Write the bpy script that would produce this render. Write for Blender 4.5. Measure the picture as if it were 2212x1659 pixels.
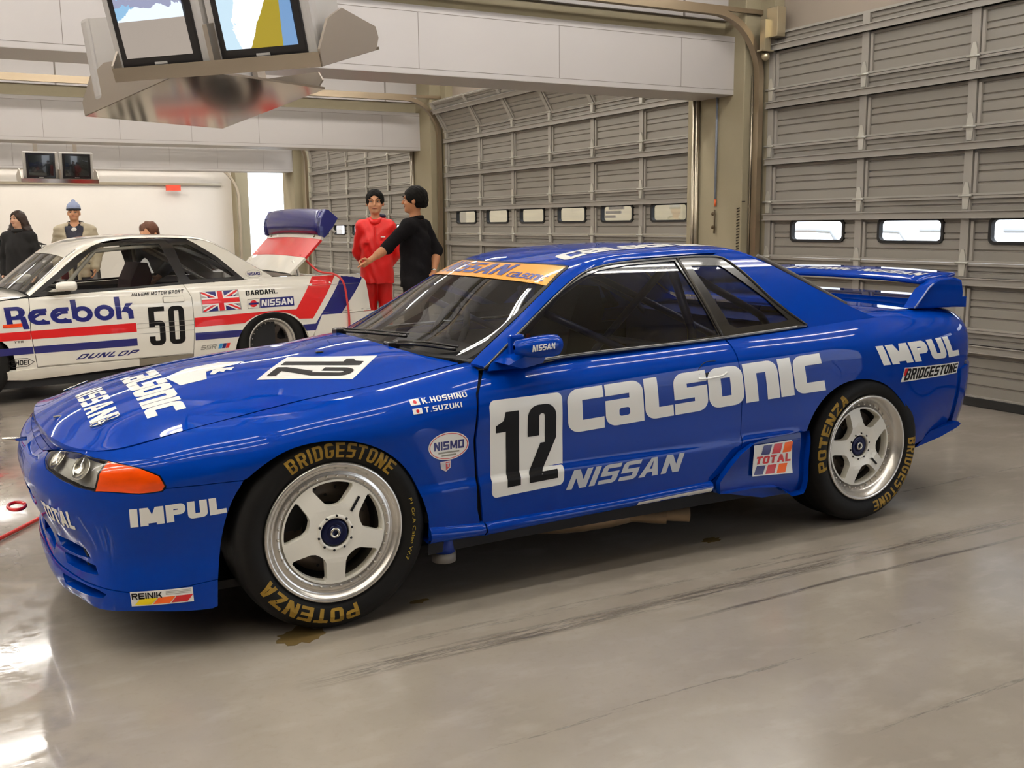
import bpy, bmesh, math, random
import numpy as np
from mathutils import Vector, Matrix, geometry
random.seed(7); np.random.seed(7)
for _o in list(bpy.data.objects): bpy.data.objects.remove(_o, do_unlink=True)
SC = bpy.context.scene
COL = SC.collection
# ---------------------------------------------------------------- camera
def _camera():
    yaw, pit, roll = 0.502309, 0.156249, -0.0103629
    fw = Vector((math.sin(yaw) * math.cos(pit), math.cos(yaw) * math.cos(pit), -math.sin(pit)))
    r = Vector((math.cos(yaw), -math.sin(yaw), 0)); u = r.cross(fw)
    r2 = r * math.cos(roll) + u * math.sin(roll); u2 = u * math.cos(roll) - r * math.sin(roll)
    cd = bpy.data.cameras.new('camera'); co = bpy.data.objects.new('camera', cd); COL.objects.link(co)
    M = Matrix((r2, u2, -fw)).transposed().to_4x4(); M.translation = Vector((-1.112925, -4.175196, 1.419580))
    co.matrix_world = M; cd.sensor_fit = 'HORIZONTAL'; cd.sensor_width = 36.0; cd.lens = 36.0 * 2204.889 / 2212.0
    cd.clip_start = .05; cd.clip_end = 200
    SC.camera = co
_camera()
# ---------------------------------------------------------------- sky outside (overcast)
W = bpy.data.worlds.new('overcast_sky'); SC.world = W; W.use_nodes = True
W.node_tree.nodes['Background'].inputs[0].default_value = (.86, .92, 1.0, 1); W.node_tree.nodes['Background'].inputs[1].default_value = 3.2
# ---------------------------------------------------------------- view
vs = SC.view_settings; SC.display_settings.display_device = 'sRGB'
vs.view_transform = 'Standard'; vs.look = 'None'; vs.gamma = 1.0; vs.use_curve_mapping = False; vs.exposure = 0.0
TUBE = 34.0                      # brightness of the ceiling's fluorescent tubes
SC.cycles.use_denoising = True
SC.cycles.max_bounces = 10; SC.cycles.diffuse_bounces = 5; SC.cycles.glossy_bounces = 5; SC.cycles.transmission_bounces = 8; SC.cycles.transparent_max_bounces = 12
SC.cycles.caustics_reflective = False; SC.cycles.caustics_refractive = False; SC.cycles.sample_clamp_indirect = 6.0
# ---------------------------------------------------------------- helpers
PI = math.pi
def tag(o, label=None, cat=None, group=None, kind=None):
    if label: o['label'] = label
    if cat: o['category'] = cat
    if group: o['group'] = group
    if kind: o['kind'] = kind
    return o
def empty(name, loc=(0, 0, 0), rz=0, label=None, cat=None, group=None):
    o = bpy.data.objects.new(name, None); COL.objects.link(o); o.location = loc; o.rotation_euler = (0, 0, rz)
    o.empty_display_size = .1
    return tag(o, label, cat, group)
def link(name, me, mat=None, parent=None):
    o = bpy.data.objects.new(name, me); COL.objects.link(o)
    if mat is not None:
        for m in (mat if isinstance(mat, (list, tuple)) else [mat]): me.materials.append(m)
    if parent is not None: o.parent = parent
    return o
def mesh(name, V, F, mat=None, parent=None, smooth=False, normals=None):
    me = bpy.data.meshes.new(name); me.from_pydata([tuple(map(float, v)) for v in V], [], [tuple(map(int, f)) for f in F]); me.update()
    if smooth or normals is not None: me.polygons.foreach_set('use_smooth', [True] * len(me.polygons))
    if normals is not None: me.normals_split_custom_set_from_vertices([tuple(map(float, n)) for n in normals])
    return link(name, me, mat, parent)
def copy_tree(o, parent=None):
    c = o.copy(); COL.objects.link(c)
    if parent is not None: c.parent = parent
    for ch in o.children: copy_tree(ch, c)
    return c
class MB:
    """collects simple solids into one mesh"""
    def __init__(s): s.b = bmesh.new()
    def add(s, V, F, mi=0, smooth=False):
        vs_ = [s.b.verts.new(tuple(map(float, v))) for v in V]
        for f in F:
            try:
                q = s.b.faces.new([vs_[i] for i in f]); q.material_index = mi; q.smooth = smooth
            except ValueError: pass
        return s
    def box(s, x0, x1, y0, y1, z0, z1, mi=0, bev=0, M=None):
        V = [(x, y, z) for x in (x0, x1) for y in (y0, y1) for z in (z0, z1)]
        F = [(0, 1, 3, 2), (4, 6, 7, 5), (0, 4, 5, 1), (2, 3, 7, 6), (0, 2, 6, 4), (1, 5, 7, 3)]
        if M is not None: V = [M @ Vector(v) for v in V]
        if bev:
            t = bmesh.new(); vv = [t.verts.new(v) for v in V]
            for f in F: t.faces.new([vv[i] for i in f])
            bmesh.ops.recalc_face_normals(t, faces=t.faces)
            bmesh.ops.bevel(t, geom=t.edges[:], offset=bev, segments=2, affect='EDGES', profile=.6)
            t.verts.index_update(); s.add([v.co[:] for v in t.verts], [[v.index for v in f.verts] for f in t.faces], mi); t.free()
        else: s.add(V, F, mi)
        return s
    def tube(s, pts, r, n=10, mi=0, caps=True, smooth=True):
        P = [Vector(p) for p in pts]; R = r if isinstance(r, (list, tuple)) else [r] * len(P)
        V = []; F = []; up = None
        for i, p in enumerate(P):
            d = (P[min(i + 1, len(P) - 1)] - P[max(i - 1, 0)]).normalized()
            if up is None: up = Vector((0, 0, 1)) if abs(d.z) < .9 else Vector((1, 0, 0))
            a = d.cross(up).normalized(); b = a.cross(d).normalized(); up = b
            for k in range(n):
                t = 2 * PI * k / n; V.append(p + (a * math.cos(t) + b * math.sin(t)) * R[i])
        for i in range(len(P) - 1):
            for k in range(n): F.append((i * n + k, i * n + (k + 1) % n, (i + 1) * n + (k + 1) % n, (i + 1) * n + k))
        if caps: F.append(tuple(range(n))[::-1]); F.append(tuple(range((len(P) - 1) * n, len(P) * n)))
        return s.add(V, F, mi, smooth)
    def lathe(s, prof, n=32, M=None, mi=0, smooth=True, closed=False):
        """prof: (r, h) about local y axis (h along +y)"""
        V = []; F = []; m = len(prof)
        for k in range(n):
            t = 2 * PI * k / n
            for r, h in prof: V.append(Vector((r * math.cos(t), h, r * math.sin(t))))
        for k in range(n):
            k2 = (k + 1) % n
            for i in range(m - 1): F.append((k * m + i, k * m + i + 1, k2 * m + i + 1, k2 * m + i))
        if M is not None: V = [M @ v for v in V]
        return s.add(V, F, mi, smooth)
    def prism(s, poly, a, b, axis='y', mi=0, M=None):
        n = len(poly)
        def q(u, v, h): return {'y': (u, h, v), 'x': (h, u, v), 'z': (u, v, h)}[axis]
        V = [q(u, v, a) for u, v in poly] + [q(u, v, b) for u, v in poly]
        if M is not None: V = [M @ Vector(v) for v in V]
        F = [tuple(range(n)), tuple(range(n, 2 * n))[::-1]] + [(i, n + i, n + (i + 1) % n, (i + 1) % n) for i in range(n)]
        return s.add(V, F, mi)
    def ball(s, c, r, nu=14, nv=9, mi=0, sc=(1, 1, 1)):
        V = []; F = []
        for j in range(nv + 1):
            for k in range(nu):
                a = PI * j / nv; t = 2 * PI * k / nu
                V.append((c[0] + r * sc[0] * math.sin(a) * math.cos(t), c[1] + r * sc[1] * math.sin(a) * math.sin(t), c[2] + r * sc[2] * math.cos(a)))
        for j in range(nv):
            for k in range(nu): F.append((j * nu + k, (j + 1) * nu + k, (j + 1) * nu + (k + 1) % nu, j * nu + (k + 1) % nu))
        return s.add(V, F, mi, True)
    def build(s, name, mat=None, parent=None, weld=True):
        if weld: bmesh.ops.remove_doubles(s.b, verts=s.b.verts[:], dist=1e-5)
        bmesh.ops.recalc_face_normals(s.b, faces=s.b.faces[:])
        me = bpy.data.meshes.new(name); s.b.to_mesh(me); s.b.free()
        return link(name, me, mat, parent)

# ---------------------------------------------------------------- materials
def srgb(r, g, b):
    f = lambda c: (c / 12.92 if c <= .04045 else ((c + .055) / 1.055) ** 2.4)
    return (f(r / 255), f(g / 255), f(b / 255), 1)
MATS = {}
def mat(name, col=(.8, .8, .8, 1), rough=.5, metal=0., spec=.5, coat=0., coatr=.03, emit=None, estr=0., trans=0., alpha=1., ior=1.45, noise=None, bump=None):
    """noise=(scale, amount, stretch): procedural mottling of the colour; bump=(scale, strength)"""
    if name in MATS: return MATS[name]
    m = bpy.data.materials.new(name); m.use_nodes = True; nt = m.node_tree; b = nt.nodes['Principled BSDF']
    b.inputs['Base Color'].default_value = col if len(col) == 4 else (*col, 1)
    b.inputs['Roughness'].default_value = rough; b.inputs['Metallic'].default_value = metal; b.inputs['Specular IOR Level'].default_value = spec
    b.inputs['Coat Weight'].default_value = coat; b.inputs['Coat Roughness'].default_value = coatr
    b.inputs['Transmission Weight'].default_value = trans; b.inputs['Alpha'].default_value = alpha; b.inputs['IOR'].default_value = ior
    if emit is not None: b.inputs['Emission Color'].default_value = emit if len(emit) == 4 else (*emit, 1); b.inputs['Emission Strength'].default_value = estr
    if noise or bump:
        tc = nt.nodes.new('ShaderNodeTexCoord'); mp = nt.nodes.new('ShaderNodeMapping'); nt.links.new(tc.outputs['Object'], mp.inputs[0])
    if noise:
        if len(noise) > 2: mp.inputs['Scale'].default_value = noise[2]
        n = nt.nodes.new('ShaderNodeTexNoise'); n.inputs['Scale'].default_value = noise[0]; n.inputs['Detail'].default_value = 5
        nt.links.new(mp.outputs[0], n.inputs['Vector'])
        r = nt.nodes.new('ShaderNodeMapRange'); r.inputs[3].default_value = 1 - noise[1]; r.inputs[4].default_value = 1 + noise[1]
        nt.links.new(n.outputs[0], r.inputs[0])
        x = nt.nodes.new('ShaderNodeMix'); x.data_type = 'RGBA'; x.blend_type = 'MULTIPLY'; x.inputs[0].default_value = 1
        x.inputs[6].default_value = b.inputs['Base Color'].default_value; nt.links.new(r.outputs[0], x.inputs[7]); nt.links.new(x.outputs[2], b.inputs['Base Color'])
    if bump:
        n2 = nt.nodes.new('ShaderNodeTexNoise'); n2.inputs['Scale'].default_value = bump[0]; n2.inputs['Detail'].default_value = 4
        nt.links.new(mp.outputs[0], n2.inputs['Vector']); bp = nt.nodes.new('ShaderNodeBump'); bp.inputs['Strength'].default_value = bump[1]; bp.inputs['Distance'].default_value = .01
        nt.links.new(n2.outputs[0], bp.inputs['Height']); nt.links.new(bp.outputs[0], b.inputs['Normal'])
    MATS[name] = m
    return m
def glass_mat(name, tint, alpha_like, rough=.02):
    """thin pane: mixes a clear view through (tinted) with a mirror-like reflection by angle"""
    m = bpy.data.materials.new(name); m.use_nodes = True; nt = m.node_tree; nt.nodes.clear()
    o = nt.nodes.new('ShaderNodeOutputMaterial'); t = nt.nodes.new('ShaderNodeBsdfTransparent'); g = nt.nodes.new('ShaderNodeBsdfGlossy')
    f = nt.nodes.new('ShaderNodeFresnel'); f.inputs[0].default_value = 1.5; x = nt.nodes.new('ShaderNodeMixShader')
    t.inputs[0].default_value = (*tint, 1); g.inputs['Roughness'].default_value = rough; g.inputs[0].default_value = (1, 1, 1, 1)
    mr = nt.nodes.new('ShaderNodeMath'); mr.operation = 'MULTIPLY'; mr.inputs[1].default_value = alpha_like
    nt.links.new(f.outputs[0], mr.inputs[0]); nt.links.new(mr.outputs[0], x.inputs[0]); nt.links.new(t.outputs[0], x.inputs[1]); nt.links.new(g.outputs[0], x.inputs[2]); nt.links.new(x.outputs[0], o.inputs[0])
    return m

# ---------------------------------------------------------------- filling flat outlines with triangles
def area2(p): return .5 * sum(p[i][0] * p[(i + 1) % len(p)][1] - p[(i + 1) % len(p)][0] * p[i][1] for i in range(len(p)))
def resample(poly, step):
    out = []
    for i in range(len(poly)):
        a = np.array(poly[i], float); b = np.array(poly[(i + 1) % len(poly)], float); n = max(1, int(np.ceil(np.linalg.norm(b - a) / step)))
        out += [tuple(a + (b - a) * k / n) for k in range(n)]
    return out
def pip(P, poly):
    P = np.asarray(P, float); x, y = P[:, 0], P[:, 1]; r = np.zeros(len(P), bool); q = np.asarray(poly, float)
    for i in range(len(q)):
        a, b = q[i], q[i - 1]; c = (a[1] > y) != (b[1] > y)
        r ^= c & (x < (b[0] - a[0]) * (y - a[1]) / (b[1] - a[1] + 1e-30) + a[0])
    return r
def fill2d(adds, subs=(), step=.03, edge=None):
    """triangulate union(adds) - union(subs); step = spacing of inner points"""
    edge = edge or step
    V = []; F = []
    for p in list(adds) + list(subs):
        q = resample(p, edge)
        if area2(q) < 0: q = q[::-1]
        F.append(list(range(len(V), len(V) + len(q)))); V += q
    A = np.array(V); mn = A.min(0); mx = A.max(0)
    if step < max(mx - mn):
        gx = np.arange(mn[0] + step / 2, mx[0], step); gy_ = np.arange(mn[1] + step / 2, mx[1], step * .87)
        G = np.array([(x + (step / 2 if j % 2 else 0), y) for j, y in enumerate(gy_) for x in gx])
        if len(G):
            k = np.zeros(len(G), bool)
            for p in adds: k |= pip(G, p)
            for p in subs: k &= ~pip(G, p)
            G = G[k]
            if len(G):
                ok = np.ones(len(G), bool)
                for a in range(0, len(G), 2000): ok[a:a + 2000] = np.sqrt(((G[a:a + 2000, None] - A[None]) ** 2).sum(2)).min(1) > step * .42
                V = V + [tuple(g) for g in G[ok]]
    r = geometry.delaunay_2d_cdt([Vector(v) for v in V], [], F, 0, 1e-7, True)
    vo = np.array([v[:] for v in r[0]]); na = len(adds); T = []
    for f, src in zip(r[2], r[5]):
        if any(s < na for s in src) and not any(s >= na for s in src): T.append(tuple(f))
    if not T: return vo[:0], []
    used = sorted({i for t in T for i in t}); ix = {u: k for k, u in enumerate(used)}
    return vo[used], [tuple(ix[i] for i in t) for t in T]
def boundary(T):
    e = {}
    for f in T:
        for i in range(len(f)):
            a, b = f[i], f[(i + 1) % len(f)]
            if (b, a) in e: del e[(b, a)]
            else: e[(a, b)] = 1
    return list(e)
def skin_panel(name, surf, adds, subs=(), step=.03, off=0., m=None, parent=None, rim=0., mirror=False, sgn=1, edge=None, both=False):
    """a panel cut out of a surface; outlines in the surface's own (s,t) metres; rim = depth of the folded edge"""
    v, T = fill2d(adds, subs, step, edge)
    P, n, a, b = surf.frame(v[:, 0], v[:, 1]); n = n * sgn
    P = P + n * off; F = list(T); N = [n]; V = [P]
    # orient
    F = orient(P, F, n)
    if rim:
        be = boundary(F); bi = sorted({i for e in be for i in e}); k0 = len(P); m1 = {i: k0 + k for k, i in enumerate(bi)}; m2 = {i: k0 + len(bi) + k for k, i in enumerate(bi)}
        c = {i: np.zeros(3) for i in bi}
        for i, j in be:
            d = np.cross(P[j] - P[i], n[i]); d /= max(np.linalg.norm(d), 1e-9); c[i] += d; c[j] += d
        for i in bi: c[i] /= max(np.linalg.norm(c[i]), 1e-9)
        V += [P[bi], P[bi] - n[bi] * rim]; cc = np.array([c[i] for i in bi]); N += [cc, cc]
        F += [(m1[j], m1[i], m2[i], m2[j]) for i, j in be]
    V = np.concatenate(V); N = np.concatenate(N)
    if mirror:
        k = len(V); V = np.concatenate([V, V * [1, -1, 1]]); N = np.concatenate([N, N * [1, -1, 1]]); F = F + [tuple(i + k for i in f[::-1]) for f in F]
    return mesh(name, V, F, m, parent, True, N)
def surf_map(surf, ax=(0, 2), sgn=1):
    """2-D car coordinates -> (s,t) on a surface"""
    def f(p):
        s, t = surf.inv([q[0] for q in p], [q[1] for q in p], ax); return list(zip(s, t))
    return f

def orient(P, F, n):
    P = np.asarray(P); A = np.array([f[:3] for f in F]); fn = np.cross(P[A[:, 1]] - P[A[:, 0]], P[A[:, 2]] - P[A[:, 0]])
    bad = (fn * n[A[:, 0]]).sum(1) < 0
    return [f[::-1] if b else f for f, b in zip(F, bad)]
# ---------------------------------------------------------------- lettering built from outlines
def rr(x0, y0, x1, y1, r=(0, 0, 0, 0), n=6):
    """rectangle with corner radii (bl, br, tr, tl)"""
    if not isinstance(r, (tuple, list)): r = (r,) * 4
    o = []
    for (cx, cy, sx, sy, a0), q in zip(((x0, y0, 1, 1, 180), (x1, y0, -1, 1, 270), (x1, y1, -1, -1, 0), (x0, y1, 1, -1, 90)), r):
        q = max(0, min(q, abs(x1 - x0) / 2 - 1e-4, abs(y1 - y0) / 2 - 1e-4))
        if q <= 1e-4: o.append((cx, cy)); continue
        for k in range(n + 1):
            a = math.radians(a0 + 90 * k / n); o.append((cx + sx * q + q * math.cos(a), cy + sy * q + q * math.sin(a)))
    return o
def glyph(c, w, sx, sy, r):
    """block capital in a w x 1 box -> (adds, subs); sx/sy stroke widths, r corner radius"""
    ri = max(0, r - min(sx, sy)); B = lambda x0, y0, x1, y1: rr(x0, y0, x1, y1); m = (1 - sy) / 2
    bowl = lambda y0, y1, x0=0: ([rr(x0, y0, w, y1, (0, r, r, 0))], [rr(x0 + sx, y0 + sy, w - sx, y1 - sy, (0, ri, ri, 0))])
    ring = ([rr(0, 0, w, 1, r)], [rr(sx, sy, w - sx, 1 - sy, ri)])
    if c == 'I': return [B(0, 0, sx, 1)], []
    if c == 'L': return [B(0, 0, sx, 1), B(0, 0, w, sy)], []
    if c == 'T': return [B(0, 1 - sy, w, 1), B(w / 2 - sx / 2, 0, w / 2 + sx / 2, 1)], []
    if c in 'O0': return ring
    if c == 'Q': return [ring[0][0], [(w * .55, .3), (w * .75, .3), (w * 1.05, -.02), (w * .8, -.02)]], ring[1]
    if c == 'C': return ring[0], ring[1] + [B(w - sx - .01, sy, w + .1, 1 - sy)]
    if c == 'G': return [*ring[0]], [rr(sx, sy, w - sx, 1 - sy, ri), B(w - sx - .01, .5, w + .1, 1 - sy)] if 0 else [rr(sx, sy, w - sx, .42, (ri, ri, 0, 0)), rr(sx, .42, w * .5, .55), rr(sx, .55, w - sx, 1 - sy, (0, 0, ri, ri)), B(w - sx - .01, .56, w + .1, 1 - sy)]
    if c == 'U': return [rr(0, 0, w, 1, (r, r, 0, 0))], [rr(sx, sy, w - sx, 1.1, (ri, ri, 0, 0))]
    if c == 'P': a, s = bowl(.38, 1); return a + [B(0, 0, sx, 1)], s
    if c == 'R': a, s = bowl(.40, 1); return a + [B(0, 0, sx, 1), [(w * .42, .45), (w * .42 + sx, .45), (w, 0), (w - sx * 1.05, 0)]], s
    if c == 'D': a, s = bowl(0, 1); return a, s
    if c == 'B': a, s = bowl(.47, 1); a2, s2 = bowl(0, .47 + sy * .6); s2 = [rr(sx, sy, w - sx, .47, (0, ri, ri, 0))]; s = [rr(sx, .47 + sy * .7, w - sx, 1 - sy, (0, ri, ri, 0))]; return a + a2, s + s2
    if c == 'E': return [B(0, 0, sx, 1), B(0, 0, w, sy), B(0, m, w * .92, m + sy), B(0, 1 - sy, w, 1)], []
    if c == 'F': return [B(0, 0, sx, 1), B(0, m - .05, w * .9, m + sy - .05), B(0, 1 - sy, w, 1)], []
    if c == 'H': return [B(0, 0, sx, 1), B(w - sx, 0, w, 1), B(0, m, w, m + sy)], []
    if c == 'K': return [B(0, 0, sx, 1), [(sx * .8, .38), (w - sx * 1.15, 1), (w, 1), (sx * .8, .38 - sy * 1.1 + .1)], [(w * .38, .5), (w * .38 + sx * .9, .66), (w, 0), (w - sx * 1.2, 0)]], []
    if c == 'N': return [B(0, 0, sx, 1), B(w - sx, 0, w, 1), [(0, 1), (sx * 1.15, 1), (w, 0), (w - sx * 1.15, 0)]], []
    if c == 'M': return [B(0, 0, sx, 1), B(w - sx, 0, w, 1), [(0, 1), (sx * 1.1, 1), (w / 2 + sx * .5, .12), (w / 2 - sx * .5, .12)], [(w, 1), (w - sx * 1.1, 1), (w / 2 - sx * .5, .12), (w / 2 + sx * .5, .12)]], []
    if c == 'A':
        k = (w - sx * 1.1) / 2; ht = .3; yb = .22
        return [[(0, 0), (k, 1), (w - k, 1), (w, 0)]], [[(sx * 1.08, -.05), (w - sx * 1.08, -.05), (w - sx * 1.08 - k * .16, yb), (sx * 1.08 + k * .16, yb)], [(sx * 1.08 + k * (yb + sy * .85), yb + sy * .85), (w - sx * 1.08 - k * (yb + sy * .85), yb + sy * .85), (w / 2, .86)]]
    if c == 'V': return [[(0, 1), (sx * 1.1, 1), (w / 2 + sx * .5, 0), (w / 2 - sx * .5, 0)], [(w, 1), (w - sx * 1.1, 1), (w / 2 - sx * .5, 0), (w / 2 + sx * .5, 0)]], []
    if c == 'S': return [rr(0, m, w, 1, (r, 0, 0, r)), rr(0, 0, w, m + sy, (0, r, r, 0))], [rr(sx, m + sy, w + .1, 1 - sy, (ri, 0, 0, ri)), rr(-.1, sy, w - sx, m, (0, ri, ri, 0))]
    if c == 'Z': return [B(0, 0, w, sy), B(0, 1 - sy, w, 1), [(0, sy * .9), (sx * 1.2, sy * .9), (w, 1 - sy * .9), (w - sx * 1.2, 1 - sy * .9)]], []
    if c == '1': return [B(w - sx, 0, w, 1), [(w - sx, 1), (w - sx * .72, 1), (w - sx * .8, .8), (w - sx, .74), (w - sx * 1.75, .74), (w - sx * 1.75, .83), (w - sx * 1.15, .89)]], []
    if c == '2': return [rr(0, .60, w, 1, (0, 0, r, r)), B(0, 0, w, sy), [(0, sy * .5), (0, sy), (w - sx, .64), (w, .64), (w, .55), (sx * 1.15, sy * .9)]], [rr(sx, .5, w - sx, 1 - sy, (0, 0, ri, ri))]
    if c == 'c': return [rr(0, 0, w, 1, (r, 0, 0, r))], [rr(sx, sy, w + .1, 1 - sy, (ri, 0, 0, ri))]
    if c == 'a': return [rr(0, 0, w, 1, (r, 0, r, 0)), rr(0, 0, w * .6, .62, (r, 0, 0, r))], [rr(-.1, .62, w - sx, 1 - sy, (0, 0, ri, 0)), rr(sx * .95, .21, w - sx, .40, .06), rr(-.01, .62, .01, 1)]
    if c == 'l': return [rr(0, 0, w, 1, (r, 0, 0, 0))], [rr(sx, sy, w + .1, 1.1, (ri, 0, 0, 0))]
    if c == 's': return [rr(0, m, w, 1, (r, 0, 0, r)), rr(0, 0, w, m + sy, (0, r, r, 0))], [rr(sx, m + sy, w + .1, 1 - sy, (ri, 0, 0, ri)), rr(-.1, sy, w - sx, m, (0, ri, ri, 0))]
    if c == 'n': return [rr(0, 0, w, 1, (0, 0, r, 0))], [rr(sx, -.1, w - sx, 1 - sy, (0, 0, ri, 0))]
    if c == 'Y': return [B(w / 2 - sx / 2, 0, w / 2 + sx / 2, .5), [(0, 1), (sx * 1.1, 1), (w / 2 + sx * .5, .4), (w / 2 - sx * .5, .4)], [(w, 1), (w - sx * 1.1, 1), (w / 2 - sx * .5, .4), (w / 2 + sx * .5, .4)]], []
    if c == 'X': return [[(0, 1), (sx * 1.15, 1), (w, 0), (w - sx * 1.15, 0)], [(w, 1), (w - sx * 1.15, 1), (0, 0), (sx * 1.15, 0)]], []
    if c == '-': return [B(0, m, w, m + sy)], []
    if c == '5': return [B(0, 1 - sy, w, 1), B(0, .48, sx, 1), rr(0, 0, w, .64, (r, r, r, 0))], [rr(sx, sy, w - sx, .64 - sy, ri), B(-.1, .24, sx, .48)]
    if c == '.': return [B(0, 0, sx, sy)], []
    return [], []
def text2d(s, widths, sx, sy, r, gap, slant=0.):
    """lay out block lettering; returns list of (adds, subs) in a frame 1 high, and the total width"""
    out = []; x = 0
    for k, c in enumerate(s):
        w = widths.get(c, widths.get('', .7)) if isinstance(widths, dict) else widths
        if c == ' ': x += w * .6; continue
        if c == 'I' : w = sx
        a, b = glyph(c, w, sx, sy, r)
        f = lambda P: [(px + x + slant * py, py) for px, py in P]
        out.append(([f(p) for p in a], [f(p) for p in b])); x += w + gap
    return out, x - gap
def quad_map(q):
    """unit square -> quad (TL, TR, BR, BL), bilinear"""
    TL, TR, BR, BL = [np.array(p, float) for p in q]
    return lambda u, v: (BL * (1 - u) + BR * u) * (1 - v) + (TL * (1 - u) + TR * u) * v
def flat_tri(groups, tf, step=1e9, edge=1e9):
    """triangulate lettering groups after mapping their outlines through tf(x,y)->(a,b)"""
    V = []; F = []
    for a, b in groups:
        if not a: continue
        m = lambda P: [tuple(tf(x, y)) for x, y in P]
        v, T = fill2d([m(p) for p in a], [m(p) for p in b], step, edge)
        k = len(V); V += [tuple(x) for x in v]; F += [tuple(i + k for i in t) for t in T]
    return np.array(V), F
def on_surf(name, surf, V2, F, off, m, parent, ax=(0, 2), st=False):
    """lay flat triangles on a surface: V2 in car coordinates (ax) or (s,t)"""
    V2 = np.asarray(V2)
    s, t = (V2[:, 0], V2[:, 1]) if st else surf.inv(V2[:, 0], V2[:, 1], ax)
    P, n, a, b = surf.frame(s, t); c = P.mean(0); 
    out = n if (n.mean(0) @ np.array([0, -1, .6])) > 0 else -n
    P = P + out * off; F = orient(P, F, out)
    return mesh(name, P, F, m, parent, True, out)
def font_tri(s, bold=0.0, shear=0.):
    """letters of the built-in face as flat triangles, normalised to cap height 1"""
    cu = bpy.data.curves.new('t', 'FONT'); cu.body = s; cu.offset = bold; cu.shear = shear; cu.resolution_u = 3; cu.fill_mode = 'FRONT' if hasattr(cu, 'fill_mode') else 'BOTH'
    o = bpy.data.objects.new('t', cu); COL.objects.link(o); dg = bpy.context.evaluated_depsgraph_get(); me = o.evaluated_get(dg).to_mesh()
    V = np.array([v.co[:] for v in me.vertices]); F = [tuple(p.vertices) for p in me.polygons]
    o.evaluated_get(dg).to_mesh_clear(); bpy.data.objects.remove(o); bpy.data.curves.remove(cu)
    V = V[:, :2]; V = (V - V.min(0)) / (V.max(0) - V.min(0))
    return V, F
# ---------------------------------------------------------------- surface maths
def _spl(x, Y, xq):
    """natural cubic spline through (x, Y[i]) evaluated at xq"""
    x = np.asarray(x, float); Y = np.asarray(Y, float); n = len(x); h = np.diff(x)
    sh = Y.shape[1:]; Yf = Y.reshape(n, -1)
    A = np.eye(n); B = np.zeros_like(Yf)
    for i in range(1, n - 1):
        A[i, i - 1] = h[i - 1]; A[i, i] = 2 * (h[i - 1] + h[i]); A[i, i + 1] = h[i]
        B[i] = 6 * ((Yf[i + 1] - Yf[i]) / h[i] - (Yf[i] - Yf[i - 1]) / h[i - 1])
    M = np.linalg.solve(A, B)
    k = np.clip(np.searchsorted(x, xq) - 1, 0, n - 2)
    a = (x[k + 1] - xq)[:, None]; b = (xq - x[k])[:, None]; hk = h[k][:, None]
    R = (M[k] * a ** 3 + M[k + 1] * b ** 3) / (6 * hk) + (Yf[k] / hk - M[k] * hk / 6) * a + (Yf[k + 1] / hk - M[k + 1] * hk / 6) * b
    return R.reshape((len(xq),) + sh)

def spl1(xs, ys, q):
    return _spl(np.array(xs, float), np.array(ys, float)[:, None], np.atleast_1d(np.array(q, float)))[:, 0]

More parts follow.
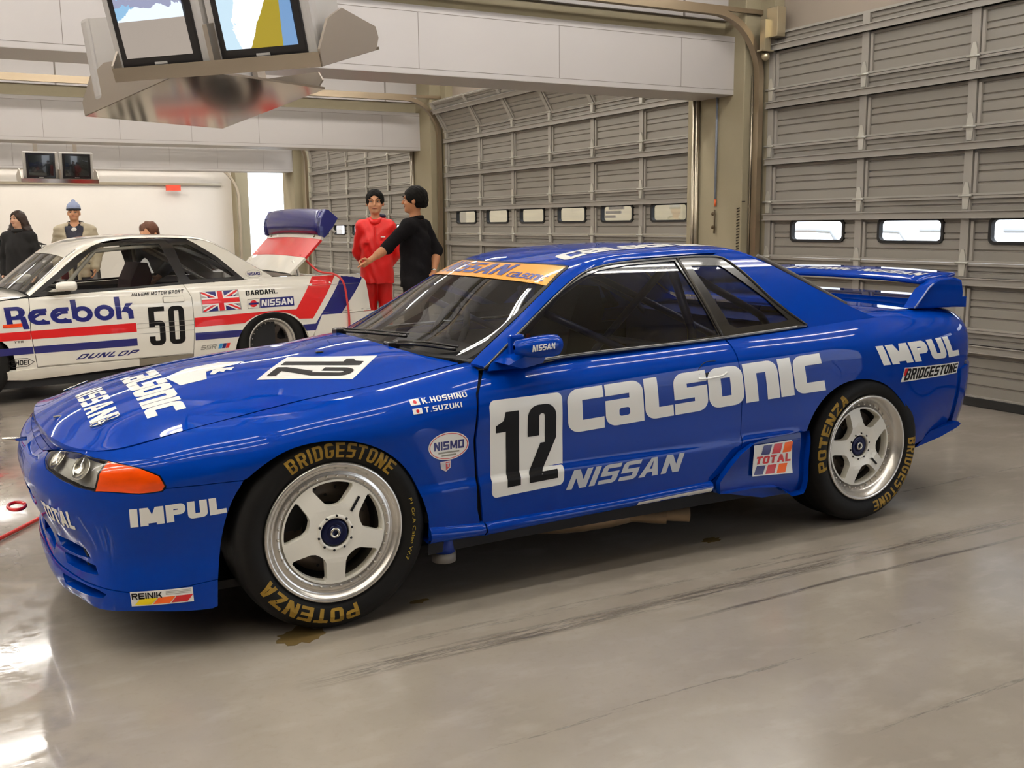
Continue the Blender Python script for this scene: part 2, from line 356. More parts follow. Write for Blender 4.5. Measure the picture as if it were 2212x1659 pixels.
class Surf:
    def __init__(self, P, ns=500, nt=120, disp=None):
        P = np.asarray(P, float); n, m = P.shape[:2]
        ds = np.linalg.norm(np.diff(P, axis=0), axis=2).mean(1); dt = np.linalg.norm(np.diff(P, axis=1), axis=2).mean(0)
        self.sk = np.concatenate([[0], np.cumsum(ds)]); self.tk = np.concatenate([[0], np.cumsum(dt)])
        self.L = self.sk[-1]; self.T = self.tk[-1]; self.ns = ns; self.nt = nt
        G = _spl(self.sk, P, np.linspace(0, self.L, ns))
        G = np.transpose(_spl(self.tk, np.transpose(G, (1, 0, 2)), np.linspace(0, self.T, nt)), (1, 0, 2))
        if disp is not None: G = disp(G)
        self.G = G
    def __call__(self, s, t):
        s = np.atleast_1d(np.asarray(s, float)); t = np.atleast_1d(np.asarray(t, float))
        u = s / self.L * (self.ns - 1); v = t / self.T * (self.nt - 1)
        i = np.clip(np.floor(u).astype(int), 1, self.ns - 3); j = np.clip(np.floor(v).astype(int), 1, self.nt - 3)
        fu = u - i; fv = v - j
        def w(f): return [(-f + 2 * f * f - f ** 3) / 2, (2 - 5 * f * f + 3 * f ** 3) / 2, (f + 4 * f * f - 3 * f ** 3) / 2, (f ** 3 - f * f) / 2]
        wu = w(fu); wv = w(fv); R = 0
        for a in range(4):
            for b in range(4):
                R = R + (wu[a] * wv[b])[:, None] * self.G[i - 1 + a, j - 1 + b]
        return R
    def frame(self, s, t):
        s = np.atleast_1d(np.asarray(s, float)); t = np.atleast_1d(np.asarray(t, float)); e = 3e-3
        a = self(s + e, t) - self(s - e, t); b = self(s, t + e) - self(s, t - e)
        n = np.cross(a, b); n /= np.maximum(np.linalg.norm(n, axis=1), 1e-12)[:, None]
        return self(s, t), n, a / (2 * e), b / (2 * e)
    def inv(self, A, B, ax=(0, 2)):
        """(s,t) where the two coordinates ax take the values A, B"""
        A = np.atleast_1d(np.asarray(A, float)); B = np.atleast_1d(np.asarray(B, float))
        g = self.G[::5, ::3][:, :, list(ax)]; sg = np.linspace(0, self.L, self.ns)[::5]; tg = np.linspace(0, self.T, self.nt)[::3]
        S = np.zeros(len(A)); T = np.zeros(len(A))
        for k in range(len(A)):
            d = (g[:, :, 0] - A[k]) ** 2 + (g[:, :, 1] - B[k]) ** 2
            i, j = np.unravel_index(np.argmin(d), d.shape); S[k] = sg[i]; T[k] = tg[j]
        for _ in range(25):
            p, n, a, b = self.frame(S, T)
            r0 = A - p[:, ax[0]]; r1 = B - p[:, ax[1]]
            J = a[:, ax[0]] * b[:, ax[1]] - a[:, ax[1]] * b[:, ax[0]]; J = np.where(np.abs(J) < 1e-4, 1e-4, J)
            S = S + np.clip((r0 * b[:, ax[1]] - r1 * b[:, ax[0]]) / J, -.05, .05)
            T = T + np.clip((a[:, ax[0]] * r1 - a[:, ax[1]] * r0) / J, -.05, .05)
            S = np.clip(S, -.05, self.L + .05); T = np.clip(T, -.05, self.T + .05)
        return S, T

# ---------------------------------------------------------------- the blue coupe: its skin, near side (y < 0)
PLAN = [(-.93, 0), (-.925, .25), (-.895, .45), (-.84, .60), (-.76, .71), (-.64, .79), (-.48, .838), (-.30, .862), (0, .875), (.30, .868), (.57, .858),
        (1.2, .852), (1.85, .858), (2.3, .873), (2.62, .8775), (2.9, .866), (3.15, .835), (3.35, .785), (3.49, .71), (3.57, .6), (3.62, .4), (3.635, 0)]
EDGE = [(-.875, 0, .640), (-.868, .25, .640), (-.845, .43, .672), (-.80, .555, .688), (-.745, .650, .696), (-.655, .695, .705), (-.485, .70, .739), (-.30, .695, .769),
        (0, .685, .813), (.30, .675, .845), (.57, .665, .886), (1.2, .655, .925), (1.85, .655, .945), (2.3, .66, .957), (2.62, .66, .972), (2.9, .66, .978), (3.15, .655, .976),
        (3.33, .61, .97), (3.44, .54, .965), (3.51, .45, .962), (3.555, .3, .96), (3.565, 0, .96)]
ZA = [.55, .55, .55, .565, .59, .61, .62, .64, .68, .70, .72, .76, .78, .79, .79, .79, .79, .79, .79, .79, .79, .79]
SLOPE = [1, 1, 1, .9, .8, .5, .32, .28, .25, .22, .18, .10, .08, .06, .06, .06, .06, .06, .06, .06, .06, .06]
def blue_skin():
    rows = []
    for k, ((px, py), E, za, m) in enumerate(zip(PLAN, EDGE, ZA, SLOPE)):
        C0 = np.array([px, py]); E2 = np.array(E[:2]); n = E2 - C0; L = np.linalg.norm(n); n = n / L
        front = k < 7; tail = k > 15
        if k < 4: low = [(.07, .165), (.055, .22), (.065, .33), (.02, .44), (0, .52)]
        elif front: low = [(.035, .165), (.03, .23), (.036, .33), (.014, .45), (0, .55)]
        elif tail: low = [(.07, .30), (.045, .38), (.015, .50), (.0, .62), (.0, .70)]
        else: low = [(.03, .18), (.018, .30), (.008, .42), (.002, .54), (0, .63)]
        if k == 7: low = [(.024, .165), (.02, .27), (.02, .38), (.008, .50), (0, .60)]
        if k == 15: low = [(.05, .24), (.03, .34), (.010, .46), (.001, .58), (0, .67)]
        if k == 6: low = [(.02, .155), (.022, .25), (.026, .35), (.013, .47), (0, .575)]
        row = [(*(C0 + n * d), z) for d, z in low]
        H = E[2] - za
        for q in (.12, .3, .5, .7, .86, 1.):
            b0 = np.array([0, za]); b1 = np.array([0, za + .62 * H]); b3 = np.array([L, E[2]]); b2 = b3 - np.array([.5 * L, .5 * L * m])
            if m > .7: b2 = b3 - np.array([.35 * L, .2 * H])
            p = b0 * (1 - q) ** 3 + 3 * b1 * q * (1 - q) ** 2 + 3 * b2 * q * q * (1 - q) + b3 * q ** 3
            row.append((*(C0 + n * p[0]), p[1]))
        rows.append([(x, -y, z) for x, y, z in row])
    def disp(G):
        x = G[:, :, 0]; z = G[:, :, 2]
        c = np.interp(x, [.30, 1.85, 2.3], [.462, .489, .50])
        w = np.interp(x, [.28, .36, 2.1, 2.2], [0, 1, 1, 0]); f = np.clip((c + .012 - z) / .024, 0, 1); f = f * f * (3 - 2 * f)
        G = G.copy(); G[:, :, 1] -= .014 * f * w
        # blistered arches
        for cx in (0, 2.615):
            r = np.hypot(x - cx, z - .34); f = np.clip(1 - np.abs(r - .40) / .14, 0, 1); f = f * f * (3 - 2 * f); q = np.clip((.80 - z) / .14, 0, 1); f = f * q * q * (3 - 2 * q)
            G[:, :, 1] -= .006 * f * (np.abs(G[:, :, 1]) > .7)
        return G
    return Surf(rows, 560, 130, disp)
def bonnet_surf():
    rows = []
    FE = [(-.868, 0, .708), (-.860, .25, .706), (-.838, .43, .702), (-.80, .555, .696), (-.735, .655, .697)]                                    # front edge, centre -> corner
    fx = lambda y: np.interp(y, [e[1] for e in FE], [e[0] for e in FE]); fz = lambda y: np.interp(y, [e[1] for e in FE], [e[2] for e in FE])
    for xs, ye, ze, xc, zc, m in [(-.735, .655, .697, -.868, .708, .3), (-.68, .69, .704, -.815, .735, .30), (-.60, .70, .717, -.72, .776, .30), (-.485, .70, .739, -.57, .821, .30), (-.30, .695, .769, -.36, .866, .28),
                               (0, .685, .813, -.07, .898, .25), (.30, .675, .845, .2, .923, .22), (.50, .667, .876, .36, .943, .20), (.62, .66, .892, .47, .953, .18)]:
        row = []
        for q in (0, .12, .3, .5, .75, 1.):
            w = q; a = m * ye / max(zc - ze, .02); a = min(a, 2.4); h = a * w + (3 - 2 * a) * w * w + (a - 2) * w ** 3
            y = ye * (1 - q); x = xs + (xc - xs) * (1 - (1 - w) ** 2)
            z = ze + (zc - ze) * h
            if xs == -.735: x = fx(y); z = fz(y)
            row.append((x, -y, z))
        rows.append(row)
    return Surf(rows, 260, 120)
def gy(x, z):
    w = np.clip((np.asarray(z) - .885) / .4, -.3, 1.3)
    return .785 - .20 * w - .055 * w * w
RAIL = [(0.622, 0.879), (0.875, 1.041), (1.116, 1.179), (1.221, 1.223), (1.347, 1.247), (1.554, 1.265), (1.780, 1.274), (1.964, 1.277), (2.092, 1.266), (2.234, 1.214), (2.437, 1.106), (2.622, 1.010), (2.715, 0.970)]
CENT = [(.42, .915), (.77, 1.060), (1.075, 1.238), (1.20, 1.275), (1.34, 1.301), (1.52, 1.314), (1.72, 1.321), (1.93, 1.318), (2.09, 1.306), (2.26, 1.248), (2.45, 1.142), (2.65, 1.026), (2.75, .982)]
def roof_surf():
    rows = []
    for k, ((x, z), (xc, zc)) in enumerate(zip(RAIL, CENT)):
        y = float(gy(x, z)); row = []
        # from the rail, over a rounded shoulder, to the centre line
        soft = {0: 1., 1: 1., 2: .75, 3: .3, 9: .3, 10: .7, 11: 1., 12: 1.}.get(k, 0)
        for yy, f0, f1 in ((1., 0, 0), (.972, .30, .15), (.93, .48, .27), (.80, .70, .52), (.60, .85, .75), (.3, .965, .94), (0, 1., 1.)):
            f = f0 * (1 - soft) + f1 * soft
            xx = x + (xc - x) * (1 - yy ** 2) if k < 3 else x + (xc - x) * (1 - yy ** 1.5)
            row.append((xx, -y * yy, z + (zc - z) * f))
        rows.append(row)
    return Surf(rows, 420, 120)
def glass_side():
    return Surf([[(x, -float(gy(x, z)), z) for z in np.linspace(.80, 1.32, 9)] for x in np.linspace(.5, 2.9, 9)], 120, 60)
def deck_surf():
    rows = []
    for k in range(13, 22):
        ex, ey, ez = EDGE[k]; xc = ex if k < 17 else 3.565; xc = np.interp(k, [13, 16, 17, 18, 19, 20, 21], [2.3, 3.15, 3.34, 3.46, 3.53, 3.56, 3.566])
        zc = ez + .012
        rows.append([(ex + (xc - ex) * (1 - q * q), -max(ey, .0) * q, ez + (zc - ez) * (1 - q * q)) for q in (1, .85, .6, .3, 0)])
    return Surf(rows, 160, 60)
# ================================================================ ROOM
XW = 5.72                                    # plane of the roller doors
BAY = 7.05
def floor_material():
    m = bpy.data.materials.new('sealed_concrete'); m.use_nodes = True; nt = m.node_tree; N = nt.nodes; Lk = nt.links; b = N['Principled BSDF']
    tc = N.new('ShaderNodeTexCoord')
    def noise(scale, detail=6, sc=(1, 1, 1), rot=0, rough=.55):
        mp = N.new('ShaderNodeMapping'); mp.inputs['Scale'].default_value = sc; mp.inputs['Rotation'].default_value = (0, 0, rot); Lk.new(tc.outputs['Object'], mp.inputs[0])
        n = N.new('ShaderNodeTexNoise'); n.inputs['Scale'].default_value = scale; n.inputs['Detail'].default_value = detail; n.inputs['Roughness'].default_value = rough; Lk.new(mp.outputs[0], n.inputs['Vector']); return n.outputs[0]
    def rng(v, a, b_, c, d):
        r = N.new('ShaderNodeMapRange'); r.inputs[1].default_value = a; r.inputs[2].default_value = b_; r.inputs[3].default_value = c; r.inputs[4].default_value = d; Lk.new(v, r.inputs[0]); return r.outputs[0]
    def math_(op, a, c):
        x = N.new('ShaderNodeMath'); x.operation = op
        for i, v in enumerate((a, c)):
            if isinstance(v, (int, float)): x.inputs[i].default_value = v
            else: Lk.new(v, x.inputs[i])
        return x.outputs[0]
    def mix(f, a, c):
        x = N.new('ShaderNodeMix'); x.data_type = 'RGBA'
        for i, v in ((0, f), (6, a), (7, c)):
            if isinstance(v, (int, float)): x.inputs[i].default_value = v
            elif isinstance(v, tuple): x.inputs[i].default_value = v
            else: Lk.new(v, x.inputs[i])
        return x.outputs[2]
    c1 = srgb(164, 155, 143); c2 = srgb(145, 136, 124); c3 = srgb(176, 168, 157)
    col = mix(rng(noise(1.1), .35, .65, 0, 1), c1, c2); col = mix(rng(noise(3.7, 8, (1, 2.2, 1)), .52, .75, 0, .55), col, c3)
    col = mix(rng(noise(40, 3), .55, .8, 0, .25), col, srgb(140, 128, 112))
    # rubber scuffs run along the way the cars drive in
    sep = N.new('ShaderNodeSeparateXYZ'); Lk.new(tc.outputs['Object'], sep.inputs[0])
    scr = noise(5, 6, (.5, 9, 1), 0, .7); fine = noise(60, 4, (.25, 3, 1), 0, .7)
    tot = None
    for y0, hw, th, xa, xb in ((-1.22, .06, .49, -.1, 3.2), (-1.08, .025, .54, 0, 2.2), (-1.395, .015, .43, 1.25, 2.9), (-1.12, .012, .47, 1.8, 2.35), (-.58, .012, .50, 3.1, 4.4), (2.2, .05, .52, -5, 5), (-1.85, .012, .54, .2, 2.0), (-2.3, .012, .52, 1.0, 1.9), (5.9, .06, .5, -5, 5), (4.4, .03, .5, -5, 5)):
        wob = noise(.7, 2); yy = math_('SUBTRACT', sep.outputs[1], math_('ADD', y0 - .06, math_('MULTIPLY', wob, .12)))
        band = rng(math_('ABSOLUTE', yy, 0), hw * .4, hw, 1, 0); k = math_('MULTIPLY', band, rng(math_('ADD', math_('MULTIPLY', scr, .6), math_('MULTIPLY', fine, .4)), th - .03, th + .06, 0, .75))
        k = math_('MULTIPLY', k, math_('MULTIPLY', rng(sep.outputs[0], xa - .2, xa + .2, 0, 1), rng(sep.outputs[0], xb - .3, xb + .3, 1, 0)))
        tot = k if tot is None else math_('MAXIMUM', tot, k)
    spot = rng(noise(3.1, 2, (.6, 1.6, 1), .2), .78, .80, 0, .6)
    col = mix(tot, col, srgb(52, 46, 40))
    Lk.new(col, b.inputs['Base Color'])
    wet = rng(noise(.55, 5), .40, .58, 0, 1); damp = rng(noise(9, 6), .42, .6, 0, 1)
    left = rng(sep.outputs[0], -.95, -.80, 1, 0)                   # the aisle side of the slab is freshly washed
    ro = math_('ADD', .09, math_('MULTIPLY', noise(2.3, 6), .20))
    ro = math_('ADD', ro, math_('MULTIPLY', left, math_('SUBTRACT', math_('MULTIPLY', damp, .10), .14)))
    ro = math_('ADD', ro, math_('MULTIPLY', tot, .15)); Lk.new(ro, b.inputs['Roughness'])
    b.inputs['Specular IOR Level'].default_value = .6
    Lk.new(math_('MULTIPLY', left, damp), b.inputs['Coat Weight']); b.inputs['Coat Roughness'].default_value = .05; b.inputs['Coat IOR'].default_value = 1.9
    bp = N.new('ShaderNodeBump'); bp.inputs['Strength'].default_value = .10; bp.inputs['Distance'].default_value = .004; Lk.new(noise(14, 6), bp.inputs['Height']); Lk.new(bp.outputs[0], b.inputs['Normal'])
    return m
M_FLOOR = floor_material()
M_WALL = mat('painted_white_wall', srgb(226, 220, 212), .65, noise=(1.2, .04))
M_PANEL = mat('white_metal_panel', srgb(184, 179, 176), .42, noise=(.8, .03))
M_SEAM = mat('panel_seam', srgb(120, 112, 104), .7)
M_CONC = mat('bare_concrete', srgb(146, 136, 112), .85, noise=(2.2, .12), bump=(12, .25))
M_DOOR = mat('grey_door_paint', srgb(140, 135, 127), .42, noise=(1.6, .05, (1, .3, 1)))
M_RAIL = mat('light_grey_door_rail', srgb(156, 151, 143), .38)
M_STEEL = mat('galvanised_steel', srgb(170, 160, 142), .30, metal=.85)
M_DARK = mat('black_rubber', (.012, .011, .010, 1), .6)
M_PANE = glass_mat('window_pane', (.97, .98, 1.0), .3)
M_CEIL = mat('ceiling_board', srgb(232, 228, 222), .7)
def structure(o, kind='structure'): o['kind'] = kind; return o
X0, X1, Y0, Y1, ZC = -9.0, XW, -10.2, 23.2, 3.9
structure(MB().box(X0 - .2, 14, Y0 - .2, 40, -.12, 0).build('floor', M_FLOOR))
structure(MB().box(X0 - .2, X1 + .3, Y0 - .2, Y1 + .3, ZC, ZC + .12).build('ceiling', M_CEIL))
structure(MB().box(X0 - .2, X0, Y0, Y1, 0, ZC).build('wall_left', mat('grey_aisle_wall', srgb(150, 146, 140), .6)))
structure(MB().box(X0 - .2, X1 + .3, Y0 - .2, Y0, 0, ZC).build('wall_front', mat('dark_grey_shutter', srgb(120, 116, 110), .6)))
structure(MB().box(X0, X1 + .2, Y1, Y1 + .2, 0, ZC).build('wall_back', M_WALL))
# the pit-side wall: lintel above the doors, and the piers between them
MP = bpy.data.materials.new('ceiling_seams')
lint = MB().box(XW + .10, XW + .3, Y0, Y1, 3.12, ZC)
structure(lint.build('wall_right', mat('grey_lintel_board', srgb(150, 138, 126), .6)))
BEAM = [(3.505 - BAY, 2.59, 3.12), (3.505, 2.59, 3.12), (10.80, 2.55, 3.125), (17.50, 2.54, 3.06)]
tn = 0
def trim(mb, m):
    global tn
    tn += 1; return structure(mb.build('trim_%d' % tn, m))
for k, (yb, z0, z1) in enumerate(BEAM):
    yp = 3.28 + BAY * (k - 1)
    # concrete pier with a slimmer nib along the door track
    p = MB().box(5.52, XW + .35, yp + .08, yp + .90, 0, ZC, bev=.012); p.box(XW - .02, XW + .30, yp - .10, yp + .10, 0, ZC)
    trim(p, M_CONC)
    # concrete beam, recessed above the box
    trim(MB().box(X0, XW - .02, yb + .14, yb + .58, z0 + .02, ZC), M_CONC)
    # the white boxed duct: carcass, face panels with seams
    d = MB().box(X0, XW, yb, yb + .52, z0, z1, bev=.006)
    trim(d, M_PANEL)
    s = MB()
    s.box(X0, XW - .03, yb - .0015, yb + .004, z1 - .055, z1 - .051); s.box(X0, XW - .03, yb - .0015, yb + .004, z0 + .045, z0 + .048)
    s.box(XW - .034, XW - .031, yb - .0015, yb + .004, z0 + .045, z1 - .052)
    x = 4.897
    step = 1.30 if k < 2 else .95
    while x > X0: s.box(x - .0018, x + .0018, yb - .0015, yb + .004, z0 + .045, z1 - .052); x -= step
    trim(s, M_SEAM)
    # upper white panels above the beam recess
    u = MB().box(X0, XW + .05, yb + .10, yb + .15, z1 + .16, ZC); trim(u, M_PANEL)
    s = MB(); x = 5.0
    while x > X0: s.box(x - .01, x + .01, yb + .094, yb + .102, z1 + .16, ZC); x -= 1.55
    trim(s, M_SEAM)

# ---------------------------------------------------------------- sectional doors
JOINT = [.06, .578, 1.085, 1.59, 2.10, 2.61, 3.12]
def door_path(h, lift, zc, R):
    z = h + lift
    if z <= zc: return XW, z, 0.
    a = (z - zc) / R
    if a < PI / 2: return XW - R * (1 - math.cos(a)), zc + R * math.sin(a), a
    return XW - R - (z - zc - R * PI / 2), zc + R, PI / 2
def garage_door(num, yl, lift, zc, R, sp=1.046):
    root = structure(empty('door_%d' % num, (XW, yl - 3.2, 0)))
    off = Vector((-XW, -(yl - 3.2), 0)); yr = yl - 6.42; st = [yl - .03, yl - 1.13] + [yl - 1.13 - sp * k for k in range(1, 5)] + [yr + .03]
    wc = [yl - .64] + [yl - 1.13 - sp * (k + .5) for k in range(5)]
    for s in range(6):
        a = door_path(JOINT[s], lift, zc, R); b = door_path(JOINT[s + 1], lift, zc, R); A = Vector((a[0], 0, a[1])); B = Vector((b[0], 0, b[1])); up = (B - A).normalized(); H = (B - A).length; inw = Vector((-up.z, 0, up.x))
        def P(y, h, d): return A + up * h + inw * d + Vector((0, y, 0)) + off
        def boxy(mb, y0, y1, h0, h1, d0, d1, mi=0):
            V = [P(y, h, d) for y in (y0, y1) for h in (h0, h1) for d in (d0, d1)]
            mb.add(V, [(0, 1, 3, 2), (4, 6, 7, 5), (0, 4, 5, 1), (2, 3, 7, 6), (0, 2, 6, 4), (1, 5, 7, 3)], mi)
        # corrugated panel: shallow steps across the section
        prof = [(0, 0)]; g = [.085, .165, .215, .30, .345, .43]; d = 0
        prof = [(0., 0.)]
        for q in g: prof += [(q * H / .507, 0.), (q * H / .507 + .003, -.011), (q * H / .507 + .010, -.011), (q * H / .507 + .018, 0.)]
        prof += [(H - .006, 0.)]
        win = s == 2
        m = MB()
        if not win:
            V = [P(y, h, d) for y in (yr, yl) for h, d in prof]; n = len(prof)
            m.add(V, [(i, i + 1, n + i + 1, n + i) for i in range(n - 1)])
        else:                                                    # leave the window openings free
            hw0, hw1 = .150, .335
            cuts = sorted([yr, yl] + [c + e for c in wc for e in (-.315, .315)])
            for ya, yb_ in zip(cuts[:-1], cuts[1:]):
                hole = any(abs((ya + yb_) / 2 - c) < .1 for c in wc)
                for lo, hi in (((0, hw0), (hw1, H)) if hole else ((0, H),)):
                    pp = [(lo, 0.)] + [q for q in prof if lo < q[0] < hi] + [(hi, 0.)]; n = len(pp)
                    m.add([P(y, h, d) for y in (ya, yb_) for h, d in pp], [(i, i + 1, n + i + 1, n + i) for i in range(n - 1)])
        boxy(m, yr, yl, 0, H - .004, -.045, -.03) if not win else None
        m.build('door_section', M_DOOR, root)
        m = MB(); h = H - .14 if s < 5 else H - .14
        boxy(m, yr, yl + .01, h - .03, h + .03, 0, .045); boxy(m, yr, yl + .01, h + .022, h + .03, .0, .06); boxy(m, yr, yl + .01, h - .03, h - .022, .0, .06)
        m.build('strut_rail', M_RAIL, root)
        m = MB(); boxy(m, yr, yl, H - .022, H - .002, 0, .022); boxy(m, yr, yl, .001, .018, 0, .026); m.build('joint_rail', M_RAIL, root)
        m = MB()
        for y in st:
            boxy(m, y - .036, y + .036, 0, H - .003, 0, .024); boxy(m, y - .075, y - .05, .02, H * .62, .0, .018)
        m.build('stile', M_RAIL, root, weld=False)
        if s < 5:
            m = MB()
            for y in st:
                q = [(-.022, -.10), (.022, -.10), (.026, -.05), (.032, .0), (.026, .05), (.012, .10), (-.012, .10), (-.026, .05), (-.032, 0), (-.026, -.05)]
                V = [P(y + u, H + v, .026) for u, v in q] + [P(y + u, H + v, .032) for u, v in q]; n = len(q)
                m.add(V, [tuple(range(n)), tuple(range(n, 2 * n))[::-1]] + [(i, n + i, n + (i + 1) % n, (i + 1) % n) for i in range(n)])
                m.tube([P(y - .055, H, .036), P(y + .055, H, .036)], .010, 8)
            m.build('hinge', mat('zinc_hinge', srgb(196, 194, 184), .35, metal=.4), root, weld=False)
        if win:
            for c in wc:
                f = MB(); o1 = rr(c - .325, .140, c + .325, .345, .05); o2 = rr(c - .302, .163, c + .302, .322, .035); n = len(o1)
                V = [P(u, v, d) for d in (.014, -.03) for q in (o1, o2) for u, v in q]
                F = []
                for i in range(n):
                    j = (i + 1) % n; F += [(i, j, n + j, n + i), (2 * n + i, 3 * n + i, 3 * n + j, 2 * n + j), (i, 2 * n + i, 2 * n + j, j), (n + i, n + j, 3 * n + j, 3 * n + i)]
                f.add(V, F)
                # square corners behind the rounded gasket
                ok = rr(c - .316, .149, c + .316, .336, 0)
                fr = f.build('window_gasket', M_DARK, root)
                q = rr(c - .316, .149, c + .316, .336, .045); pv = [P(u, v, -.012) for u, v in q]
                mesh('window_pane', pv, [tuple(range(len(pv)))], M_PANE, fr)
                # fill between the square cut and the rounded gasket
                v, T = fill2d([rr(c - .318, .147, c + .318, .338)], [rr(c - .305, .160, c + .305, .325, .038)], 9, 9)
                mesh('window_surround', [P(u, w, -.004) for u, w in v], T, M_DARK, fr)
    a = door_path(0.0, lift, zc, R)
    m = MB(); m.box(-.05, .05, yr + off.y, yl + off.y, a[1] + .004, a[1] + .066); m.build('bottom_seal', M_DARK, root)
    return root
garage_door(1, 3.22, 0.0, 3.4, .5)
garage_door(2, 3.20 + BAY, .19, 2.72, .62, .977)
garage_door(3, 3.22 + 2 * BAY - .45, .0, 2.9, .6)

# ---------------------------------------------------------------- door tracks, curving up under the ceiling
def track(y, zt, zh, R, xend, name='trim'):
    m = MB(); x = XW - .09; pts = [(x, y, 0.0), (x, y, zt)]
    for k in range(1, 13): a = PI / 2 * k / 12; pts.append((x - R * (1 - math.cos(a)), y, zt + R * math.sin(a)))
    pts.append((xend, y, zt + R))
    V = []; F = []; sec = [(-.028, -.035), (.028, -.035), (.028, .035), (-.028, .035)]
    for i, p in enumerate(pts):
        P = Vector(p); d = (Vector(pts[min(i + 1, len(pts) - 1)]) - Vector(pts[max(i - 1, 0)])).normalized(); nrm = Vector((d.z, 0, -d.x))
        for u, w in sec: V.append(P + nrm * u + Vector((0, w, 0)))
    for i in range(len(pts) - 1):
        for k in range(4): F.append((i * 4 + k, i * 4 + (k + 1) % 4, i * 4 + 4 + (k + 1) % 4, i * 4 + 4 + k))
    F += [(0, 1, 2, 3)]
    m.add(V, F); return m
TR = mat('brown_grey_track', srgb(150, 134, 112), .30, metal=.7)
for k in range(3):
    y = 3.285 + BAY * k - (.45 if k == 2 else 0)
    t = track(y, 2.72, 0, .55, -4.0); t.box(-3.9, XW - .02, y + .04, y + .075, 3.30, 3.34); trim(t, TR)
    t = MB(); y2 = 3.28 + BAY * (k - 1) + .72
    t.tube([(5.50, y2, 0), (5.50, y2, 2.6)], .022, 10); t.tube([(5.50, y2 + .055, 0), (5.50, y2 + .055, 2.6)], .022, 10); trim(t, M_STEEL)
# end bearing bracket at the top corner of the near door
b = MB().box(5.60, 5.70, 3.03, 3.17, 3.06, 3.32, bev=.006); b.box(5.56, 5.63, 3.14, 3.21, 2.94, 3.22, bev=.004); b.ball((5.60, 3.17, 2.90), .038); b.box(5.52, 5.66, 3.13, 3.20, 2.94, 2.952)
trim(b, mat('bright_zinc', srgb(190, 178, 150), .3, metal=.8))
# things fixed to the concrete pier
c = MB().tube([(5.505, 3.72, 1.62), (5.505, 3.72, 2.60)], .011, 8); trim(c, mat('blue_grey_conduit', srgb(120, 126, 138), .5))
c = MB().tube([(5.505, 3.72, 1.56), (5.505, 3.72, 1.63)], .012, 8); trim(c, mat('orange_sleeve', srgb(205, 96, 50), .5))
c = MB().tube([(5.500, 3.72, 1.30), (5.500, 3.72, 1.53)], .008, 8); c.ball((5.50, 3.745, 1.49), .018); c.ball((5.50, 3.745, 1.36), .018); trim(c, mat('brown_hook', srgb(85, 70, 48), .5))
sp = MB(); sp.tube([(5.53 + .02 * math.cos(a), 3.40 + .02 * math.sin(a), .95 + .6 * a / (2 * PI * 22)) for a in [2 * PI * 22 * i / 264 for i in range(265)]], .005, 5)
sp.tube([(5.53, 3.40, 1.55), (5.53, 3.40, 1.60), (5.53, 3.32, 1.60)], .004, 6); trim(sp, mat('dark_spring_steel', srgb(60, 52, 42), .4, metal=.6))
c = MB().tube([(5.60, 3.335, 1.10), (5.60, 3.335, 2.75)], .010, 8); trim(c, M_STEEL)
# open fourth bay: edge post and its leaning track, pale leaf outside
trim(MB().box(XW - .12, XW + .2, 22.75, Y1, 0, ZC), M_CONC)
t = track(22.62, 2.1, 0, .9, -6.0); trim(t, TR)
trim(MB().box(7.6, 7.7, 20.4, 24.6, 0, 2.75).box(7.58, 7.6, 20.4, 24.6, 1.30, 1.33).box(7.58, 7.6, 20.4, 24.6, 2.5, 2.53), mat('pale_outside_leaf', srgb(232, 236, 244), .5))
trim(MB().box(X0, XW - .4, 23.10, Y1 + .01, 2.46, 2.52), M_STEEL)
trim(MB().box(3.9, 4.25, 22.9, 23.0, 2.32, 2.46), mat('orange_red_tag', srgb(214, 74, 50), .5))
# pit wall seen through the door windows
trim(MB().box(10.5, 10.7, -14, 30, 0, 1.05), mat('pit_wall_white', srgb(235, 236, 240), .6))
r = MB()
for y in np.arange(-12, 26, 1.25):
    r.tube([(10.3, y, 0), (10.3, y, 1.15), (10.3, y + .08, 1.25), (10.3, y + .5, 1.27), (10.3, y + 1.0, 1.27)], .03, 6)
trim(r, mat('pale_railing', srgb(215, 222, 232), .5))

# cream board added outside the middle door, painting in its yellow-lit view, with three dark slats showing in one pane
trim(MB().box(7.4, 7.5, 5.9, 15.5, 0, 2.3), mat('cream_board', srgb(250, 236, 196), .7, noise=(2.5, .25, (1, .4, 6))))
for z, ya, yb_ in ((1.585, 5.84, 6.14), (1.535, 5.90, 6.20), (1.485, 6.02, 6.21)): trim(MB().box(5.90, 5.92, ya, yb_, z - .016, z + .016), mat('dark_slat', srgb(38, 30, 26), .6))
# ---------------------------------------------------------------- ceiling lamps: rows of fluorescent tubes along the bays
M_TUBE = mat('fluorescent_tube', (1, 1, 1, 1), .5, emit=(1.0, .965, .915, 1), estr=TUBE)
M_LAMP = mat('lamp_housing', srgb(235, 233, 228), .4)
def lamp0():
    t = empty('ceiling_lamp', (0, 0, ZC), 0)
    MB().box(-.66, .66, -.09, .09, -.05, 0, bev=.006).build('housing', M_LAMP, t)
    for y in (-.05, .05): MB().tube([(-.61, y, -.075), (.61, y, -.075)], .016, 8).build('tube', M_TUBE, t)
    for x in (-.64, .64): MB().box(x - .02, x + .02, -.07, .07, -.10, -.05).build('lamp_holder', M_LAMP, t)
    return t
L0 = lamp0(); first = True
LAMP_Y = [-2.7, -1.55, -.55, 2.25, 4.65, 6.75, 9.3, 11.9, 13.9, 16.3, 18.6, 20.0, 21.4]
for y in LAMP_Y:
    for x in np.arange(-7.9, 5.2, 1.42):
        if y == -2.7 and x > -.6: continue
        o = L0 if first else copy_tree(L0); first = False; o.location = (float(x), y, ZC)
        tag(o, 'white ceiling lamp with two fluorescent tubes above the frame of the photo', 'lamp', 'fluorescent ceiling lamps in long rows')

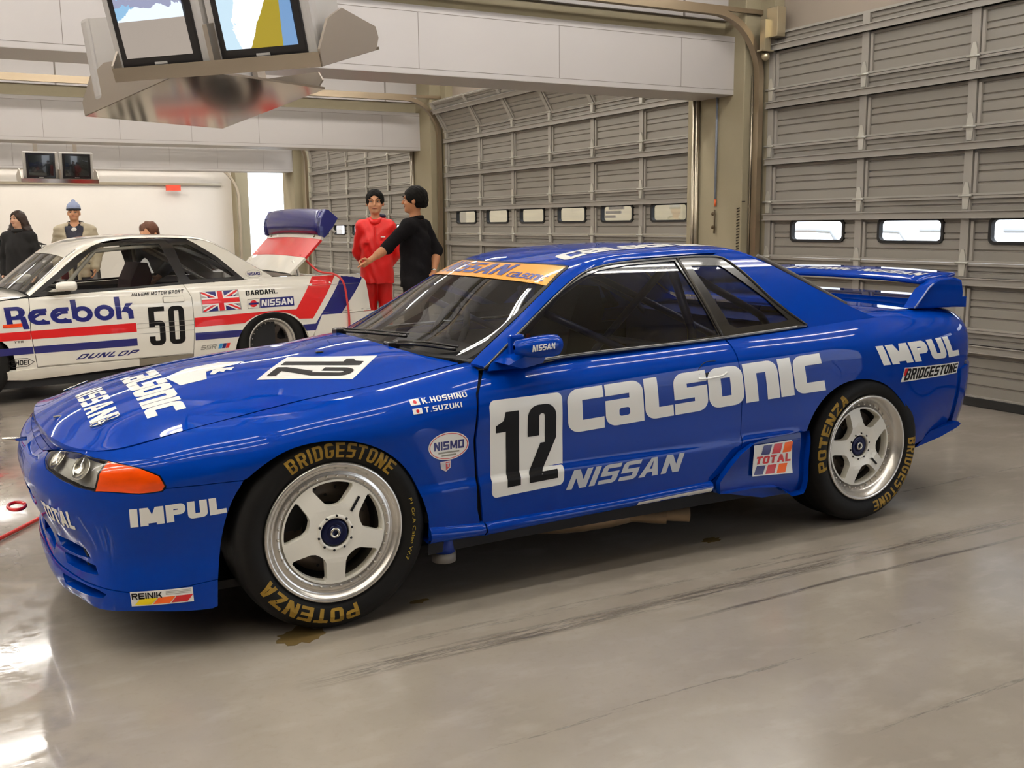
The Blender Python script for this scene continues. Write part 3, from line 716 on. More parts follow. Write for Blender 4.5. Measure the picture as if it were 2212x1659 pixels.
# ---------------------------------------------------------------- marks left on the floor
M_STAIN = mat('brown_puddle', srgb(110, 92, 56), .25, noise=(9, .3))
def blob(cx, cy, rx, ry, seed, n=22):
    rs = np.random.RandomState(seed); a = np.linspace(0, 2 * PI, n, endpoint=False); k = 1 + rs.uniform(-.28, .28, n)
    return [(cx + rx * math.cos(t) * q, cy + ry * math.sin(t) * q) for t, q in zip(a, k)]
for (cx, cy, rx, ry, sd, lab) in ((-.14, -.84, .085, .075, 3, 'brown wet stain on the floor in front of the front tyre'), (1.80, -.72, .05, .03, 5, 'small brown stain on the floor between the two wheels'), (.355, -.745, .035, .018, 8, 'little dark stain on the floor behind the front tyre')):
    q = blob(cx, cy, rx, ry, sd); n = len(q)
    o = mesh('floor_stain', [(x, y, .0012) for x, y in q] + [(x, y, .0) for x, y in q], [tuple(range(n))] + [(i, n + i, n + (i + 1) % n, (i + 1) % n) for i in range(n)], M_STAIN); tag(o, lab, 'stain')
# ================================================================ BLUE RACING COUPE
M_BLUE = mat('deep_blue_paint', (.0002, .036, .31, 1), .4, spec=.0, coat=.8, coatr=.015)
M_BLUE.node_tree.nodes['Principled BSDF'].inputs['Coat IOR'].default_value = 1.34
M_BLUE_IN = mat('blue_paint_inside', (.004, .03, .24, 1), .5)
M_WHITE = mat('white_vinyl', srgb(246, 245, 240), .32, coat=.3)
M_SILVER = mat('silver_vinyl', srgb(196, 200, 206), .30, metal=.1, coat=.4)
M_BLACKV = mat('black_vinyl', (.006, .005, .005, 1), .5, spec=.25)
M_TRIM = mat('black_trim', (.012, .011, .011, 1), .22, coat=.6)
M_INT = mat('black_interior', (.012, .012, .013, 1), .8)
M_GLASS = glass_mat('clear_window', (.80, .82, .82), .9)
M_GLASSD = glass_mat('side_window', (.52, .54, .57), 1.0)
M_RED = mat('red_vinyl', srgb(206, 26, 34), .3, coat=.4)
M_ORANGE = mat('orange_vinyl', srgb(255, 108, 30), .35)
M_YELLOW = mat('yellow_vinyl', srgb(250, 222, 20), .35)
M_NAVY = mat('navy_vinyl', srgb(24, 24, 104), .3, coat=.4)
M_BANNER = mat('orange_yellow_banner', srgb(255, 166, 28), .3, coat=.6)
M_GOLD = mat('gold_tyre_paint', srgb(150, 118, 34), .6, noise=(30, .35))
M_TYRE = mat('tyre_rubber', (.006, .0055, .005, 1), .6, spec=.3, bump=(40, .1))
M_WHEEL = mat('white_wheel_paint', srgb(250, 247, 236), .4, coat=.3)
M_RIM = mat('polished_rim', srgb(214, 210, 204), .26, metal=.75)
M_NUT = mat('blue_anodised', (.003, .006, .05, 1), .3, metal=.3)
M_BRAKE = mat('brake_iron', srgb(110, 100, 92), .4, metal=.6)
M_CHROME = mat('bright_metal', srgb(220, 216, 208), .18, metal=.95)
CAR = empty('race_car', (0, 0, 0), 0, 'glossy deep blue racing coupe with white number 12 and white five-spoke wheels', 'car')
SK = blue_skin(); BN = bonnet_surf(); RF = roof_surf(); GS = glass_side(); DK = deck_surf()
ST = surf_map(SK); RT = surf_map(RF, (0, 1)); GT = surf_map(GS); BT = surf_map(BN, (0, 1)); T = SK.T
def far(o):
    """the same panel on the other side of the car"""
    me = o.data.copy(); n = len(me.vertices); co = np.zeros(n * 3); me.vertices.foreach_get('co', co); co = co.reshape(-1, 3); co[:, 1] *= -1
    F = [tuple(p.vertices)[::-1] for p in me.polygons]; ms = list(o.data.materials)
    c = mesh(o.name.split('.')[0], co, F, ms, o.parent, True); bpy.data.meshes.remove(me)
    return c
def both(name, surf, adds, subs=(), **k):
    o = skin_panel(name, surf, adds, subs, **k); far(o); return o
def offset_gap(poly, g):
    """shrink an outline slightly, leaving a shut line"""
    q = np.array(poly, float); s = 1 if area2(q) > 0 else -1; n = len(q); out = []
    for i in range(n):
        a = q[i] - q[i - 1]; b = q[(i + 1) % n] - q[i]; na = np.array([-a[1], a[0]]) / (np.linalg.norm(a) + 1e-9); nb = np.array([-b[1], b[0]]) / (np.linalg.norm(b) + 1e-9)
        m = na + nb; m /= max(np.linalg.norm(m), .3); d = max(m @ na, .5); out.append(tuple(q[i] + s * m * g / d))
    return out
def arch(pts): return ST(pts)
ARF = [(-.405, .255), (-.392, .36), (-.362, .49), (-.323, .565), (-.261, .622), (-.166, .672), (-.053, .690), (.062, .680), (.182, .630), (.27, .547), (.325, .437), (.350, .345), (.350, .27)]
ARR = [(2.196, .20), (2.196, .337), (2.213, .486), (2.286, .607), (2.391, .673), (2.553, .690), (2.72, .640), (2.851, .530), (2.949, .390), (2.979, .320)]
def smooth_line(pts, n=5):
    p = np.array(pts, float); t = np.concatenate([[0], np.cumsum(np.linalg.norm(np.diff(p, axis=0), axis=1))]); return [tuple(x) for x in _spl(t, p, np.linspace(0, t[-1], n * (len(p) - 1) + 1))]
ARF = smooth_line(ARF); ARR = smooth_line(ARR)
arf = ST(ARF); arr_ = ST(ARR)
i588 = next(i for i, p in enumerate(ARF) if p[1] > .588)
LAMP = [(.420, .634), (.392, .700), (.43, .716), (.538, .716), (.64, .706), (.772, .643), (.862, .57), (.921, .512), (.937, .455), (.925, .434), (.852, .436), (.721, .452), (.62, .525), (.463, .588)]
BL = ST([(-.554, .584), (-.451, .585), (-.31, .588)])
# front bumper
lipline = [(0, .135), (.25, .135), (.487, .126), (.669, .113), (.812, .092), (.957, .084)] + ST([(-.405, .257)])
IN1 = [(.37, .243), (.52, .247), (.641, .240), (.664, .208), (.56, .196), (.40, .196)]
IN2 = [(.43, .184), (.60, .190), (.690, .188), (.704, .154), (.60, .147), (.46, .150)]
IN3 = [(.44, .108), (.60, .108), (.70, .098), (.735, .080), (.722, .060), (.60, .060), (.46, .062)]
MOUTH = [(-.01, .16), (.30, .16), (.32, .20), (.30, .245), (-.01, .245)]
MOUTH2 = [(-.01, .33), (.26, .33), (.30, .37), (.29, .41), (-.01, .41)]
bump = lipline[:-1] + arf[:i588 - 1] + BL[::-1] + LAMP[9:] + LAMP[:1] + [(.388, .705), (.36, T - .004), (0, T - .004)]
both('front_bumper', SK, [offset_gap(bump, .0015)], [IN1, IN2, MOUTH, MOUTH2], step=.022, m=M_BLUE, parent=CAR, rim=.012)
both('front_lip', SK, [offset_gap([(0, 0)] + [(s, .0) for s in np.linspace(.1, 1.07, 14)] + [(ST([(-.41, .162)])[0])] + lipline[::-1], .002)], [IN3], step=.022, off=.004, m=M_BLUE, parent=CAR, rim=.02)
def recess(poly, depth, name='air_intake'):
    q = resample(poly, .02); s = np.array(q)
    P, n, _, _ = SK.frame(s[:, 0], s[:, 1]); c = P.mean(0); N_ = n.mean(0); N_ /= np.linalg.norm(N_)
    if N_[0] > 0: N_ = -N_
    inn = np.array([.9, .25, 0]); P2 = c + (P - c) * .72 + inn * depth; k = len(P)
    V = np.concatenate([P, P2]); F = [(i, (i + 1) % k, k + (i + 1) % k, k + i) for i in range(k)]
    o = mesh(name, V, F, M_BLUE, CAR, True); far(o)
    b = mesh('intake_mesh', P2, [tuple(range(k))], M_INT, CAR); far(b)
for q, dp in ((IN1, .06), (IN2, .07), (IN3, .06), (MOUTH, .06), (MOUTH2, .05)): recess(q, dp)
# headlamps
mid = [(.772, .643), (.735, .559), (.718, .4505)]
lens_in = LAMP[:5] + [mid[0], mid[1], mid[2]] + LAMP[12:]; lens_out = [mid[0]] + LAMP[6:11] + [mid[2], mid[1]]
lens_in = LAMP[:6] + [mid[1], mid[2]] + LAMP[12:]; lens_out = LAMP[5:12] + [mid[2], mid[1]]
M_HLG = glass_mat('headlamp_glass', (.93, .94, .92), 1.0)
M_REFL = mat('headlamp_reflector', srgb(240, 236, 228), .40, metal=.0, bump=(22, .5))
M_AMBER = mat('amber_lens', srgb(245, 80, 4), .12, coat=1., noise=(9, .45, (1, 1, 3)))
both('headlamp_bezel', SK, [[(s, t) for s, t in LAMP]], [offset_gap(lens_in, .004), offset_gap(lens_out, .004)], step=.03, off=-.003, m=M_TRIM, parent=CAR)
both('headlamp', SK, [offset_gap(lens_in, .004)], step=.03, off=-.028, m=M_REFL, parent=CAR)
both('headlamp_lens', SK, [offset_gap(lens_in, .004)], step=.03, off=-.001, m=M_HLG, parent=CAR)
both('indicator_lens', SK, [offset_gap(lens_out, .004)], step=.02, off=-.001, m=M_AMBER, parent=CAR, rim=.02)
lm = MB()
for q in ((.50, .66), (.66, .60)):
    P, n, a, b = SK.frame([q[0]], [q[1]]); nn = n[0] if n[0][1] < 0 else -n[0]
    M = Matrix.Translation(Vector(P[0] - nn * .026)) @ Vector((0, -1, 0)).rotation_difference(Vector(nn)).to_matrix().to_4x4()
    lm.lathe([(.0, -.004), (.02, -.006), (.032, -.014), (.038, -.02), (.040, -.018)], 20, M)
lo = lm.build('headlamp_bulb_bowl', M_CHROME, CAR); far(lo)
# front fender
xs_ = np.linspace(SK.sk[10] + .02, SK.sk[4] + .075, 24)
fend = BL + arf[i588:] + ST([(.352, .268), (.46, .262), (.578, .262), (.556, .36), (.552, .467), (.545, .627), (.570, .796), (.605, .845)]) + [(SK.sk[10] + .055, T - .07), (SK.sk[10] + .05, T - .002)] + [(s, T - .002) for s in xs_] + [(.66, T - .001), (.545, T - .001), (.545, .718), (.64, .708), LAMP[5], LAMP[6], LAMP[7], LAMP[8]]
both('front_fender', SK, [offset_gap(fend, .0018)], step=.026, m=M_BLUE, parent=CAR, rim=.012)
# door
DR = [(1.812, .905), (1.822, .787), (1.838, .665), (1.838, .483), (1.837, .463), (1.806, .405), (1.736, .351), (1.675, .315)]
DF = [(.583, .272), (.562, .467), (.553, .627), (.578, .796), (.612, .842), (.640, .868)]
DT = [(.842, .878), (.979, .890), (1.49, .904), (1.812, .913)]
door = ST(DF + DT + DR[1:] + [(1.3, .298), (.9, .285)])
both('door', SK, [offset_gap(door, .0018)], step=.026, m=M_BLUE, parent=CAR, rim=.012)
# rear quarter, up over the shoulder to the boot
QT = ST([(1.818, .913), (2.0, .921), (2.29, .936), (2.42, .945)]) + [(s, T - .002) for s in np.linspace(SK.sk[13] + .15, SK.sk[17] + .05, 12)]
ql = ST([(3.36, .69), (3.32, .69), (3.05, .682), (2.94, .676)])
tailx = SK.sk[17] + .04
quarter = QT + [(tailx, T * .5), (tailx, .42)] + arr_[::-1][2:] [:0] + ST([(3.345, .60), (3.335, .47), (3.28, .372), (3.20, .352), (3.08, .334)]) + arr_[::-1] + ST([(2.17, .20), (1.98, .20), (1.70, .262), (1.68, .313)]) + ST([(x, z) for x, z in DR[::-1][1:-1]])
both('rear_quarter', SK, [offset_gap(quarter, .0018)], step=.026, m=M_BLUE, parent=CAR, rim=.012)
# tail end and rear bumper
both('tail_panel', SK, [[(tailx + .003, T - .002)] + [(s, T - .002) for s in np.linspace(tailx + .1, SK.L, 8)] + [(SK.L, .42), (tailx + .003, .42)]], step=.03, m=M_BLUE, parent=CAR)
both('rear_bumper', SK, [[(SK.sk[17] - .02, .06), (SK.sk[17] + .1, .02), (SK.L, .02), (SK.L, .41), (SK.sk[17] + .05, .40), (SK.sk[17] - .03, .385)]], step=.03, off=.010, m=M_BLUE, parent=CAR, rim=.03)
lowt = MB(); lowt.prism([(3.02, .30), (3.20, .335), (3.32, .37), (3.35, .385), (3.33, .40), (3.12, .372)], -.80, -.74, 'y'); lo = lowt.build('rear_valance', M_BLUE, CAR); far(lo)
# side skirt with the flared rear end
def sill_rows(x0, x1, n):
    rows = []
    for x in np.linspace(x0, x1, n):
        w = np.interp(x, [.35, .59, 1.2, 1.68], [.868, .856, .850, .856])
        zt = np.interp(x, [.35, .59, 1.2, 1.68], [.325, .302, .304, .318]); zb = np.interp(x, [.35, .59, 1.28, 1.68], [.262, .254, .266, .272])
        rows.append([(x, -w + .012, zt + .006), (x, -w - .006, zt - .004), (x, -w - .022, zt * .5 + zb * .5 + .006), (x, -w - .012, zb + .006), (x, -w + .03, zb - .004), (x, -w + .16, zb + .03)])
    return rows
for a, b in ((.352, .584), (.589, 1.680)):
    sf = Surf(sill_rows(a, b, 8), 60, 40); o = skin_panel('side_sill', sf, [[(0.001, .001), (sf.L - .001, .001), (sf.L - .001, sf.T - .001), (.001, sf.T - .001)]], step=.03, m=M_BLUE, parent=CAR, sgn=1); far(o)
sf = Surf([[(x, y - .003, z) for x, y, z in r] for r in sill_rows(1.285, 1.672, 6)], 60, 40)
o = skin_panel('sill_scuff_strip', sf, [[(.001, sf.T * .20), (sf.L - .001, sf.T * .18), (sf.L - .001, sf.T * .40), (.10, sf.T * .70), (.001, sf.T * .72)]], step=.02, off=.002, m=mat('brushed_strip', srgb(232, 230, 226), .30, metal=.1), parent=CAR); far(o)
flare = ST([(1.72, .318), (1.78, .395), (1.84, .450), (1.93, .476), (2.05, .480), (2.185, .486)])
SKT = [(1.70, .315), (1.76, .385), (1.81, .432), (1.88, .466), (1.98, .478), (2.192, .486), (2.188, .34), (2.180, .215), (2.12, .21), (2.02, .262), (1.9, .272), (1.70, .268)]
def skirt_surf():
    rows = []
    for x in np.linspace(1.66, 2.22, 8):
        w = np.interp(x, [1.66, 1.8, 2.0, 2.22], [.862, .868, .880, .888]); rows.append([(x, -w + .02, .52), (x, -w - .002, .47), (x, -w - .004, .40), (x, -w - .002, .33), (x, -w - .006, .28), (x, -w + .0, .24), (x, -w + .02, .20)])
    return Surf(rows, 60, 50)
SS = skirt_surf(); o = skin_panel('side_skirt', SS, [surf_map(SS)(SKT)], step=.025, off=.006, m=M_BLUE, parent=CAR, rim=.03); far(o)
# dark inner shell: closes the shut lines and keeps the cabin dark
shell = [(0.02, .02)] + [(s, .02) for s in np.linspace(.1, SK.sk[13], 24)] + [(SK.sk[14], .2), (SK.sk[15], .2), (SK.sk[16], .2)] + [(s, .15) for s in np.linspace(SK.sk[17], SK.L - .05, 6)] + [(SK.L - .05, .55)] + [(s, .56) for s in np.linspace(SK.L - .2, SK.sk[10] + .1, 14)] + [(s, T - .004) for s in np.linspace(SK.sk[10] + .05, SK.sk[5], 8)] + [(SK.sk[4] + .05, .40), (.02, .40)]
def wheel_hole(cx, r): return ST([(cx + r * math.cos(a), .35 + r * math.sin(a)) for a in np.linspace(0, PI, 15)] + [(cx - r, .20), (cx + r, .20)])
both('inner_shell', SK, [shell], [offset_gap(arf + ST([(.35, .18), (-.42, .17)]), -.006), offset_gap(arr_ + ST([(2.97, .20), (2.2, .18)]), -.006), [(-.1, .08), (.8, .03), (.8, .27), (-.1, .27)], [(-.1, .3), (.35, .3), (.35, .43), (-.1, .43)]], step=.06, off=-.020, m=M_INT, parent=CAR)
# bonnet
fx = np.linspace(0, 1, 12)
bl_ = BN.L; bt_ = BN.T
rear = BT([(.585, -.655), (.55, -.60), (.49, -.50), (.44, -.35), (.405, -.18), (.395, -.0)])
bon = [(0.003, t) for t in np.linspace(bt_, .004, 10)] + [(s, .0025) for s in np.linspace(.06, rear[0][0] - .01, 14)] + rear
both('bonnet', BN, [bon], step=.03, m=M_BLUE, parent=CAR, rim=.014)
ed = BN(np.full(20, .003), np.linspace(0, bt_, 20)); lipV = [tuple(p) for p in ed] + [tuple(p + np.array([-.004, 0, -.012])) for p in ed] + [tuple(p + np.array([.006, 0, -.034])) for p in ed] + [tuple(p + np.array([.012, 0, -.064])) for p in ed]
o = mesh('bonnet_lip', lipV, [(r * 20 + i, r * 20 + i + 1, r * 20 + 21 + i, r * 20 + 20 + i) for r in range(3) for i in range(19)], M_BLUE, CAR, True); far(o)
ie = SK(np.linspace(0, SK.sk[3], 20), np.full(20, T))[::-1]; l2 = np.array([p + np.array([.010, 0, -.060]) for p in ed])
mesh_ = None
V = [tuple(p) for p in ie] + [tuple(p) for p in np.array([np.array([np.interp(-y, -l2[:, 1][::-1], l2[:, 0][::-1]), y, np.interp(-y, -l2[:, 1][::-1], l2[:, 2][::-1])]) for y in ie[:, 1]])]
o = mesh('nose_panel', V, [(i, i + 1, 21 + i, 20 + i) for i in range(19)], M_BLUE, CAR, True); far(o)
# bulkhead between nose and bonnet (dark)
MB().box(-.78, .42, -.60, .60, .30, .62).build('engine_block', M_INT, CAR)
# scuttle and wipers
cw = rear + BT([(.40, 0)])[:0]
SC2 = []
cowl = MB()
pa = [(.60, -.63, .893), (.555, -.58, .900), (.495, -.48, .910), (.445, -.33, .918), (.41, -.17, .922), (.40, 0, .924)]
pb = [(.665, -.69, .912), (.60, -.61, .915), (.55, -.48, .925), (.515, -.33, .932), (.495, -.16, .937), (.49, 0, .94)]
V = [(x, y, z - .012) for x, y, z in pa] + [(x, y, z - .012) for x, y, z in pb]; cowl.add(V, [(i, i + 1, 7 + i, 6 + i) for i in range(5)])
lo = cowl.build('scuttle_panel', M_TRIM, CAR); far(lo)
for pts in ([(.46, -.30, .935), (.50, -.42, .945), (.60, -.60, .935)], [(.43, .25, .945), (.47, .02, .955), (.52, -.30, .965)]):
    w = MB(); w.tube(smooth_line(pts, 6), .008, 6); w.box(pts[0][0] - .03, pts[0][0] + .02, pts[0][1] - .03, pts[0][1] + .03, pts[0][2] - .015, pts[0][2] + .012, bev=.006)
    p = smooth_line(pts, 6); w.tube([(x + .012, y, z + .010) for x, y, z in p], .005, 6); w.build('wiper', M_TRIM, CAR)
# windscreen, pillars, roof, rear window
ws_t = RT([(1.098, 0), (1.106, -.12), (1.127, -.28), (1.160, -.42), (1.181, -.502)])
ws_s = RT([(1.165, -.522), (1.100, -.548), (1.028, -.578), (.819, -.642), (.660, -.695)])
ws_b = RT([(.605, -.692), (.540, -.58), (.492, -.45), (.463, -.31), (.447, -.15), (.442, 0)])
WS = ws_t + ws_s + ws_b
wsv, _ = None, None
def half_both(name, poly, off, m, subs=(), rim=0, step=.04): o = skin_panel(name, RF, [poly], subs, step=step, off=off, m=m, parent=CAR, rim=rim); far(o); return o
wg = half_both('windscreen', WS, -.002, M_GLASS)
def inset_half(poly, g):
    q = offset_gap(poly, g); return [(s, RF.T if abs(poly[i][1] - RF.T) < 2e-3 else t) for i, (s, t) in enumerate(q)]
WS = [(s, RF.T if abs(t - RF.T) < 4e-3 else t) for s, t in WS]
inner = inset_half(WS, .022); inner = [(s, t + .001 if t >= RF.T - 1e-6 else t) for s, t in inner]
half_both('windscreen_surround', WS, .0005, mat('black_screen_border', (.01, .01, .01, 1), .5, spec=.3), [inner])
rs = RF.sk
roofp = [(p[0] + .003, p[1]) for p in ws_t[:4]] + [(ws_t[4][0] + .004, ws_t[4][1] + .002)] + [(s - .0, t) for s, t in [(ws_s[0][0], .026)]] + [(s, t - .003) for s, t in ws_s[1:]] + [(rs[0] + .02, ws_s[-1][1] * .6), (rs[0] + .02, .0)] + [(s, .0) for s in np.linspace(.1, rs[11], 24)]
rw_t = RT([(2.14, 0), (2.15, -.28), (2.17, -.46), (2.19, -.535)]); rw_b = RT([(2.62, -.680), (2.665, -.60), (2.675, -.4), (2.68, 0)])
rw_t[0] = (rw_t[0][0], RF.T); rw_b[-1] = (rw_b[-1][0], RF.T)
RW = rw_t + rw_b
roofp = [(ws_t[0][0] + .003, RF.T)] + [(p[0] + .003, p[1]) for p in ws_t[1:4]] + [(ws_t[4][0] + .004, ws_t[4][1] - .004)] + [(s, t - .004) for s, t in ws_s] + [(.012, ws_s[-1][1] - .01), (.012, .001)] + [(s, .001) for s in np.linspace(.1, rs[11], 24)] + [(rw_b[0][0] + .02, rw_b[0][1] - .004)] + [(rw_t[3][0], rw_t[3][1] - .004)] + [(s - .004, t) for s, t in rw_t[2::-1]]
both('roof', RF, [roofp], step=.03, m=M_BLUE, parent=CAR, rim=.012)
half_both('rear_window', RW, -.003, M_GLASSD)
RW = [(s, RF.T if abs(t - RF.T) < 4e-3 else t) for s, t in RW]; inner = inset_half(RW, .03); inner = [(s, t + .001 if t >= RF.T - 1e-6 else t) for s, t in inner]
half_both('rear_window_surround', RW, .001, M_TRIM, [inner])
tr = [RF([s], [t])[0] for s, t in smooth_line([rw_t[3]] + [rw_b[0]], 14)]; tr = [(x, y - .004, z + .006) for x, y, z in tr]
o = MB().tube(tr, .013, 8).build('rear_window_moulding', mat('grey_rubber', srgb(84, 78, 72), .5), CAR); far(o)
# side glass: flush black surround with two panes
TO = [(0.621, 0.876), (0.875, 1.037), (1.115, 1.175), (1.187, 1.209), (1.288, 1.237), (1.446, 1.254), (1.706, 1.265), (1.916, 1.266), (1.975, 1.257), (2.015, 1.229), (2.075, 1.168), (2.145, 1.084), (2.310, 0.947), (2.296, 0.936), (1.814, 0.913), (1.494, 0.905), (0.980, 0.891), (0.841, 0.876)]
DG = [(0.693, 0.925), (0.720, 0.944), (0.870, 1.028), (1.003, 1.110), (1.113, 1.163), (1.187, 1.194), (1.282, 1.220), (1.436, 1.238), (1.698, 1.249), (1.735, 1.126), (1.785, 0.934), (1.499, 0.920), (0.983, 0.906), (0.801, 0.900)]
QG = [(1.774, 1.226), (1.935, 1.222), (1.959, 1.207), (2.114, 1.078), (2.208, 0.976), (2.163, 0.968), (1.897, 0.956), (1.864, 0.973)]
tog = GT(TO); dg_ = GT(DG); qg_ = GT(QG)
both('side_window_surround', GS, [tog], [dg_, qg_], step=.04, off=.0, m=M_TRIM, parent=CAR, rim=.008)
both('door_window', GS, [offset_gap(dg_, -.004)], step=.08, off=-.006, m=M_GLASSD, parent=CAR)
both('quarter_window', GS, [offset_gap(qg_, -.004)], step=.08, off=-.006, m=M_GLASSD, parent=CAR)
def strip(name, pts, w, m, off=.0015, surf=GS, mp=GT):
    o = MB().tube([tuple(p + np.array([0, -off, 0])) for p in surf(*np.array(mp(smooth_line(pts, 6))).T)], w, 6).build(name, m, CAR); far(o); return o
M_TRIM2 = mat('satin_trim_bead', (.03, .028, .026, 1), .16, coat=.8)
strip('window_bead', [(0.630, 0.880), (0.874, 1.034), (1.115, 1.172), (1.187, 1.206), (1.287, 1.234), (1.446, 1.251), (1.706, 1.262), (1.915, 1.263), (1.974, 1.253), (2.014, 1.225), (2.075, 1.164), (2.144, 1.080), (2.306, 0.947)], .0055, M_TRIM2)
strip('belt_moulding', [(0.800, 0.888), (0.980, 0.898), (1.493, 0.911), (1.815, 0.921), (2.294, 0.943)], .0085, M_TRIM2)
strip('window_bead', [(1.716, 1.259), (1.751, 1.131), (1.801, 0.929)], .007, M_TRIM2)
# C-pillar and the sheet metal around the side windows
cp = [(2.305, 0.943), (2.146, 1.087), (2.076, 1.171), (2.015, 1.232), (1.976, 1.260), (1.922, 1.269)] + [(x, z) for x, z in RAIL[7:]] + [(2.80, .945), (2.65, .925), (2.45, .925), (2.33, .925)]
cp[6:] = [(x, z + .002) for x, z in cp[6:]]
both('rear_pillar', GS, [GT(cp)], step=.03, off=.001, m=M_BLUE, parent=CAR)
tq = [(.598, .845), (.628, .882), (.86, 1.046)] 
both('door_mirror_base', GS, [GT([(0.639, 0.868), (0.656, 0.892), (0.809, 0.983), (0.854, 0.929), (0.844, 0.872)])], step=.03, off=.008, m=M_BLUE, parent=CAR, rim=.012)
# boot lid
both('boot_lid', DK, [[(.30, .003), (DK.L * .5, .003), (DK.L - .02, .003), (DK.L - .02, DK.T), (.30, DK.T)]], step=.04, m=M_BLUE, parent=CAR)
# rear wing: hollow end posts, blade with a rounded front, low gurney underneath
def wing():
    w = MB()
    prof = [(3.225, 1.100), (3.235, 1.116), (3.27, 1.130), (3.34, 1.139), (3.42, 1.142), (3.475, 1.146), (3.475, 1.130), (3.40, 1.112), (3.30, 1.098), (3.24, 1.092)]
    ys = np.linspace(-.655, .655, 15); V = []; n = len(prof)
    for y in ys:
        sag = .012 * (1 - (y / .655) ** 2); bow = -.05 * (abs(y) / .655) ** 3
        V += [(x + bow, y, z + sag) for x, z in prof]
    F = [(i * n + k, i * n + (k + 1) % n, (i + 1) * n + (k + 1) % n, (i + 1) * n + k) for i in range(14) for k in range(n)] + [tuple(range(n)), tuple(range(14 * n, 15 * n))]
    w.add(V, F, smooth=True); return w.build('wing_blade', M_BLUE, CAR)
wing()
def post(s):
    o = [(3.06, .980), (3.11, 1.03), (3.155, 1.075), (3.185, 1.098), (3.24, 1.122), (3.35, 1.128), (3.41, 1.11), (3.425, 1.05), (3.42, .974)]
    m = MB(); m.prism(o, s * .64, s * .715, 'y'); bm = m.b
    bmesh.ops.bevel(bm, geom=[e for e in bm.edges], offset=.012, segments=3, affect='EDGES', profile=.6)
    m.build('wing_post', M_BLUE, CAR)
    g = MB().tube([(3.055, s * .722, .985), (3.108, s * .722, 1.035), (3.152, s * .722, 1.080), (3.185, s * .722, 1.102)], .004, 6); g.build('post_seam', mat('pale_sealant', srgb(150, 160, 200), .4), CAR)
post(-1); post(1)
MB().prism([(3.30, .972), (3.32, 1.006), (3.42, 1.018), (3.52, 1.020), (3.52, .965)], -.66, .66, 'y').build('wing_base', M_BLUE, CAR)

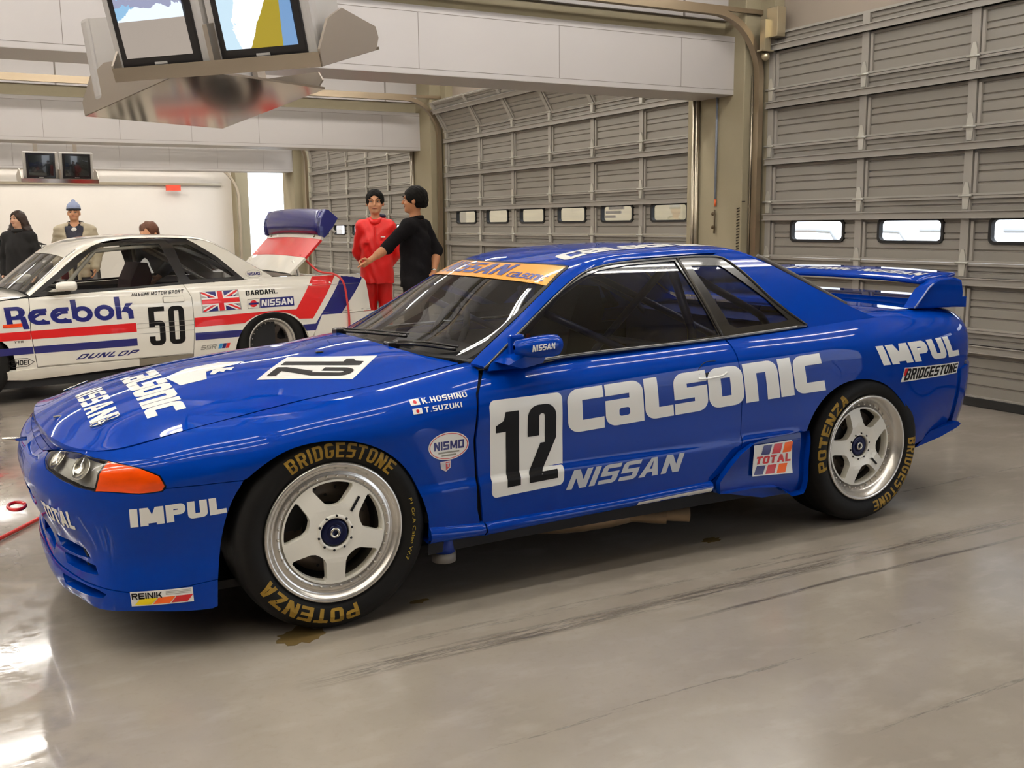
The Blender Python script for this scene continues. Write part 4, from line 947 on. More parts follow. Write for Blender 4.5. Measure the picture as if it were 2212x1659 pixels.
# ---------------------------------------------------------------- wheels
def polar(r, a): return (r * math.cos(a), r * math.sin(a))
def wheel(cx, side, base, dish, name='wheel', lettering=True, marks=True):
    """side -1: near side.  local +y points inwards"""
    R = .2525; RT_ = .3545
    w = empty(name, (cx, side * .858, .3567), 0); w.parent = CAR; w.rotation_euler = (0, 0, 0 if side < 0 else PI)
    # tyre with rounded shoulders
    prof = [(R - .012, .02), (R + .004, .004), (R + .02, -.006), (R + .05, -.012), (RT_ - .03, -.004), (RT_ - .012, .010), (RT_ - .003, .028), (RT_, .06), (RT_, .20), (RT_ - .003, .232), (RT_ - .02, .252), (R + .03, .262), (R - .01, .25)]
    t = MB().lathe(prof, 64); t.build('tyre', M_TYRE, w)
    # tread grooves
    gr = MB()
    for yy in (.10, .16): gr.lathe([(RT_ + .0006, yy - .004), (RT_ + .0006, yy + .004)], 64)
    gr.build('tread_groove', M_DARK, w)
    # rim: rolled outer lip, barrel step, bolt flange
    rp = [(R - .004, .012), (R, .002), (R - .004, -.004), (R - .012, -.004), (R - .018, .002), (R - .024, .012), (.216, .018 + dish * .25), (.2135, .010 + dish), (.186, .014 + dish), (.184, .045 + dish), (.20, .20), (R - .02, .24)]
    MB().lathe(rp, 64).build('rim', M_RIM, w)
    b0 = None
    for k in range(34):
        x, z = polar(.200, 2 * PI * k / 34)
        if b0 is None: b0 = MB().lathe([(.0048, 0), (.0048, -.004), (.003, -.006), (0, -.006)], 8).build('rim_bolt', M_CHROME, w); q = b0
        else: q = b0.copy(); COL.objects.link(q); q.parent = w
        q.location = (x, .012 + dish, z)
    # five broad spokes with rounded windows
    holes = []
    for k in range(5):
        c = base + math.radians(36) + 2 * PI * k / 5
        pts = [polar(.181, c + math.radians(a)) for a in np.linspace(-23.5, 23.5, 9)]
        pts += [polar(.172, c + math.radians(25.0)), polar(.165, c + math.radians(24.6)), polar(.113, c + math.radians(17.5)), polar(.101, c + math.radians(11)), polar(.097, c), polar(.101, c - math.radians(11)), polar(.113, c - math.radians(17.5)), polar(.165, c - math.radians(24.6)), polar(.172, c - math.radians(25.0))]
        holes.append(pts)
    disc = [polar(.188, a) for a in np.linspace(0, 2 * PI, 60, endpoint=False)]; hub = [polar(.052, a) for a in np.linspace(0, 2 * PI, 28, endpoint=False)]
    v, Tt = fill2d([disc], holes + [hub], .02, .014)
    rad = np.hypot(v[:, 0], v[:, 1]); dome = .008 + dish - .012 * np.clip((.185 - rad) / .09, 0, 1) + dish * .45 * np.clip((.11 - rad) / .05, 0, 1)
    a_ = np.arctan2(v[:, 1], v[:, 0]); k = len(v)
    V = [(x, d, z) for (x, z), d in zip(v, dome)] + [(x * .985, d + .034, z * .985) for (x, z), d in zip(v, dome)]; F = [tuple(f) for f in Tt] + [tuple(i + k for i in f[::-1]) for f in Tt]
    for i, j in boundary(Tt): F.append((j, i, k + i, k + j))
    me = mesh('wheel_spokes', V, F, M_WHEEL, w); 
    h0 = dish * 1.45
    MB().lathe([(.053, -.006 + h0), (.058, -.010 + h0), (.066, -.004 + h0), (.070, .004 + h0)], 40).build('hub_ring', M_WHEEL, w)
    pn = MB()
    for q in range(10):
        x, z = polar(.0615, 2 * PI * q / 10 + .2); pn.lathe([(.0045, 0), (.0045, -.004), (0, -.004)], 8, Matrix.Translation((x, -.006 + h0, z)))
    pn.build('hub_pins', M_INT, w)
    yb = -.004 + h0
    n = MB().lathe([(.0, yb + .004), (.012, yb + .004), (.014, yb - .002), (.022, yb - .004), (.024, yb + .002), (.030, yb + .004), (.040, yb - .002), (.048, yb + .004), (.050, yb + .03)], 36); n.build('centre_nut', M_NUT, w)
    MB().lathe([(.010, yb + .0), (.0115, yb - .005), (.0175, yb - .006), (.019, yb)], 24).build('nut_ring', M_CHROME, w)
    # brake disc and calliper behind
    MB().lathe([(.09, .10), (.165, .10), (.165, .13), (.09, .13), (.09, .10)], 48).build('brake_disc', M_BRAKE, w)
    dh = MB()
    for q in range(24):
        x, z = polar(.115 + .03 * (q % 2), 2 * PI * q / 24); dh.lathe([(.006, .0990), (0, .0990)], 8, Matrix.Translation((x, 0, z)))
    dh.build('disc_holes', M_DARK, w)
    MB().lathe([(.0, .14), (.20, .14)], 32).build('hub_backplate', M_INT, w)
    MB().prism([polar(.10, 2.3), polar(.175, 2.3), polar(.175, 2.7), polar(.175, 3.1), polar(.10, 3.1)], .085, .15, 'y').build('brake_calliper', M_INT, w)
    if marks:
        a0 = base + 2 * PI * marks / 5; c_, s_ = math.cos(a0), math.sin(a0); q = [(.092, -.012), (.150, -.012), (.150, -.002), (.092, -.002)]
        mesh('spoke_sticker', [(u * c_ - v_ * s_, .0065 + dish - .0125 * (1 if u < .12 else .45), u * s_ + v_ * c_) for u, v_ in q], [(0, 1, 2, 3)], M_BLACKV, w)
    if lettering:
        def arc_text(s, r0, h, mid_, span, inward, wd, sx, sy):
            g, tw = text2d(s, wd, sx, sy, .22, .16)
            def tf(x, y):
                u = x / tw - .5; a = math.radians(mid_) + math.radians(span) * (-u)
                r = r0 + h * y if inward else r0 + h * y
                return (r * math.cos(a), r * math.sin(a))
            v, Ff = flat_tri(g, tf, 1, .012)
            rr_ = np.hypot(v[:, 0], v[:, 1]); yy = np.interp(rr_, [R, R + .02, R + .05, RT_ - .03, RT_ - .012], [.004, -.006, -.012, -.004, .010]) - .0012
            return mesh('tyre_lettering', [(x, d, z) for (x, z), d in zip(v, yy)], Ff, M_GOLD, w)
        for s, mid_, span, wd, sx, sy in lettering:
            arc_text(s, R + .018, .052, mid_, span, True, wd, sx, sy)
    return w
wn = {'': .62, 'I': .2, 'M': .8}
wheel(0, -1, math.radians(-90), .006, lettering=[('BRIDGESTONE', 83, 80, wn, .20, .17), ('POTENZA', 246, 76, {'': .95}, .30, .2)], marks=2)
wheel(2.615, -1, math.radians(-111), .036, lettering=[('POTENZA', 158, 74, {'': .95}, .30, .2), ('BRIDGESTONE', -38, 84, wn, .20, .17)], marks=1)
wheel(0, 1, math.radians(-90), .006, lettering=None, marks=0); wheel(2.615, 1, math.radians(-90), .036, lettering=None, marks=0)
# chalk marks on the front tyre wall
v, F = font_tri('P1 Gr.A Calso W.7', .0); V = []
for x, y in v:
    a = math.radians(18 - 46 * x); r = .2525 + .034 + .012 * y; V.append((r * math.cos(a), -.866 - .0028 - .0035, .3567 + r * math.sin(a)))
mesh('tyre_chalk_mark', V, F, mat('yellow_chalk', srgb(186, 160, 50), .7), CAR)
# wheel houses
for cx in (0, 2.615):
    for s in (-1, 1):
        n = 18; V = []; 
        for k in range(n + 1):
            a = -.06 + (PI + .12) * k / n
            for y in (.80 if cx else .82, .50): V.append((cx + .42 * math.cos(a), s * y, .35 + .40 * math.sin(a)))
        F = [(2 * k, 2 * k + 1, 2 * k + 3, 2 * k + 2) for k in range(n)] + [tuple(2 * k + 1 for k in range(n + 1))]
        mesh('wheel_house', V, F, M_INT, CAR)
# floor pan, exhaust, jacking peg
MB().box(-.50, 2.95, -.70, .70, .17, .20).build('floor_pan', M_INT, CAR)
M_EXH = mat('burnt_exhaust', srgb(150, 128, 102), .45, metal=.5, noise=(9, .5))
e = MB(); e.tube([(.95, -.60, .168), (1.05, -.62, .172), (1.15, -.64, .174), (1.30, -.655, .174), (1.40, -.67, .174)], [.035, .048, .052, .050, .038], 16)
e.build('silencer', M_EXH, CAR)
for P_ in ([(1.36, -.66, .176), (1.45, -.735, .172), (1.505, -.775, .171)], [(1.42, -.62, .172), (1.56, -.74, .166), (1.625, -.78, .164)]):
    e = MB(); e.tube(P_, .034, 14, caps=False); e.build('exhaust_pipe', M_EXH, CAR)
    c = Vector(P_[-1]) - Vector((.004, -.003, 0)); d = (Vector(P_[-1]) - Vector(P_[-2])).normalized(); a = Vector((d.y, -d.x, 0)).normalized()
    mesh('exhaust_bore', [c + (a * math.cos(t) + Vector((0, 0, 1)) * math.sin(t)) * .033 for t in np.linspace(0, 2 * PI, 16, endpoint=False)], [tuple(range(16))], M_DARK, CAR)
j = MB(); j.tube([(.44, -.80, .20), (.44, -.80, .262)], .042, 16); j.build('jack_peg', M_BLUE_IN, CAR)
MB().tube([(.44, -.80, .165), (.44, -.80, .20)], .046, 16).build('jack_peg_foot', mat('grey_peg', srgb(120, 116, 112), .5), CAR)

# ---------------------------------------------------------------- cabin
ins = MB(); ins.prism([(.60, .84), (.76, .90), (.98, .87), (1.02, .70), (.70, .60), (.60, .70)], -.60, .60, 'y'); ins.build('dashboard', M_INT, CAR)
M_CAGE = mat('blue_cage_tube', (.005, .02, .12, 1), .35, coat=.5)
cg = MB()
for s in (-1, 1):
    cg.tube([(.72, s * .66, .60), (.74, s * .68, .88), (1.10, s * .55, 1.13), (1.27, s * .50, 1.205), (1.72, s * .49, 1.245)], .020, 8)
    cg.tube([(1.74, s * .66, .22), (1.74, s * .63, .95), (1.72, s * .49, 1.245)], .020, 8); cg.tube([(1.72, s * .49, 1.24), (2.25, s * .50, .98), (2.62, s * .5, .62)], .018, 8)
    cg.tube([(.75, s * .68, .62), (1.74, s * .66, .42)], .018, 8); cg.tube([(1.0, s * .59, 1.06), (1.74, s * .65, .72)], .016, 8)
cg.tube([(1.72, -.49, 1.245), (1.72, .49, 1.245)], .020, 8); cg.tube([(1.27, -.50, 1.205), (1.27, .50, 1.205)], .018, 8); cg.tube([(1.74, -.64, .85), (1.74, .64, .85)], .018, 8); cg.tube([(1.73, .48, 1.24), (2.6, -.5, .62)], .018, 8); cg.tube([(1.73, -.48, 1.24), (1.74, .64, .40)], .018, 8)
cg.build('roll_cage', M_CAGE, CAR)
se = MB(); se.box(1.18, 1.62, .14, .58, .28, .48, bev=.04); se.prism([(1.50, .42), (1.62, .42), (1.80, .98), (1.76, 1.10), (1.66, 1.10), (1.60, .95)], .14, .58, 'y'); se.build('bucket_seat', mat('charcoal_cloth', (.02, .02, .022, 1), .85), CAR)
st = MB(); M = Matrix.Translation((1.02, .36, .88)) @ Matrix.Rotation(math.radians(-65), 4, 'Y'); pts = [M @ Vector((.165 * math.cos(t), .165 * math.sin(t), 0)) for t in np.linspace(0, 2 * PI, 28)]; st.tube(pts, .016, 8, caps=False)
for a in (0, 2.1, 4.2): st.tube([M @ Vector((0, 0, 0)), M @ Vector((.16 * math.cos(a), .16 * math.sin(a), 0))], .010, 6)
st.build('steering_wheel', M_INT, CAR)
for s_ in (-1, 1): MB().box(.44, 2.45, s_ * .68 - .02, s_ * .68 + .02, .22, .86).build('door_card', M_INT, CAR)
MB().box(2.30, 2.34, -.66, .66, .22, .93).box(2.30, 2.70, -.68, .68, .92, .94).build('rear_bulkhead', M_BLUE_IN, CAR)
MB().box(.95, 2.3, -.66, .66, .205, .215).build('cabin_floor', M_BLUE_IN, CAR)
mesh('red_tag_strip', [(.86, -.66, .86), (.88, -.66, .86), (.905, -.66, .985), (.885, -.66, .985)], [(0, 1, 2, 3)], mat('red_yellow_strip', srgb(176, 60, 30), .5, noise=(60, .8)), CAR)
# mirrors
def mirror_pod(s):
    V = []; F = []; n = 14; st_ = [(-.105, .010, .010), (-.095, .035, .030), (-.05, .052, .042), (.0, .058, .048), (.06, .058, .050), (.095, .052, .046), (.112, .034, .030), (.117, .0, .0)]
    m = MB()
    # pod: long axis across the car's length, rounded both ends
    for x, ry, rz in st_:
        x *= .86; ry *= .8; rz *= .80
        for k in range(n):
            t = 2 * PI * k / n; V.append((.795 + x, -.905 + ry * math.cos(t) + (.02 if x < -.05 else 0), .966 + rz * math.sin(t) * (1 if math.sin(t) > 0 else 1.15) + x * .02))
    for i in range(len(st_) - 1):
        for k in range(n): F.append((i * n + k, i * n + (k + 1) % n, (i + 1) * n + (k + 1) % n, (i + 1) * n + k))
    m.add(V, F, smooth=True)
    m.prism([(.675, .902), (.70, .915), (.79, .945), (.84, .935), (.82, .900), (.73, .885)], -.90, -.775, 'y'); m.box(.735, .80, -.80, -.775, .90, 1.0, bev=.01)
    o = m.build('door_mirror', M_BLUE, CAR)
    return o
mp = mirror_pod(-1)
# door handle
H = [(1.595, .792), (1.752, .806), (1.752, .772), (1.61, .764)]
both('handle_recess', SK, [ST([(1.600, .786), (1.70, .797), (1.705, .782), (1.62, .770)])], step=.05, off=.0012, m=M_DARK, parent=CAR)
strip('door_handle', [(1.60, .770), (1.64, .766), (1.69, .769), (1.735, .776), (1.752, .786)], .0045, M_WHITE, .002, SK, ST)
strip('handle_seam', [(1.598, .800), (1.63, .828), (1.70, .836)], .0016, M_DARK, .0, SK, ST)
# ---------------------------------------------------------------- lettering and stickers on the blue car
def place_text(name, surf, ax, quad, s, widths, sx, sy, r, gap, m, off=.0015, slant=0., step=.03, parent=None, rise=None):
    g, tw = text2d(s, widths, sx, sy, r, gap, slant); Q = quad_map(quad); hi = 1.
    tf = lambda x, y: Q(x / tw, y)
    v, F = flat_tri(g, tf, step, step); return on_surf(name, surf, v, F, off, m, parent or CAR, ax)
def place_poly(name, surf, ax, quad, polys, m, off, subs=(), step=.03, parent=None):
    Q = quad_map(quad); mp = lambda P: [tuple(Q(u, v)) for u, v in P]
    v, F = fill2d([mp(p) for p in polys], [mp(p) for p in subs], step, step); return on_surf(name, surf, v, F, off, m, parent or CAR, ax)
def place_font(name, surf, ax, quad, s, m, off=.0018, bold=.02, shear=0., parent=None):
    v, F = font_tri(s, bold, shear); Q = quad_map(quad); v = np.array([Q(u, w) for u, w in v]); return on_surf(name, surf, v, F, off, m, parent or CAR, ax)
XZ = (0, 2); XY = (0, 1)
unit = [(0, 0), (1, 0), (1, 1), (0, 1)]
# door number
q12 = [(.612, .766), (.931, .772), (.937, .407), (.615, .394)]
place_poly('number_panel', SK, XZ, q12, [rr(0, 0, 1, 1, (.07, .07, .07, .07))], M_WHITE, .0015, step=.010)
def panel_digits(name, surf, ax, q, off, d1, d2):
    Qm = quad_map(q)
    for c, (u0, u1, v0, v1) in d1:
        w = 1.
        g, _ = [glyph(c, (u1 - u0) / (v1 - v0) * d2, .30 if c != '1' else .30, .11, .2)], 0
        ww = (u1 - u0) / (v1 - v0) * d2
        tf = lambda x, y: Qm(u0 + (u1 - u0) * x / ww, v0 + (v1 - v0) * y)
        a, b = glyph(c, ww, ww * (.40 if c != '1' else .62), .115, .16)
        v, F = flat_tri([(a, b)], tf, .010, .010); on_surf(name, surf, v, F, off, M_BLACKV, CAR, ax)
panel_digits('number_digit', SK, XZ, q12, .0026, [('1', (.10, .39, .085, .87)), ('2', (.51, .91, .085, .90))], .86)
# the big maker's word along the side
cw_ = {'c': .84, 'a': .92, 'l': .70, 's': .86, 'o': .93, 'n': .93, 'I': .36}
def calsonic(name, surf, ax, quad, m, off=.0016, step=.03, upto='calsonIc', sx=.34, sy=.27):
    out = []; x = 0
    for c in upto:
        w = cw_[c] if c != 'I' else .37
        a, b = glyph('O' if c == 'o' else c, w, sx if c != 'I' else .37, sy, .26); out.append(([[(px + x, py) for px, py in p] for p in a], [[(px + x, py) for px, py in p] for p in b])); x += w + .035
    x -= .035; Q = quad_map(quad); v, F = flat_tri(out, lambda u, w: Q(u / x, w), step, step); return on_surf(name, surf, v, F, off, m, CAR, ax)
calsonic('sponsor_lettering', SK, XZ, [(.952, .776), (2.273, .831), (2.310, .662), (.962, .604)], M_WHITE)
IW = {'M': 1.16, 'P': .98, 'U': 1.0, 'L': .86, 'I': .38}
NW = {'N': .92, 'I': .26, 'S': .86, 'A': .98}
place_text('sponsor_lettering', SK, XZ, [(.966, .457), (1.512, .464), (1.500, .386), (.947, .380)], 'NISSAN', NW, .27, .21, .22, .14, M_SILVER, slant=.16)
place_text('sponsor_lettering', SK, XZ, [(-.662, .519), (-.372, .541), (-.368, .484), (-.660, .456)], 'IMPUL', IW, .38, .28, .26, .10, M_WHITE)
place_text('sponsor_lettering', SK, XZ, [(2.623, .838), (3.240, .848), (3.305, .742), (2.672, .747)], 'IMPUL', IW, .38, .28, .26, .10, M_WHITE)
# front word across the corner of the bumper, laid out along the skin
TW = {'': .78, 'T': .74, 'A': .92, 'L': .66}
g, tw = text2d('TOTAL', TW, .27, .22, .3, .08); Q = quad_map([(.425, .391), (.618, .384), (.618, .316), (.425, .330)])
v, F = flat_tri(g, lambda x, y: Q(x / tw, y), .03, .03); on_surf('sponsor_lettering', SK, v, F, .0016, M_WHITE, CAR, st=True)
# stripe sticker on the lip
qr = [(-.672, .2335), (-.486, .2395), (-.484, .190), (-.669, .184)]
place_poly('lip_sticker', SK, XZ, qr, [unit], M_WHITE, .0056)
for k, m in enumerate((M_YELLOW, M_ORANGE, M_RED)): place_poly('sticker_bar', SK, XZ, qr, [[(.05 + .29 * k, .08), (.32 + .29 * k, .08), (.42 + .29 * k, .52), (.15 + .29 * k, .52)]], m, .0066)
place_text('sticker_lettering', SK, XZ, [(-.668, .229), (-.578, .2315), (-.578, .2115), (-.667, .208)], 'REINIK', {'': 1.1}, .24, .24, .3, .14, M_BLACKV, off=.0068)
for k in range(3): place_poly('sticker_small_print', SK, XZ, qr, [[(.56, .66 + .10 * k), (.97, .66 + .10 * k), (.97, .69 + .10 * k), (.56, .69 + .10 * k)]], mat('grey_print', srgb(150, 148, 138), .5), .0066)
# driver names with flags
for (x0, x1, z0, z1, z2, z3, s) in ((.352, .531, .778, .788, .796, .806, 'K.HOSHINO'), (.352, .502, .749, .755, .767, .773, 'T.SUZUKI')):
    place_text('driver_name', SK, XZ, [(x0, z2), (x1, z3), (x1, z1), (x0, z0)], s, {'': .66, '.': .2, 'M': .9}, .19, .17, .25, .16, M_WHITE)
for z in (.776, .747):
    qf = [(.306, z + .018), (.343, z + .019), (.343, z), (.306, z - .001)]
    place_poly('flag_sticker', SK, XZ, qf, [unit], M_WHITE, .0016); place_poly('flag_disc', SK, XZ, qf, [[(.5 + .17 * math.cos(t), .5 + .29 * math.sin(t)) for t in np.linspace(0, 2 * PI, 16, endpoint=False)]], M_RED, .0024)
# oval and shield
def oval(cx, cz, a, b, n=36): return [(cx + a * math.cos(t), cz + b * math.sin(t)) for t in np.linspace(0, 2 * PI, n, endpoint=False)]
def poly_on(name, surf, ax, P, m, off, subs=(), step=.03):
    v, F = fill2d([P], subs, step, step); return on_surf(name, surf, v, F, off, m, CAR, ax)
poly_on('oval_sticker', SK, XZ, oval(.439, .618, .084, .052), M_WHITE, .0015); poly_on('oval_ring', SK, XZ, oval(.439, .618, .080, .048), M_RED, .0022, [oval(.439, .618, .077, .0455)])
place_text('oval_lettering', SK, XZ, [(.378, .637), (.503, .637), (.503, .605), (.378, .605)], 'NISMO', {'': .78, 'I': .2, 'M': .95}, .22, .22, .05, .12, M_NAVY, off=.0024)
for k, (a, b) in enumerate(((.395, .483), (.408, .470))): place_poly('oval_small_print', SK, XZ, [(a, .598 - .011 * k), (b, .598 - .011 * k), (b, .592 - .011 * k), (a, .592 - .011 * k)], [unit], mat('grey_print', srgb(150, 148, 138), .5), .0024)
poly_on('shield_badge', SK, XZ, [(.402, .563), (.447, .563), (.445, .537), (.425, .524), (.404, .537)], mat('shield_silver', srgb(205, 190, 190), .3, metal=.3), .0025)
poly_on('shield_field', SK, XZ, [(.425, .559), (.443, .559), (.441, .540), (.425, .529)], M_RED, .0032)
place_text('shield_lettering', SK, XZ, [(.407, .556), (.441, .556), (.441, .541), (.407, .541)], 'GT', {'': .8}, .2, .2, .2, .2, M_SILVER, off=.004)
# tyre maker's sticker at the tail
qb = [(2.807, .724), (3.306, .709), (3.288, .655), (2.796, .657)]
place_poly('tail_sticker', SK, XZ, qb, [[(0, 0), (1, 0), (1, 1), (.12, 1), (.03, 1.02)]], M_WHITE, .0015)
place_text('sticker_lettering', SK, XZ, [(2.832, .718), (3.292, .704), (3.276, .661), (2.816, .663)], 'BRIDGESTONE', {'': .86, 'I': .3}, .30, .2, .25, .13, M_BLACKV, slant=.12, off=.0024)
place_poly('sticker_red_wedge', SK, XZ, qb, [[(.035, .95), (.085, .95), (.05, .45), (.025, .40)]], M_RED, .003)
# square sticker on the skirt
qs = [(1.889, .455), (2.098, .459), (2.110, .308), (1.886, .318)]
place_poly('square_sticker', SS, XZ, qs, [unit], M_WHITE, .0075)
for k, m in enumerate((M_NAVY, M_RED, M_ORANGE)):
    place_poly('sticker_bar', SS, XZ, qs, [[(.20 + .28 * k - .02, .67), (.42 + .28 * k - .02, .67), (.49 + .28 * k - .02, .96), (.27 + .28 * k - .02, .96)]], m, .0085)
    place_poly('sticker_bar', SS, XZ, qs, [[(.03 + .28 * k, .04), (.25 + .28 * k, .04), (.32 + .28 * k, .33), (.10 + .28 * k, .33)]], m, .0085)
Qs = quad_map(qs); place_text('sticker_lettering', SS, XZ, [tuple(Qs(.09, .63)), tuple(Qs(.96, .63)), tuple(Qs(.96, .38)), tuple(Qs(.05, .38))], 'TOTAL', TW, .27, .24, .25, .10, M_RED, off=.0085)
# mirror word
place_pts = [(.745, .976), (.842, .980), (.842, .958), (.745, .951)]
g, tw = text2d('NISSAN', NW, .27, .21, .22, .14, .16); Q = quad_map(place_pts); v, F = flat_tri(g, lambda x, y: Q(x / tw, y), 1, 1)
mesh('mirror_lettering', [(x, -.9525 + 12. * (z - .966) ** 2, z) for x, z in v], F, M_WHITE, CAR)
# bonnet words (read from the nose), number panel turned towards the kerb
calsonic('bonnet_lettering', BN, XY, [(-.42, .105), (-.42, -.549), (-.552, -.549), (-.552, .105)], M_WHITE)
place_text('bonnet_lettering', BN, XY, [(-.625, .10), (-.625, -.41), (-.720, -.41), (-.720, .10)], 'NISSAN', NW, .27, .21, .22, .14, M_WHITE, slant=.16)
qh = [(.347, -.415), (.176, -.595), (-.140, -.436), (.049, -.203)]
place_poly('bonnet_number_panel', BN, XY, qh, [unit], M_WHITE, .0015)
panel_digits('bonnet_digit', BN, XY, qh, .0026, [('1', (.15, .42, .06, .92)), ('2', (.52, .88, .06, .92))], .86)
poly_on('bonnet_glint_and_scrawl', BN, XY, [(-.42, -.165), (-.392, -.318), (-.295, -.314), (-.275, -.215), (-.15, -.185), (-.115, -.155), (-.20, -.094), (-.33, -.095)], M_WHITE, .0015)  # white patch painting in the ceiling lamps' highlight on the bonnet
poly_on('bonnet_glint_and_scrawl', BN, XY, [(-.272, -.262), (-.258, -.275), (-.232, -.247), (-.222, -.27), (-.205, -.242), (-.19, -.262), (-.17, -.225), (-.225, -.20), (-.25, -.215)], M_WHITE, .0016)  # jagged strokes like an autograph, beside the painted highlight
# roof and screen banner
calsonic('roof_lettering', RF, XY, [(1.225, -.305), (2.07, -.30), (2.05, -.42), (1.21, -.44)], M_WHITE)
bt = RT([(1.098, 0), (1.106, -.12), (1.127, -.28), (1.160, -.42), (1.180, -.500)]); bb = RT([(1.036, -.562), (1.01, -.45), (.985, -.30), (.972, -.15), (.968, 0)])
bt[0] = (bt[0][0] - .012, RF.T); bb[-1] = (bb[-1][0], RF.T); ban = [bt[0]] + [(s - .014, t) for s, t in bt[1:]] + bb
half_both('screen_banner', ban, .0012, M_BANNER)
def banner_uv(u, w):
    """u across the screen (+1 far side .. -1 near side), w down the banner"""
    y = -.505 * abs(u); a = np.array([np.interp(-y, [0, .12, .28, .42, .505], [1.092, 1.100, 1.121, 1.153, 1.172]), y]); b = np.array([np.interp(-y, [0, .15, .30, .45, .562], [.968, .972, .985, 1.01, 1.036]), y * 1.09]); p = a * (1 - w) + b * w
    return p
def banner_text(s, u0, u1, w0, w1, widths, sx, sy, m, slant, cal=False):
    if cal:
        out = []; x = 0
        for c in 'calsonIc':
            w = cw_[c] if c != 'I' else .3; a, b = glyph('O' if c == 'o' else c, w, .26, .22, .3); out.append(([[(px + x + .15 * py, py) for px, py in p] for p in a], [[(px + x + .15 * py, py) for px, py in p] for p in b])); x += w + .08
        g, tw = out, x
    else: g, tw = text2d(s, widths, sx, sy, .22, .14, slant)
    v, F = flat_tri(g, lambda x, y: (u0 + (u1 - u0) * x / tw, w1 + (w0 - w1) * y), .04, .04)
    pts = np.array([banner_uv(u, w) for u, w in v]); sg = np.where(v[:, 0] > 0, -1, 1)
    s, t = RF.inv(pts[:, 0], pts[:, 1], XY); P, n, _, _ = RF.frame(s, t); n = np.where(n[:, 2:3] < 0, -n, n); P = P + n * .0026; P[:, 1] *= sg; n[:, 1] *= sg
    return mesh('banner_lettering', P, F, m, CAR, True, n)
M_BANBLUE = mat('banner_blue', srgb(38, 60, 140), .3, coat=.4)
banner_text('NISSAN', .80, -.44, .15, .82, NW, .27, .21, M_BANBLUE, .2)
banner_text('', -.50, -.96, .58, .84, None, 0, 0, M_BANBLUE, 0, True)
# wing words
g, tw = text2d('CALSONIC NISSAN', {'': .8, 'I': .26}, .24, .2, .22, .14, .16); v, F = flat_tri(g, lambda x, y: (.50 - 1.08 * x / tw, y), .05, .05)
sag = lambda y: .012 * (1 - (y / .655) ** 2); bow = lambda y: -.05 * (abs(y) / .655) ** 3
mesh('wing_lettering', [(3.272 + .068 * w + bow(y), y, 1.1308 + .0088 * w + sag(y) + .001) for y, w in v], F, M_WHITE, CAR)
# bonnet pins and nozzles
def pin(x, y):
    s, t = RN([(x, y)])[0]; p, n, a, b = BN.frame([s], [t]); p = p[0]; n = n[0] if n[0][2] > 0 else -n[0]
    M = Matrix.Translation(Vector(p)) @ Vector((0, 0, 1)).rotation_difference(Vector(n)).to_matrix().to_4x4(); m = MB()
    m.tube([M @ Vector((.026 * math.cos(t_) - .035, .014 * math.sin(t_), .006)) for t_ in np.linspace(0, 2 * PI, 18)], .003, 6); m.tube([M @ Vector((.022 * math.cos(t_) + .018, .012 * math.sin(t_), .007)) for t_ in np.linspace(0, 2 * PI, 18)], .003, 6)
    m.lathe([(.012, 0), (.012, .003), (.005, .004), (.005, .012), (0, .012)], 14, M @ Matrix.Translation((-.03, 0, 0)) @ Matrix.Rotation(PI / 2, 4, 'X')); return m.build('bonnet_pin', M_CHROME, CAR)
RN = BT
pin(-.665, -.450); o = pin(-.665, -.450); far(o); bpy.data.objects.remove(o)
for x, y in ((.177, -.215), (-.803, -.16)):
    s, t = BT([(x, y)])[0]; p = BN([s], [t])[0]; MB().box(p[0] - .015, p[0] + .015, p[1] - .008, p[1] + .008, p[2] - .002, p[2] + .006, bev=.003).build('washer_nozzle' if x > 0 else 'nose_badge', M_TRIM if x > 0 else M_CHROME, CAR)
# towing stub and red ring at the nose
MB().tube([(-.90, .05, .63), (-.985, .05, .636)], .008, 10).build('tow_stub', M_CHROME, CAR)
MB().tube([(-.935 + .03 * math.cos(t) - .02, .04 + .06 * math.sin(t), .375) for t in np.linspace(0, 2 * PI, 20)], .007, 6).build('tow_ring', M_RED, CAR)
# ================================================================ WHITE RACING SALOON
WY = math.radians(7); WO = (-1.04023, 4.88663, 0)
WCAR = empty('race_car', WO, WY, 'white racing coupe with red and navy stripes, number 50 and its boot lid raised', 'car')
M_WP = mat('white_car_paint', srgb(240, 236, 224), .30, spec=.4, coat=1., coatr=.03)
M_STR = mat('red_stripe', srgb(214, 30, 30), .3, coat=.6)
M_STB = mat('navy_stripe', srgb(28, 30, 104), .3, coat=.6)
HW = .845
def w_inset(x, z):
    d = np.interp(z, [.15, .22, .30, .45, .62, .76, .87, .95], [.08, .035, .012, .0, .0, .008, .030, .075])
    return d + np.interp(x, [-.9, -.6, -.2, 3.2, 3.5, 3.7], [.16, .07, 0, 0, .02, .06])
WS_ = Surf([[(x, w_inset(x, z), z) for z in np.linspace(.14, .97, 22)] for x in np.linspace(-.9, 3.72, 40)], 300, 90)
def wg_y(z): return np.interp(z, [.84, .90, 1.0, 1.2, 1.32], [.035, .055, .088, .160, .215])
WG = Surf([[(x, float(wg_y(z)), z) for z in np.linspace(.84, 1.36, 12)] for x in np.linspace(.3, 3.0, 10)], 120, 50)
WST = surf_map(WS_); WGT = surf_map(WG)
def wfar(o):
    me = o.data; n = len(me.vertices); co = np.zeros(n * 3); me.vertices.foreach_get('co', co); co = co.reshape(-1, 3).copy(); co[:, 1] = 2 * HW - co[:, 1]
    return mesh(o.name.split('.')[0], co, [tuple(p.vertices)[::-1] for p in me.polygons], list(me.materials), o.parent, True)
